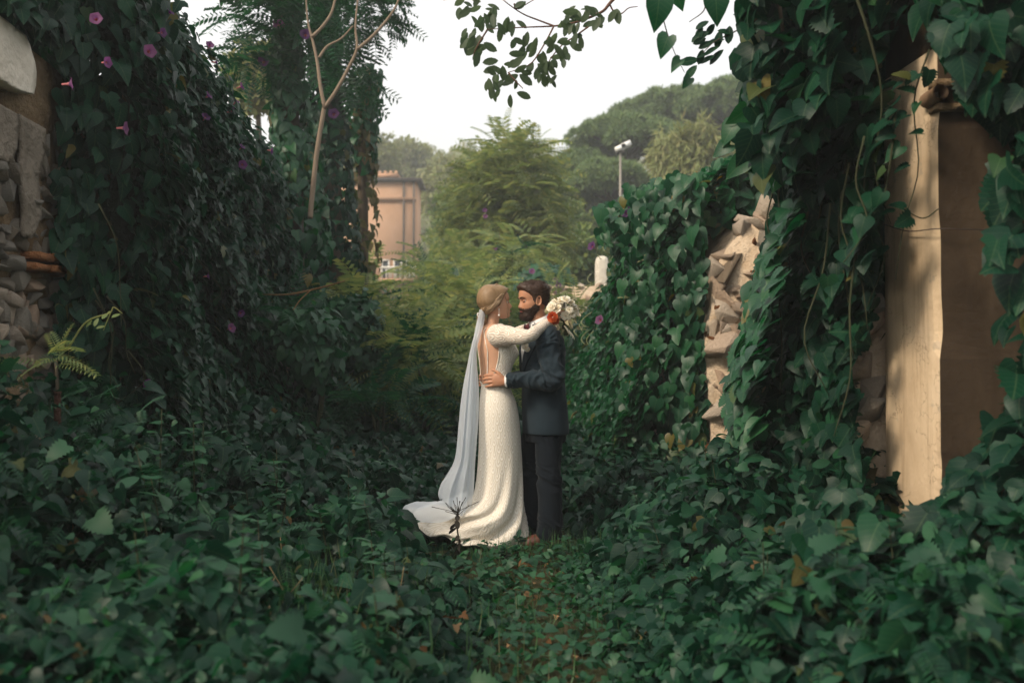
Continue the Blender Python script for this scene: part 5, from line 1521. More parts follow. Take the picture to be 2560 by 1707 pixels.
fuzz(hg, lambda x, y, z: sstep(-.004, .012, z - hl_m(x, y)), lambda x, y, z: (.0025 + .0045 * sstep(-.03, .03, z)) + .011 * sstep(.03, .09, z) + .014 * sstep(.0, .09, x) * sstep(.06, .10, z), 4500, .016, (-.75, 0, -.1), M_GHAIR, groom, .0011, 3)
fuzz(hg, lambda x, y, z: np.maximum(bmask(x, y, z), .8 * bmask(x, y, z - .006)), lambda x, y, z: .0035 + .013 * sstep(-.075, -.105, z) * sstep(.0, .05, x) + .003 * sstep(.06, .085, x), 4500, .011, (.15, 0, -.8), M_GBEARD, groom, .0010, 5, 'beard_strands')
# loose strands of the quiff
rs = np.random.default_rng(4)
sg_ = []
for k in range(150):
    y = rs.uniform(-.055, .055); x = rs.uniform(-.06, .088); z = np.interp(x, [-.06, 0, .05, .085], [.112, .128, .122, .097]) - 3.5 * y * y
    L = rs.uniform(.02, .042)
    sg_.append(ttube(hg.w([(x, y, z - .004), (x - L * .45, y + rs.normal() * .005, z + .010), (x - L, y + rs.normal() * .009, z + .004 + rs.normal() * .004)]), [.0022, .002, .0008], 4, 6))
V, F = cat_geo(sg_); o = part('loose_hair', V, F, M_HAIR_G, groom); o['kind'] = 'stuff'

# suit
def tweed(name, col, col2, sc=260):
    t = NT(name)
    n = t.noise(sc, 3); n2 = t.noise(7, 3)
    c = t.mix(n, (*col, 1), (*col2, 1))
    c = t.mix(t.math('MULTIPLY', n2, .35), c, tuple(x * .55 for x in col) + (1,))
    return t.done(t.bsdf(c, .9, .15, t.bump(n, .35, .003), sheen=.06))
M_JACKET = tweed('blue_grey_tweed', (.011, .020, .027), (.025, .040, .052))
M_TROUSER = tweed('navy_wool', (.003, .0055, .009), (.007, .0115, .017))
M_SHIRT = plain('white_shirt', (.74, .73, .71), .7, .25, 30, .06)
M_BOW = plain('dark_red_silk', (.085, .012, .018), .4, .4)
M_SHOE = plain('brown_leather', (.13, .045, .03), .35, .5, 12, .4)
TJ = Torso([(.755, .232, .195, .152), (.80, .231, .20, .152), (.9, .224, .2, .148), (1.0, .218, .196, .142), (1.1, .213, .194, .136), (1.2, .212, .205, .140), (1.32, .215, .215, .142), (1.40, .215, .215, .128), (1.45, .212, .19, .108), (1.485, .207, .14, .088), (1.505, .203, .105, .080)], fg, lg_, YG)
jg = [TJ.geo(.755, 1.505, 0, 40, 56)]
for sh, el, wr, a in ((SHL, ELL, WRL, 0), (SHR, ELR, WRR, 0)):
    e2 = wr + (el - wr) * .07
    jg.append(ttube([sh + (-.035, (.05 if sh[1] < YG else -.05), .025), sh + (.0, 0, 0), sh * .55 + el * .45, el + (.012, 0, -.004), el * .5 + wr * .5, e2], [.070, .080, .073, .066, .058, .046], 18, 40))
def creases(a, b, seed, fa=60.0):
    """sharp-ridged irregular folds running across direction a, stretched along b"""
    n = fbm(a * fa + 3 * vnoise(a * 9, b * 9, seed), b * 11, seed + 2, 2)
    return 1 - 2 * np.abs(2 * n - 1) ** .8
def jwr(co):
    x, y, z = co[:, 0], co[:, 1], co[:, 2]
    cam_side = (y < YG - .12)
    d = .0030 * (fbm(x * 9 + z * 5, z * 7 + y * 4, 6) - .5) * 2
    el = np.exp(-((x - .24) ** 2 + (z - 1.17) ** 2) / .010) * cam_side
    d = d + el * .022 * creases(z * .75 + x * .65, x * .75 - z * .65, 3, 26)
    fo = np.exp(-((z - 1.125) / .07) ** 2) * (x < .22) * cam_side
    d = d + fo * .016 * creases(x + .35 * z, z, 5, 24)
    ut = np.exp(-((x - .24) / .09) ** 2 - ((z - 1.33) / .10) ** 2) * cam_side
    d = d + ut * .016 * creases(z - .5 * x, x, 7, 16)
    bk = np.exp(-((x - .30) / .09) ** 2) * np.exp(-((z - 1.0) / .17) ** 2) * (1 - .5 * cam_side)
    return d + bk * .011 * creases(z - .4 * x, x, 9, 12)
remesh('jacket', jg, .006, 3, M_JACKET, groom, jwr)
# shirt front, lapels, collar, cuff, bow tie
V, F = TJ.patch(1.24, 1.515, lambda z: D(-4) - D(26) * sstep(1.22, 1.5, z), lambda z: D(4) + D(26) * sstep(1.22, 1.5, z), .006, .012); part('shirt_front', V, F, M_SHIRT, groom)
for sg in (-1, 1):
    if sg > 0: lo, hi = (lambda z: D(2) + D(24) * sstep(1.2, 1.5, z)), (lambda z: D(8) + D(42) * sstep(1.15, 1.40, z) - D(8) * sstep(1.44, 1.5, z))
    else: hi, lo = (lambda z: -(D(2) + D(24) * sstep(1.2, 1.5, z))), (lambda z: -(D(8) + D(42) * sstep(1.15, 1.40, z) - D(8) * sstep(1.44, 1.5, z)))
    V, F = TJ.patch(1.15, 1.50, lo, hi, .013, .010, extra=lambda Z, P: .002 * np.sin(P * 20)); part('lapel', V, F, M_JACKET, groom)
a = np.linspace(0, 2 * np.pi, 29)[:-1]
R = []
for r0, dz in ((.074, 0), (.071, .022), (.068, .044)):
    tilt = .030
    px, pyy = np.cos(a) * r0 * 1.02, np.sin(a) * r0 * .98
    c0 = np.array((.192 - dz * .30, YG - .004, 1.502 + dz))
    R.append(c0 + px[:, None] * np.array(fg) * 1.0 + pyy[:, None] * np.array(lg_) + np.array((0, 0, 1.)) * (-tilt * np.cos(a))[:, None])
for r0, dz in ((.063, .042), (.066, .0)):
    px, pyy = np.cos(a) * r0, np.sin(a) * r0 * .96
    c0 = np.array((.192 - dz * .30, YG - .004, 1.502 + dz))
    R.append(c0 + px[:, None] * np.array(fg) + pyy[:, None] * np.array(lg_) + np.array((0, 0, 1.)) * (-tilt * np.cos(a))[:, None])
V, F = rings(np.array(R), cap=(False, False)); part('shirt_collar', V, F, M_SHIRT, groom)
bt = np.array((.192, YG, 1.487)) + np.array(fg) * .096
bow = thing('bow_tie', None, None); bow.parent = groom; bow.location = Vector(bt) - base_of(groom)
lg3 = np.array(lg_)
for sg in (-1, 1):
    R = []
    for s_, h, d in ((.004, .008, .010), (.018, .015, .012), (.036, .022, .010), (.046, .024, .005)):
        th_ = np.linspace(0, 2 * np.pi, 10, endpoint=False)
        R.append(bt + lg3 * sg * s_ + np.outer(np.cos(th_) * d, np.array(fg)) + np.outer(np.sin(th_) * h, (0, 0, 1)))
    V, F = rings(np.array(R)); part('bow_wing', V, F, M_BOW, bow)
d = ico(2)[0]; d /= np.linalg.norm(d, axis=1)[:, None]
part('knot', bt + d * .012, ico(2)[1], M_BOW, bow)
for wr, el in ((WRL, ELL), (WRR, ELR)):
    dr = (el - wr) / np.linalg.norm(el - wr)
    V, F = ttube([wr + dr * .002, wr + dr * .03], [.041, .042], 16); part('shirt_cuff', V, F, M_SHIRT, groom)
    V, F = ttube([wr + dr * .016, wr + dr * .05], [.0475, .051], 18); part('jacket_cuff', V, F, M_JACKET, groom)
V, F = TJ.patch(1.03, 1.055, lambda z: D(55), lambda z: D(100), .006, .008); part('pocket_flap', V, F, M_JACKET, groom)
# trousers and shoes
tg = [Torso([(.70, .228, .165, .13), (.80, .228, .175, .135), (.92, .222, .17, .125)], fg, lg_, YG).geo(.70, .92)]
for k, P in LEGS.items():
    x2, y2 = P[2][0], P[2][1]
    tg.append(ttube([P[0], (P[0][0] * .5 + P[1][0] * .5, P[0][1] * .5 + P[1][1] * .5, .68), P[1], (x2 + .005, y2, .25), (x2 - .004, y2, .055)], [.085, .092, .083, .080, .082], 20, 40))
def twr(co):
    x, y, z = co[:, 0], co[:, 1], co[:, 2]
    k = .6 * np.exp(-((z - .48) / .12) ** 2) + 1.0 * np.exp(-((z - .13) / .10) ** 2) + .5 * np.exp(-((z - .74) / .06) ** 2)
    return .0035 * (fbm(x * 8, z * 4 + y * 5, 2) - .5) * 2 + k * .019 * creases(z + .5 * x, x + y, 13, 15)
remesh('trousers', tg, .007, 3, M_TROUSER, groom, twr)
for k, P in LEGS.items():
    x, y = P[-1][0], P[-1][1]
    sh = thing('shoe', None, None); sh.parent = groom; sh.location = Vector((x, y, 0)) - base_of(groom)
    V, F = ttube([(x + .065, y + .004, .045), (x + .02, y, .055), (x - .06, y - .018, .052), (x - .14, y - .036, .036), (x - .195, y - .050, .028)], [.032, .046, .047, .046, .022], 14, 24, flat=(.9, 1.0)); part('upper', V, F, M_SHOE, sh)
    V, F = ttube([(x + .07, y + .004, .010), (x, y - .004, .010), (x - .10, y - .026, .010), (x - .20, y - .050, .012)], [.030, .042, .046, .022], 14, 20, flat=(.25, 1.0)); part('sole', V, F, M_LASH, sh)

# ================================================================= bride
YB = 6.80
ab = D(22)
fb = (math.cos(ab), math.sin(ab), 0); rb_ = (math.sin(ab), -math.cos(ab), 0)     # rb_: her right, towards the camera
bride = thing('person', 'blonde woman in backless lace wedding dress and long veil facing the man', 'person', (-.1, YB, 0))
hb = Head((-.100, YB - .005, 1.643), D(11), D(-7), D(0), (.93, .92, .92), False)
TB = Torso([(.80, -.085, .12, .09), (.92, -.085, .125, .09), (1.0, -.095, .12, .085), (1.06, -.110, .112, .083), (1.11, -.115, .118, .090), (1.18, -.112, .120, .092), (1.25, -.106, .130, .105), (1.30, -.102, .138, .118), (1.36, -.110, .146, .112), (1.42, -.128, .150, .090), (1.46, -.140, .130, .072), (1.485, -.142, .085, .056), (1.50, -.14, .055, .047)], fb, rb_, YB)
SBR, EBR, WBR = np.array((-.090, YB - .150, 1.425)), np.array((.105, YB - .275, 1.418)), np.array((.272, 6.690, 1.528))
SBL, EBL, WBL = np.array((-.165, YB + .145, 1.425)), np.array((.02, YB + .30, 1.45)), np.array((.235, YB + .20, 1.53))
geos = hb.geos()
geos.append(ttube([(-.142, YB, 1.45), (-.140, YB, 1.49), (-.130, YB - .003, 1.54), (-.122, YB - .004, 1.60)], [.060, .046, .043, .045], 16, 12))
geos.append(TB.geo(.80, 1.50))
# shoulder blades and spine hollow come from the back profile; arms
for sh, el, wr in ((SBR, EBR, WBR), (SBL, EBL, WBL)):
    geos.append(ttube([sh + (-.01, 0.03 * (1 if sh[1] < YB else -1), 0.0), sh, sh * .5 + el * .5, el, el * .5 + wr * .5, wr], [.05, .050, .041, .034, .031, .022], 12, 26))
h0 = WBR
gp = palm([h0 + (-.004, 0, -.002), h0 + (.03, .012, .014), h0 + (.062, .024, .024)], [.021, .032, .034], .36)
hb_f = [[h0 + (.055, .022, .048 - .017 * k), h0 + (.084, .030 - .004 * k, .046 - .018 * k), h0 + (.094, .055, .040 - .018 * k), h0 + (.078, .072, .034 - .018 * k)] for k in range(4)]
hb_t = [h0 + (.026, .004, .026), h0 + (.046, -.004, .050), h0 + (.066, .004, .062), h0 + (.084, .018, .062)]
geos += hand(None, None, None, gp, hb_f, hb_t, .85)
h1 = WBL
gp = palm([h1 + (-.004, 0, 0), h1 + (.03, -.02, .010), h1 + (.055, -.045, .015)], [.021, .032, .034], .36)
hb_f2 = [[h1 + (.050, -.04, .036 - .016 * k), h1 + (.066, -.07, .034 - .016 * k), h1 + (.070, -.10, .030 - .016 * k), h1 + (.066, -.125, .026 - .016 * k)] for k in range(4)]
geos += hand(None, None, None, gp, hb_f2, [h1 + (.02, -.01, .025), h1 + (.035, -.03, .048), h1 + (.045, -.05, .06), h1 + (.05, -.07, .064)], .85)
for y in (-.075, .075):
    geos.append(ttube([(-.085, YB + y, .86), (-.07, YB + y, .48), (-.075, YB + y, .10), (-.07, YB + y, .05)], [.06, .05, .034, .03], 12, 18))
    geos.append(ttube([(-.10, YB + y, .055), (-.05, YB + y, .05), (.05, YB + y, .025)], [.028, .034, .022], 10, 10))
def spine(co):
    x, y, z = co[:, 0], co[:, 1], co[:, 2]
    rel = (np.column_stack([x, y]) - np.array((-.12, YB)))
    lat = rel @ np.array(rb_[:2]); fwd = rel @ np.array(fb[:2])
    back = (fwd < -.02) * (z > 1.08) * (z < 1.47)
    return back * (-.006 * np.exp(-(lat / .016) ** 2) + .006 * np.exp(-((np.abs(lat) - .07) / .035) ** 2 - ((z - 1.36) / .06) ** 2))
remesh('body', geos, .0042, 2, M_SKIN_B, bride, spine)

# face
hb.line('lips', [(.0865, -.017, -.0675), (.0925, -.007, -.0665), (.0945, 0, -.067), (.0925, .007, -.0665), (.0865, .017, -.0675)], [.002, .0048, .0055, .0048, .002], M_LIP, bride)
for sg in (-1, 1):
    hb.blob('eye', (.0672, sg * .031, .004), (.0105, .0120, .0105), M_EYE, bride)
    hb.line('eyelash', [(.0705, sg * .045, -.002), (.0788, sg * .037, -.003), (.0805, sg * .029, -.003), (.0745, sg * .021, -.002)], .0020, M_LASH, bride)
    hb.line('eyebrow', [(.073, sg * .050, .025), (.085, sg * .040, .030), (.091, sg * .028, .028), (.092, sg * .014, .024)], [.001, .0022, .0026, .002], M_HAIR_B, bride)
    lidV, lidF = rings(np.array([[(.0682 + .0115 * math.cos(p) * math.cos(q), sg * .031 + .0130 * math.cos(p) * math.sin(q), .004 + .0115 * math.sin(p)) for q in np.linspace(-1.5, 1.5, 11)] for p in np.linspace(-.50, 1.4, 9)]), close=False, cap=(False, False))
    part('upper_lid', hb.w(lidV), lidF, M_SKIN_B, bride)
# hair: swept back to a low knot
def hl_f(x, y): return np.interp(x, [-.11, -.09, -.06, -.03, -.01, .008, .02, .035, .05, .065, .08, .09], [-.075, -.072, -.062, -.045, -.012, .000, .012, .030, .052, .068, .079, .084])
def bthick(x, y, z):
    return .013 + .020 * sstep(.02, -.08, x) * sstep(-.08, .02, z) + .010 * sstep(.05, .11, z) + .012 * np.exp(-((z - .03) / .05) ** 2) * sstep(.02, -.06, x)
hb.shell(lambda x, y, z: sstep(-.004, .012, z - hl_f(x, y)), bthick, 'hair', M_HAIR_B, bride, noise=.003, nsc=60)
KN = np.array((-.108, .0, -.066))
hs_ = []
rs = np.random.default_rng(8)
for k in range(420):
    a = rs.uniform(-1.0, 1.0) * 1.75                # 0 = over the crown, +-1.6 = low at the ears
    st0 = np.array((.088 - .052 * min(1, abs(a) / 1.1) - .038 * max(0, abs(a) - .9), math.sin(a) * .074, .082 * math.cos(a) + .002))
    pts = []
    for s_ in np.linspace(0, 1, 9):
        p = st0 * (1 - s_) + KN * s_
        dirv = p - np.array((-.01, 0, .0)); 
        dn = dirv / (np.linalg.norm(dirv) + 1e-9)
        # push out to the hair surface
        th_ = bthick(p[0], p[1], p[2])
        rr = 1 / math.sqrt((dn[0] / (.100 + th_)) ** 2 + (dn[1] / (.073 + th_)) ** 2 + (dn[2] / (.112 + th_)) ** 2)
        q = np.array((-.01, 0, .0)) + dn * rr * (1.0 if s_ < .85 else 1 - (s_ - .85) * .6) * 1.0 + (0, 0, .012 * (1 - s_)) + dn * (.004 + .007 * sstep(.02, .07, p[2]))
        pts.append(q + rs.normal(size=3) * .0022)
    hs_.append(ttube(hb.w(pts), [.0014] + [.0027] * 7 + [.002], 5, 16))
V, F = cat_geo(hs_); o = part('hair_strands', V, F, M_STRAND, bride); o['kind'] = 'stuff'
bun = []
for k in range(9):
    a0 = k * .7; s_ = np.linspace(0, 1, 12)
    P = KN + np.column_stack([-.014 + .024 * np.cos(a0 + s_ * 3.4) - .006, .030 * np.sin(a0 + s_ * 3.4), -.020 + .030 * np.cos(s_ * 5 + k) * .75 - .006 * k * .5])
    bun.append(ttube(hb.w(P), [.006] + [.013] * 10 + [.006], 8, 22))
d = ico(3)[0]; d /= np.linalg.norm(d, axis=1)[:, None]
bun.append((hb.w(KN + (-.014, 0, -.020) + d * (.026, .034, .034)), ico(3)[1]))
V, F = cat_geo(bun); part('hair_knot', V, F, M_HAIR_B, bride)
for P, r in (([(.052, -.066, .045), (.058, -.074, -.02), (.050, -.074, -.08), (.058, -.07, -.13)], .0016), ([(.05, -.066, .04), (.066, -.072, .0), (.064, -.07, -.05), (.05, -.072, -.10)], .0012), ([(.06, -.05, -.12), (.075, -.055, -.155), (.06, -.05, -.19), (.085, -.05, -.21)], .001), ([(-.10, -.02, -.09), (-.125, -.03, -.12), (-.12, -.02, -.15)], .002), ([(.045, -.07, -.10), (.060, -.072, -.135), (.050, -.07, -.165)], .0012)):
    hb.line('hair_wisp', P, r, M_HAIR_B, bride, 20, n=5)
# pearl drop earring
er = thing('earring', None, None); er.parent = bride
ep = hb.w([(-.008, -.082, -.046)])[0]; er.location = Vector(ep) - base_of(bride)
M_PEARL = plain('pearl', (.80, .76, .70), .2, .6)
for dz, r in ((0, .0045), (-.040, .0075)):
    d = ico(2)[0]; d /= np.linalg.norm(d, axis=1)[:, None]
    part('pearl', ep + (0, -.004, dz) + d * r, ico(2)[1], M_PEARL, er)
V, F = ttube([ep + (0, -.004, 0), ep + (0, -.004, -.036)], .0012, 5); part('wire', V, F, M_PEARL, er)
# hair comb
cb = thing('hair_comb', None, None); cb.parent = bride; c0 = hb.w([KN + (-.01, -.02, .008)])[0]; cb.location = Vector(c0) - base_of(bride)
for k in range(7):
    d = ico(2)[0]; d /= np.linalg.norm(d, axis=1)[:, None]
    part('pearl', c0 + np.array((-.028 + .008 * math.cos(k), -.016 + .014 * math.sin(k * 1.4), -.012 + .010 * math.sin(k * 2.1))) + d * .006, ico(2)[1], M_PEARL, cb)

# ---- lace with fan scallops
def lace(name, col, col2, scale=.030, alpha=None, bump=.5):
    t = NT(name)
    sx = t.new('ShaderNodeSeparateXYZ'); t.l.new(t.coord('UV'), sx.inputs[0])
    U = t.math('DIVIDE', sx.outputs[0], scale); W = t.math('DIVIDE', sx.outputs[1], scale * .5)
    wob = t.noise(9, 2)
    U = t.math('ADD', U, t.math('MULTIPLY', wob, .55))
    best = None
    for k in (2, 1, 0):                # rows whose fans may cover this point, nearest row last
        row = t.math('SUBTRACT', t.math('FLOOR', W), float(k))
        par = t.math('MULTIPLY', t.math('MODULO', t.math('ABSOLUTE', row), 2.0), .5)
        uu = t.math('SUBTRACT', t.math('FRACT', t.math('ADD', U, par)), .5)
        vv = t.math('MULTIPLY', t.math('SUBTRACT', W, row), .5)
        d = t.math('SQRT', t.math('ADD', t.math('POWER', uu, 2.0), t.math('POWER', t.math('MULTIPLY', vv, .62), 2.0)))
        inside = t.math('LESS_THAN', d, .56)
        if best is None: best = d
        else: best = t.math('ADD', t.math('MULTIPLY', inside, d), t.math('MULTIPLY', t.math('SUBTRACT', 1.0, inside), best))
    ring = t.math('ADD', t.math('MULTIPLY', t.math('SINE', t.math('MULTIPLY', best, 36.0)), .5), .5)
    fine = t.noise(500, 2)
    c = t.mix(ring, (*col2, 1), (*col, 1))
    c = t.mix(t.math('MULTIPLY', fine, .35), c, tuple(x * .8 for x in col) + (1,))
    h = t.math('ADD', ring, t.math('MULTIPLY', fine, .4))
    return t.done(t.bsdf(c, .75, .25, t.bump(h, bump, .006), sheen=.2))
M_LACE = lace('ivory_lace', (.88, .83, .74), (.66, .58, .46), .095, bump=.22)
M_LACE_S = lace('ivory_lace_sleeve', (.84, .78, .68), (.60, .46, .35), .080, bump=.5)

def lace_part(name, R, mat, cap=(False, False), close=True):
    """rings with arc-length uv"""
    m, n, _ = R.shape
    if close: R = np.concatenate([R, R[:, :1]], 1)
    seg = np.linalg.norm(np.diff(R, axis=1), axis=2); u = np.concatenate([np.zeros((m, 1)), np.cumsum(seg, 1)], 1)
    u = u - u[:, -1:] * .5; 
    mid = R.shape[1] // 2
    vs = np.linalg.norm(np.diff(R, axis=0), axis=2).mean(1); v = np.concatenate([[0], np.cumsum(vs)])
    um = u * .5 + .5 * (u / (np.abs(u).max(1)[:, None] + 1e-9) * np.abs(u).max())
    UV = np.stack([um, np.repeat(v[:, None], R.shape[1], 1)], -1).reshape(-1, 2)
    V, F = rings(R, close=False, cap=(False, False))
    return part(name, V, F, mat, bride, UV)
# bodice: front and sides, leaving the back bare
def bod_edge(z): return np.interp(z, [1.09, 1.105, 1.125, 1.15, 1.19, 1.25, 1.31, 1.38, 1.45], [3.12, 2.95, 2.55, 2.18, 1.98, 1.88, 1.84, 1.80, 1.70])
zz = np.linspace(1.085, 1.455, 44); u = np.linspace(-1, 1, 61)
ed = np.array([bod_edge(z) for z in zz])
P = ed[:, None] * u[None]; Z = np.repeat(zz[:, None], 61, 1)
bust = .020 * np.exp(-((Z - 1.305) / .055) ** 2) * (np.exp(-((P - .55) / .42) ** 2) + np.exp(-((P + .55) / .42) ** 2))
Rb = TB.at(Z, P, .0065 + bust)
Ri = TB.at(Z, P, -.004)
Rb[:, 0] = Ri[:, 0]; Rb[:, -1] = Ri[:, -1]; Rb[-1] = Ri[-1]
lace_part('bodice', Rb, M_LACE, close=False)
# trim along the open back and the thin shoulder strap
zt_ = np.linspace(1.095, 1.45, 30)
for sg in (1, -1):
    V, F = ttube(TB.at(zt_, sg * np.array([bod_edge(z) for z in zt_]), .006), .0042, 6); part('lace_trim', V, F, M_LACE, bride)
    zs = np.linspace(1.13, 1.475, 24)
    ph = np.interp(zs, [1.13, 1.18, 1.32, 1.46, 1.475], [D(152), D(150), D(144), D(162), D(150)])
    V, F = ttube(TB.at(zs, sg * ph, .005), .0034, 6); part('strap', V, F, M_LACE, bride)
# sleeves
for nm, sh, el, wr in (('r', SBR, EBR, WBR), ('l', SBL, EBL, WBL)):
    s_ = 1 if sh[1] < YB else -1
    PR = spline(np.column_stack([np.array([sh + (-.028, .040 * s_, .012), sh + (.005, 0, -.004), sh * .62 + el * .38 + (0, 0, -.004), el + (0, 0, -.004), el * .5 + wr * .5 + (0, 0, -.002), wr]), [060e-3, .078, .064, .046, .037, .028]]), 46)
    P, r = PR[:, :3], PR[:, 3]
    T = np.gradient(P, axis=0); T /= np.linalg.norm(T, axis=1)[:, None]
    A = np.array((0, 0, 1.)) - T * T[:, 2:3]; A /= np.linalg.norm(A, axis=1)[:, None]
    B = np.cross(T, A); th_ = np.linspace(0, 2 * np.pi, 30, endpoint=False)
    s1 = np.linspace(0, 1, 46)[:, None]
    rr = r[:, None] * (1 + .05 * np.sin(s1 * 38 + 2 * np.sin(th_)[None]) * (s1 > .12)) + .0
    Rr = P[:, None] + rr[..., None] * (np.cos(th_)[None, :, None] * A[:, None] + np.sin(th_)[None, :, None] * B[:, None])
    Rr = np.roll(Rr, 15, 1)
    lace_part('sleeve', Rr, M_LACE_S)
    V, F = ttube(np.vstack([Rr[0], Rr[0][:1]]), .004, 6); part('lace_trim', V, F, M_LACE, bride)
# skirt and train
SKR = [  # left (back) x, z ; right (front) x, z ; half depth
    (-.208, 1.100, -.020, 1.100, .112), (-.215, 1.04, .000, 1.04, .135), (-.222, .97, .028, .97, .158), (-.225, .88, .046, .88, .170), (-.226, .76, .058, .76, .168), (-.228, .64, .066, .62, .164), (-.234, .52, .072, .48, .166), (-.244, .42, .076, .36, .175), (-.262, .345, .079, .26, .19),
    (-.310, .292, .082, .18, .205), (-.400, .268, .084, .11, .225), (-.520, .262, .086, .06, .25), (-.640, .250, .088, .028, .27), (-.720, .225, .086, .014, .28), (-.745, .185, .082, .006, .285)]
S = np.array(SKR); S = spline(S, 64)
nt = 96; th_ = np.linspace(0, 2 * np.pi, nt, endpoint=False)
co_, si_ = np.cos(th_), np.sin(th_)
wgt = (1 - co_) / 2                                    # 0 front, 1 back
Rk = np.zeros((64, nt, 3))
for i, (xl, zl, xr, zr, hd) in enumerate(S):
    k = i / 63
    cx, rx = (xl + xr) / 2, (xr - xl) / 2
    tail = sstep(.25, .75, (rx - .16) / .26)
    x = cx + rx * np.sign(co_) * np.abs(co_) ** (1 - .12 * tail)
    dep = hd * (1 - .45 * tail * wgt ** 1.5)
    y = YB + np.sign(si_) * np.abs(si_) ** .92 * dep + .04 * tail * wgt
    p = 1 + 1.0 * tail
    z = zr + (zl - zr) * wgt ** p
    fold = sstep(.30, .9, k)
    an = th_ + .9 * k
    an = th_ + 1.5 * k * k; dr = fold * (.030 * np.sin(an * 8 + 1.0) + .012 * np.sin(an * 15 + k * 3)) * (1 - .25 * tail)
    rel = np.column_stack([x - cx, y - YB]); rel /= np.linalg.norm(rel, axis=1)[:, None] + 1e-9
    x = x + rel[:, 0] * dr; y = y + rel[:, 1] * dr
    z = z + tail * wgt * .018 * np.sin(x * 34 + y * 12)
    g0 = ground_h(x, y)
    z = np.maximum(z, g0 + .006)
    Rk[i] = np.column_stack([x, y, z])
Rk = np.roll(Rk, nt // 4 - 0, 1)
lace_part('skirt', Rk, M_LACE)
V, F = ttube(np.vstack([Rk[0], Rk[0][:1]]), .0035, 6); part('waist_trim', V, F, M_LACE, bride)

# ---- veil
t = NT('veil_tulle')
sx = t.new('ShaderNodeSeparateXYZ'); t.l.new(t.coord('Object'), sx.inputs[0])
n = t.noise(160, 2)
c = t.mix(n, (.78, .85, .93, 1), (.88, .93, .98, 1))
df = t.new('ShaderNodeBsdfDiffuse'); t.l.new(c, df.inputs[0])
tr = t.new('ShaderNodeBsdfTranslucent'); t.l.new(c, tr.inputs[0])
tp = t.new('ShaderNodeBsdfTransparent')
m1 = t.new('ShaderNodeMixShader'); m1.inputs[0].default_value = .4; t.l.new(df.outputs[0], m1.inputs[1]); t.l.new(tr.outputs[0], m1.inputs[2])
m2 = t.new('ShaderNodeMixShader'); m2.inputs[0].default_value = .54; t.l.new(tp.outputs[0], m2.inputs[1]); t.l.new(m1.outputs[0], m2.inputs[2])
M_VEIL = t.done(m2.outputs[0])
VL = [  # z, x left, x right, half depth, y centre
    (1.600, -.222, -.178, .020, -.045), (1.575, -.226, -.180, .026, -.05), (1.50, -.242, -.192, .030, -.07), (1.42, -.258, -.212, .038, -.085), (1.33, -.280, -.238, .048, -.09), (1.22, -.302, -.236, .060, -.095), (1.10, -.326, -.226, .075, -.10), (.97, -.345, -.224, .090, -.10), (.85, -.357, -.228, .10, -.10), (.74, -.366, -.236, .115, -.10), (.64, -.376, -.244, .125, -.09), (.56, -.396, -.250, .135, -.08), (.48, -.440, -.254, .15, -.07), (.41, -.480, -.258, .165, -.05), (.34, -.500, -.262, .175, -.03), (.300, -.490, -.272, .18, -.02)]
S = spline(np.array(VL), 56)
nt = 64; th_ = np.linspace(0, 2 * np.pi, nt, endpoint=False)
Rv = np.zeros((56, nt, 3))
for i, (z, xl, xr, hd, yc) in enumerate(S):
    k = i / 55
    cx, rx = (xl + xr) / 2, (xr - xl) / 2
    am = .035 + .07 * k
    w_ = 1 + am * np.sin(th_ * 9 + .8 * math.sin(k * 4)) + am * .6 * np.sin(th_ * 17 + 2)
    x = cx + rx * np.cos(th_) * (1 + (w_ - 1) * .35); y = YB + yc + hd * np.sin(th_) * w_
    zz_ = np.full(nt, z) + sstep(.75, 1, k) * (.030 * np.sin(th_ * 2 + .6) + .012 * np.sin(th_ * 7) - .03 - .05 * (np.cos(th_) * -1 > 0) * -np.cos(th_) * -.6)
    Rv[i] = np.column_stack([x, y, zz_])
V, F = rings(Rv, cap=(True, False))
veil = part('veil', V, F, M_VEIL, bride)
# its end lying along the train
nu, nv_ = 40, 18
uu, vv_ = np.linspace(0, 1, nu), np.linspace(-1, 1, nv_)
Uu, Vv = np.meshgrid(uu, vv_, indexing='ij')
X = -.30 - .46 * Uu; Yy = YB - .06 + Vv * (.13 + .05 * Uu) - .02 * Uu
zt = np.interp(-X, [.26, .31, .40, .52, .64, .72, .745, .78], [.42, .345, .318, .305, .290, .262, .225, .175])
Zz = zt + .012 * np.sin(Uu * 9 + Vv * 5) + .010 * np.sin(Vv * 9 + 2 * Uu) - .10 * np.abs(Vv) ** 3
part('veil_end', np.column_stack([X.ravel(), Yy.ravel(), Zz.ravel()]), grid_faces(nu, nv_), M_VEIL, bride)

# ================================================================= flowers
def rose_geo(seed, n_layers=4, r=1.0):
    rr = np.random.default_rng(seed); V, F = [], []
    for Ly in range(n_layers):
        m = 3 + Ly * 2; rad = .22 + .26 * Ly; tilt = .25 + .32 * Ly
        for k in range(m):
            a = 2 * np.pi * (k + .5 * (Ly % 2)) / m + rr.normal() * .15
            w = .32 + .10 * Ly; h = .75 - .05 * Ly
            b = len(V)
            for (s, tt) in ((-.5, 0), (.5, 0), (-1, .5), (0, .55), (1, .5), (-.75, 1.0), (0, 1.12), (.75, 1.0)):
                ra = rad * (.35 + .65 * tt) + .22 * tt * math.sin(tilt) - .06 * abs(s) * 0
                aa = a + s * w / max(.3, ra + .15)
                V.append((math.cos(aa) * ra, math.sin(aa) * ra, h * tt * math.cos(tilt) + .05 * rr.normal() * (tt > .9)))
            F += [(b, b + 1, b + 3), (b, b + 3, b + 2), (b + 1, b + 4, b + 3), (b + 2, b + 3, b + 6), (b + 2, b + 6, b + 5), (b + 3, b + 4, b + 7), (b + 3, b + 7, b + 6)]
    return np.array(V) * r, np.array(F)
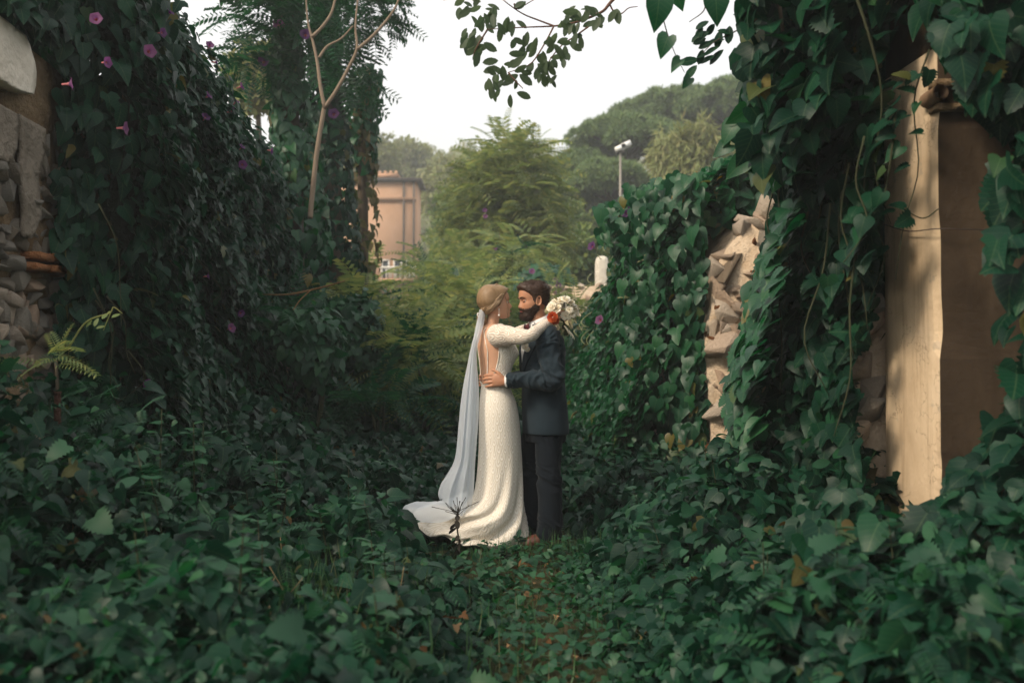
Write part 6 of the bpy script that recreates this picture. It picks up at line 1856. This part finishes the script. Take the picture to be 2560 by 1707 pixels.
M_WHITEFL = foliage('white_petal', [(0, (.74, .70, .58)), (.7, (.82, .79, .70)), (1, (.78, .68, .50))], .6, .2, .25)
M_ORANGE = foliage('orange_petal', [(0, (.36, .05, .015)), (1, (.50, .12, .03))], .6, .2, .3)
RG = [rose_geo(k) for k in range(3)]
def rose(parent, name, pos, d, s, mat, k):
    V, F = RG[k % 3]
    q = np.array(Vector([float(c) for c in d]).to_track_quat('Z', 'Y').to_matrix())
    return part(name, (V * s) @ q.T + np.asarray(pos), F, mat, parent)
BC = np.array((.350, 6.70, 1.580))
bq = thing('bouquet', 'bouquet of white roses and one orange flower held behind the man', 'bouquet', tuple(BC))
for k, (x, y) in enumerate(((1775, 500), (1765, 430), (1850, 470), (1880, 400), (1935, 430), (1970, 490), (1920, 510), (1830, 410), (1990, 540), (1730, 480), (1955, 555), (1885, 570))):
    p = np.array((x * .6272e-3 - .8196, 6.66 + .02 * (k % 3), 1.9139 - y * .6272e-3))
    rose(bq, 'rose', p, (p[0] - BC[0], -.12, p[2] - BC[2] + .06), (.034 if k == 0 else .026) * (1 + .15 * math.sin(k * 3)), M_WHITEFL, k)
p = np.array((1738 * .6272e-3 - .8196, 6.615, 1.9139 - 592 * .6272e-3))
rose(bq, 'orange_flower', p, (-.3, -1, .1), .030, M_ORANGE, 1); rose(bq, 'orange_flower', p + (.018, .01, -.022), (.1, -1, -.5), .022, M_ORANGE, 2)
for k in range(46):
    a = RNG.uniform(0, 6.28); d = np.array((math.cos(a) * .11, RNG.normal() * .03, math.sin(a) * .115 + (-.04 if math.sin(a) < 0 else 0)))
    V, F = ttube([BC + d * .2, BC + d * .7, BC + d * RNG.uniform(.85, 1.15)], [.002, .0016, .001], 4, 6)
    part('stem', V, F, M_STEM, bq)
n = 60
a = RNG.uniform(0, 6.28, n); rr = RNG.uniform(.3, 1.15, n)
d = np.column_stack([np.cos(a) * .10 * rr, RNG.normal(size=n) * .025, np.sin(a) * .11 * rr - .02])
leaves(bq, BC + d, d + np.array((0, -.02, -.03)), np.column_stack([RNG.normal(size=n) * .5, -np.ones(n), .4 * np.ones(n)]), RNG.uniform(.022, .04, n), ['oval', 'small'], foliage('bouquet_filler', [(0, (.10, .12, .05)), (.5, (.30, .26, .14)), (1, (.50, .44, .30))], .6, .2, .25), 60)
V, F = ttube([BC + (-.02, .0, -.04), BC + (.0, .005, -.10), BC + (.015, .01, -.155)], [.016, .013, .017], 10, 8); part('stem_bundle', V, F, M_STEM, bq)
for k in range(4):
    V, F = ttube([BC + (.0, -.01, -.09), BC + (.02 + .012 * k, -.01, -.12 - .01 * k), BC + (.035 + .012 * k, -.012, -.15 - .012 * k)], [.004, .003, .002], 4, 8, flat=(1, .3)); part('ribbon', V, F, M_WHITEFL, bq)
bo = np.array((1450 * .6272e-3 - .8196, 6.672, 1.9139 - 900 * .6272e-3))
bn = thing('boutonniere', 'white flower pinned to the lapel of the suit', 'boutonniere', tuple(bo))
rose(bn, 'rose', bo, (-.4, -1, .2), .021, M_WHITEFL, 0); rose(bn, 'rose', bo + (.012, .0, -.018), (.2, -1, -.2), .016, M_WHITEFL, 1)
for dx, dz in ((-.02, .012), (.018, .014), (.0, -.034)):
    V, F = ttube([bo + (0, .008, 0), bo + (dx, .002, dz)], [.003, .004], 5, 5, flat=(1, .3)); part('leaf', V, F, M_STEM, bn)
# ------------------------------------------------------------------ peach building far behind
BY = 60.0
def bx_(u): return (u - 1280) / FOC * BY
def bz_(v): return EYE + (HOR - v) / FOC * BY
M_PEACH = mortar_mat('peach_stucco', (0.56, 0.33, 0.20), (0.64, 0.40, 0.26), .6)
M_PEACH_D = mortar_mat('faded_terracotta', (0.42, 0.24, 0.15), (0.50, 0.30, 0.19), 1)
M_SLATE = plain('dark_slate', (.10, .085, .075), .7, .3, 3)
M_DARKGLASS = plain('dark_glass', (.03, .04, .045), .15, .5)
M_PALE = plain('pale_paint', (.62, .60, .55), .6, .3, 4, .15)
bld = thing('peach_building', 'tall peach stuccoed building with flat eaves seen between the trees', 'building', (bx_(1000), BY, 3))
x1 = bx_(1040)
V, F = box(((x1 - 15) / 2, BY + 1.5, (bz_(452) + 2) / 2), (x1 + 15, 3, bz_(452) - 2)); part('wall', V, tri(F), M_PEACH, bld, smooth=False)
V, F = box(((x1 - 15) / 2 + .1, BY + 1.5, bz_(449)), (x1 + 15.4, 3.5, .22)); part('roof', V, F, M_SLATE, bld, smooth=False)
V, F = box(((x1 - 15) / 2, BY - .06, bz_(497)), (x1 + 15, .16, .22)); part('cornice', V, F, M_PEACH_D, bld, smooth=False)
for u in (1009, 1034):
    V, F = ttube([(bx_(u), BY - .09, bz_(452)), (bx_(u), BY - .09, bz_(720))], .06, 6); part('drainpipe', V, F, M_SLATE, bld)
for (u0, u1, v0, v1) in ((985, 1003, 652, 700), (1016, 1031, 652, 700), (955, 972, 652, 700)):
    cx, cz = bx_((u0 + u1) / 2), bz_((v0 + v1) / 2); w, h = (u1 - u0) / FOC * BY, (v1 - v0) / FOC * BY
    wo = thing('window', None, None); wo.parent = bld; wo.location = Vector((cx, BY - .02, cz)) - base_of(bld)
    for (dx, dz, sw, sh) in ((-w / 2, 0, .08, h), (w / 2, 0, .08, h), (0, h / 2 + .04, w + .08, .08), (0, -h / 2 - .04, w + .16, .08)):
        V, F = box((cx + dx, BY - .03, cz + dz), (sw, .12, sh)); part('frame', V, F, M_PALE, wo, smooth=False)
    V, F = box((cx, BY - .01, cz), (w - .08, .03, h)); part('pane', V, F, M_DARKGLASS, wo, smooth=False)
bal = thing('balustrade', None, None); bal.parent = bld; bal.location = Vector((bx_(1010), BY - 1, bz_(690))) - base_of(bld)
V, F = box((bx_(1005), BY - 1.0, bz_(672)), (2.4, .16, .10)); part('rail', V, F, M_PALE, bal, smooth=False)
for k in range(9):
    x = bx_(1005) - 1.1 + k * .275
    V, F = ttube([(x, BY - 1, bz_(672)), (x, BY - 1, bz_(700))], .05, 6); part('baluster', V, F, M_PALE, bal)
V, F = box((bx_(1005), BY - .55, bz_(703)), (2.5, 1.1, .16)); part('balcony_slab', V, F, M_PEACH_D, bld, smooth=False)
tw0 = thing('turret', None, None); tw0.parent = bld; tw0.location = Vector((bx_(962), BY + 2, bz_(450))) - base_of(bld)
V, F = box((bx_(962), BY + 2.0, bz_(440)), (.85, .85, 1.0)); part('turret_wall', V, F, M_PEACH_D, tw0, smooth=False)
V, F = box((bx_(962), BY + 2.0, bz_(426)), (1.25, 1.25, .22)); part('turret_cap', V, F, M_PEACH_D, tw0, smooth=False)
for k in range(4):
    V, F = box((bx_(962) - .5 + .33 * k, BY + 1.45, bz_(420)), (.18, .12, .26)); part('merlon', V, F, M_PEACH_D, tw0, smooth=False)
V, F = box((bx_(962), BY + 1.565, bz_(440)), (.2, .04, .5)); part('turret_window', V, F, M_DARKGLASS, tw0, smooth=False)

# street lamp
LY = 33.0
lx = (1552 - 1280) / FOC * LY
lamp = thing('street_lamp', 'slim pale street lamp with a tilted white floodlight in front of the pines', 'street lamp', (lx, LY, 1.0))
M_GALV = plain('galvanised_steel', (.22, .20, .17), .5, .4, 5, .2, metal=.2)
def lz(v): return EYE + (HOR - v) / FOC * LY
V, F = ttube([(lx, LY, .8), (lx, LY, lz(540)), (lx, LY, lz(378))], [.055, .05, .04], 10); part('pole', V, F, M_GALV, lamp)
M_LAMPW = plain('white_enamel', (.80, .80, .78), .35, .4)
for (dx, dz, a) in ((.0, .02, -.42), (.18, .12, -.42)):
    V, F = box((0, 0, 0), (.34, .30, .16)); V = V @ np.array(Matrix.Rotation(a, 3, 'Y')).T + np.array((lx + dx, LY, lz(370) + dz)); part('lamp_head', V, F, M_LAMPW, lamp, smooth=False)
V, F = box((lx, LY, lz(377)), (.3, .08, .06)); part('bracket', V, F, M_GALV, lamp, smooth=False)

# low wall and white post at the far end of the corridor
fw = thing('far_wall', 'low pale stone wall crossing the far end of the overgrown corridor', 'wall', (1.4, 21, 0))
V, F = rough_slab(lambda y: 0, 0, 1, 0, lambda y: 1, 1, -1, 3, 3) if False else box((1.55, 21.2, 1.38), (1.9, .4, 2.9))
part('wall_body', V, F, M_MORTAR_W, fw, smooth=False)
for k in range(7):
    stone_obj(fw, 'stone', (.72 + .27 * k, 21.1, 2.83 + RNG.normal() * .02), (.15, .2, .07), (0, RNG.normal() * .1, RNG.normal() * .3), M_STONE_W, int(RNG.integers(9)))
for k in range(18):
    stone_obj(fw, 'stone', (.70 + .3 * (k % 6) + RNG.normal() * .04, 20.99, 2.62 - .2 * (k // 6)), (.15, .08, .10), (RNG.normal() * .1, RNG.normal() * .1, RNG.normal() * .1), M_STONE_W, int(RNG.integers(9)))
wp = at(1505, 640, 21.8)
post = thing('white_post', 'weathered white stone post with rounded top above the far low wall', 'post', (wp[0], 21.8, 0))
R = []
for z, s in ((0, 1), (2.0, 1), (wp[2] - .25, 1), (wp[2] - .12, .96), (wp[2] - .03, .75), (wp[2], .35)):
    th_ = np.linspace(0, 2 * np.pi, 16, endpoint=False)
    c_, s_ = np.cos(th_), np.sin(th_); r_ = .15 * s / (np.abs(c_) ** 4 + np.abs(s_) ** 4) ** .25
    R.append(np.column_stack([wp[0] + r_ * c_, 21.8 + r_ * s_ * .9, np.full(16, z)]))
V, F = rings(np.array(R)); part('shaft', V, F, mortar_mat('white_stone', (.55, .50, .42), (.70, .65, .56), 6), post, smooth=False)

# ------------------------------------------------------------------ small plants and odds and ends
# dark dried weed in front of the train
wb = at(1150, 1352, 6.36); wb[2] = .0
weed = thing('dried_weed', 'dark dried weed with narrow leaves and a twiggy head in front of the white train', 'weed', tuple(wb))
M_WEED = plain('dark_weed', (.030, .026, .020), .8, .2, 20, .4)
st = np.array([wb, wb + (-.005, 0, .10), wb + (-.02, 0, .22), wb + (-.012, 0, .31)])
stalk(st, [.007, .006, .005, .004], M_WEED, weed, 'stem')
SP = spline(st, 40)
n = 44; i = RNG.integers(5, 36, n); a = RNG.uniform(0, 6.28, n)
leaves(weed, SP[i], np.column_stack([np.cos(a), np.sin(a), -.5 + RNG.normal(size=n) * .4]), np.column_stack([RNG.normal(size=n) * .3, RNG.normal(size=n) * .3, np.ones(n)]), RNG.uniform(.045, .085, n), ['blade', 'oval'], M_WEED, 44, weights=[.7, .3])
for k in range(20):
    d = np.array((RNG.normal() * .06, RNG.normal() * .05, RNG.uniform(.03, .10)))
    b = st[-1] - (0, 0, RNG.uniform(0, .05))
    stalk([b, b + d * .6, b + d], [.0022, .0018, .0025], M_WEED, weed, 'seed_stalk', 6)
# leafy sprouts
for (u, v, Y, h, lab) in ((1000, 1245, 6.5, .34, 'upright pale green sprout left of the veil tail'), (1290, 1360, 6.3, .14, 'dark little sprout at the hem of the dress'), (1415, 1330, 6.5, .10, 'small bright fern-like sprout beside the groom shoe'), (1255, 1400, 6.1, .12, 'low dark sprout on the path edge below the dress')):
    b = at(u, v, Y); b[2] = float(ground_h(np.array([b[0]]), np.array([Y]))[0])
    s = thing('sprout', lab, 'plant', tuple(b))
    e = b + (RNG.normal() * .03, 0, h)
    stalk([b, (b + e) / 2 + (.01, 0, 0), e], [.005, .004, .002], M_STEM, s)
    n = 16; k = RNG.random(n); a = RNG.uniform(0, 6.28, n)
    leaves(s, b + (e - b) * (.3 + .7 * k)[:, None], np.column_stack([np.cos(a), np.sin(a) * .6, .45 + RNG.normal(size=n) * .3]), np.column_stack([-np.cos(a) * .6, -np.sin(a) * .6 - .3, np.ones(n)]), h * RNG.uniform(.3, .5, n), ['oval'], M_VINE_L if 'pale' in lab or 'bright' in lab else M_VINE, n)
# broad leaves lapping over the train
bl = thing('broad_leaf_weed', 'clump of broad dark leaves lapping over the end of the white train', 'weed', (-.72, 6.15, 0))
lv = [(985, 1262, .16, (1, -.3, -.3)), (1030, 1285, .17, (1, -.3, -.35)), (960, 1300, .15, (.6, -.6, -.2)), (1040, 1318, .15, (1, -.5, -.4)), (1000, 1330, .14, (.5, -.8, -.3)), (930, 1270, .15, (-.6, -.5, -.1)), (905, 1310, .15, (-.9, -.4, -.2)), (1060, 1345, .13, (.8, -.5, -.3)), (960, 1345, .15, (0, -1, -.4)), (930, 1230, .14, (-.2, -.3, .5)), (890, 1260, .14, (-.8, -.2, .1)), (1020, 1365, .14, (.3, -1, -.3)), (870, 1330, .15, (-.7, -.6, -.2)), (920, 1370, .15, (-.2, -1, -.3)), (980, 1390, .15, (.3, -1, -.4)), (1075, 1380, .12, (.8, -.6, -.2)), (860, 1290, .15, (-.8, -.4, 0)), (1005, 1240, .12, (.9, -.2, .2))]
Pp = np.array([at(u - 30, v, 6.12 + RNG.normal() * .08) for u, v, s, d in lv]); n = len(lv)
leaves(bl, Pp, np.array([d for *_, d in lv], float), np.column_stack([RNG.normal(size=n) * .3, RNG.normal(size=n) * .3 - .3, np.ones(n)]), np.array([s for _, _, s, _ in lv]), ['heart', 'heart_flat'], M_COVER, n)
for k in range(8):
    p = Pp[k * 2]; stalk([np.array((p[0] * .5 - .38, 6.15, 0.0)), (p + (-.76, 6.15, 0)) / 2 + (0, 0, .04), p], [.006, .005, .003], M_STEM, bl)

# fern-leaved seedling and rusty post at the left
sl = thing('seedling_tree', 'young fern-leaved seedling tree in front of the bare stones at the left', 'sapling', tuple(at(150, 1250, 4.95)))
sl.location.z = 0.1
b = np.array(sl.location); top = at(140, 900, 4.95)
stalk([b, (b + top) / 2 + (.02, 0, 0), top], [.016, .013, .008], M_BARK, sl, 'trunk')
tips = [(.55, -.2, .12), (-.5, -.3, .25), (.3, -.5, .35), (-.3, .1, .5), (.6, .1, -.05), (.1, -.6, .15), (-.6, 0, 0), (.45, -.4, .3), (.0, -.2, .6), (.7, -.15, .05)]
leaves(sl, np.repeat(top[None], 10, 0) + RNG.normal(size=(10, 3)) * .03, np.array(tips, float), np.tile(np.array((0, -.45, 1.)), (10, 1)) + RNG.normal(size=(10, 3)) * .2, RNG.uniform(.17, .26, 10), ['frond_fine'], M_FROND_Y, 10, name='frond')
n = 120
P = np.column_stack([RNG.normal(size=n) * .26 + top[0] + .05, RNG.normal(size=n) * .2 + 4.95, RNG.uniform(.45, 1.15, n)])
leaves(sl, P, np.column_stack([RNG.normal(size=n), RNG.normal(size=n) - .5, RNG.normal(size=n) * .3]), np.column_stack([RNG.normal(size=n) * .3, RNG.normal(size=n) * .3 - .3, np.ones(n)]), RNG.uniform(.13, .24, n), ['frond_fine', 'frond'], M_FROND, 40, name='frond')
pp = at(145, 985, 4.75)
rp = thing('rusty_post', 'short rusty iron post standing in the creeper below the seedling at the left', 'post', (pp[0], pp[1], 0))
V, F = ttube([(pp[0], pp[1], .05), (pp[0], pp[1], pp[2] - .005), (pp[0], pp[1], pp[2])], [.017, .016, .014], 10); part('post_shaft', V, F, mortar_mat('rust', (.055, .026, .018), (.11, .056, .04), 20), rp)
V, F = ttube([(pp[0], pp[1], pp[2]), (pp[0], pp[1], pp[2] + .012)], [.019, .019], 10); part('post_cap', V, F, bpy.data.materials['rust'], rp)
ar = thing('arching_stem', 'thin green stem arching up against the dark vine at the left', 'stem', tuple(at(180, 850, 5.2)))
stalk([at(170, 870, 5.2), at(215, 805, 5.2), at(272, 783, 5.2), at(283, 768, 5.2), at(306, 784, 5.2)], [.006, .005, .004, .003, .002], M_FROND_Y, ar, 'stem', 24)
stalk([at(280, 772, 5.2), at(268, 800, 5.2), at(258, 826, 5.2)], [.003, .003, .002], M_FROND_Y, ar, 'stem', 10)
n = 7
Pp = np.array([at(u, v, 5.2) for u, v in ((230, 800), (268, 785), (300, 785), (262, 815), (275, 778), (245, 795), (225, 812))])
leaves(ar, Pp, RNG.normal(size=(n, 3)) + np.array((0, 0, -.5)), np.tile(np.array((0, -.6, .6)), (n, 1)), .05, ['oval'], M_FROND_Y, n)
tw = thing('dry_twig', 'bare orange-brown twig sticking out of the left vine wall', 'twig', tuple(at(780, 720, 8.6)))
stalk([at(655, 736, 8.9), at(720, 736, 8.7), at(790, 722, 8.6), at(862, 702, 8.5)], [.004, .008, .009, .005], M_TWIG, tw, 'twig_stem')
stalk([at(775, 726, 8.6), at(750, 750, 8.55), at(732, 775, 8.5)], [.006, .005, .004], M_TWIG, tw, 'side_twig')
for k in range(26):          # loose grass and dry stalks in front
    u, v = RNG.uniform(350, 1000), RNG.uniform(1420, 1690)
    Y = 1.05 * FOC / (v - HOR); b = at(u, v, Y); b[2] = float(ground_h(np.array([b[0]]), np.array([Y]))[0])
    h = RNG.uniform(.18, .42); dx = RNG.normal() * .10
    V, F = ttube([b, b + (dx * .4, 0, h * .6), b + (dx, -.02, h)], [.004, .003, .0015], 4, 8)
    props(part('dry_stalk', V, F, M_DRYSTALK if k else globals().setdefault('M_DRYSTALK', bark('dry_stalk', (.16, .12, .06), (.28, .21, .11)))), 'thin dry stalk sticking up among the creepers at lower left', 'stalk', 'dry stalks among the creepers')

OCC.append((1100, 780, 1430, 1340, 6.7)); OCC.append((2220, 140, 2560, 1300, 4.47)); OCC.append((1020, 1230, 1110, 1330, 6.72))
grow_foliage()

# ------------------------------------------------------------------ air
V, F = box((0, 305, 34), (1440, 1260, 72))
hz = part('haze', V, F, None, None, smooth=False)
t = NT('haze_air')
pv = t.new('ShaderNodeVolumePrincipled')
pv.inputs['Color'].default_value = (0.90, 0.94, 0.96, 1)
pv.inputs['Density'].default_value = 0.0023
pv.inputs['Anisotropy'].default_value = 0.2
t.l.new(pv.outputs[0], t.out.inputs['Volume'])
hz.data.materials.append(t.m)
hz['kind'] = 'stuff'
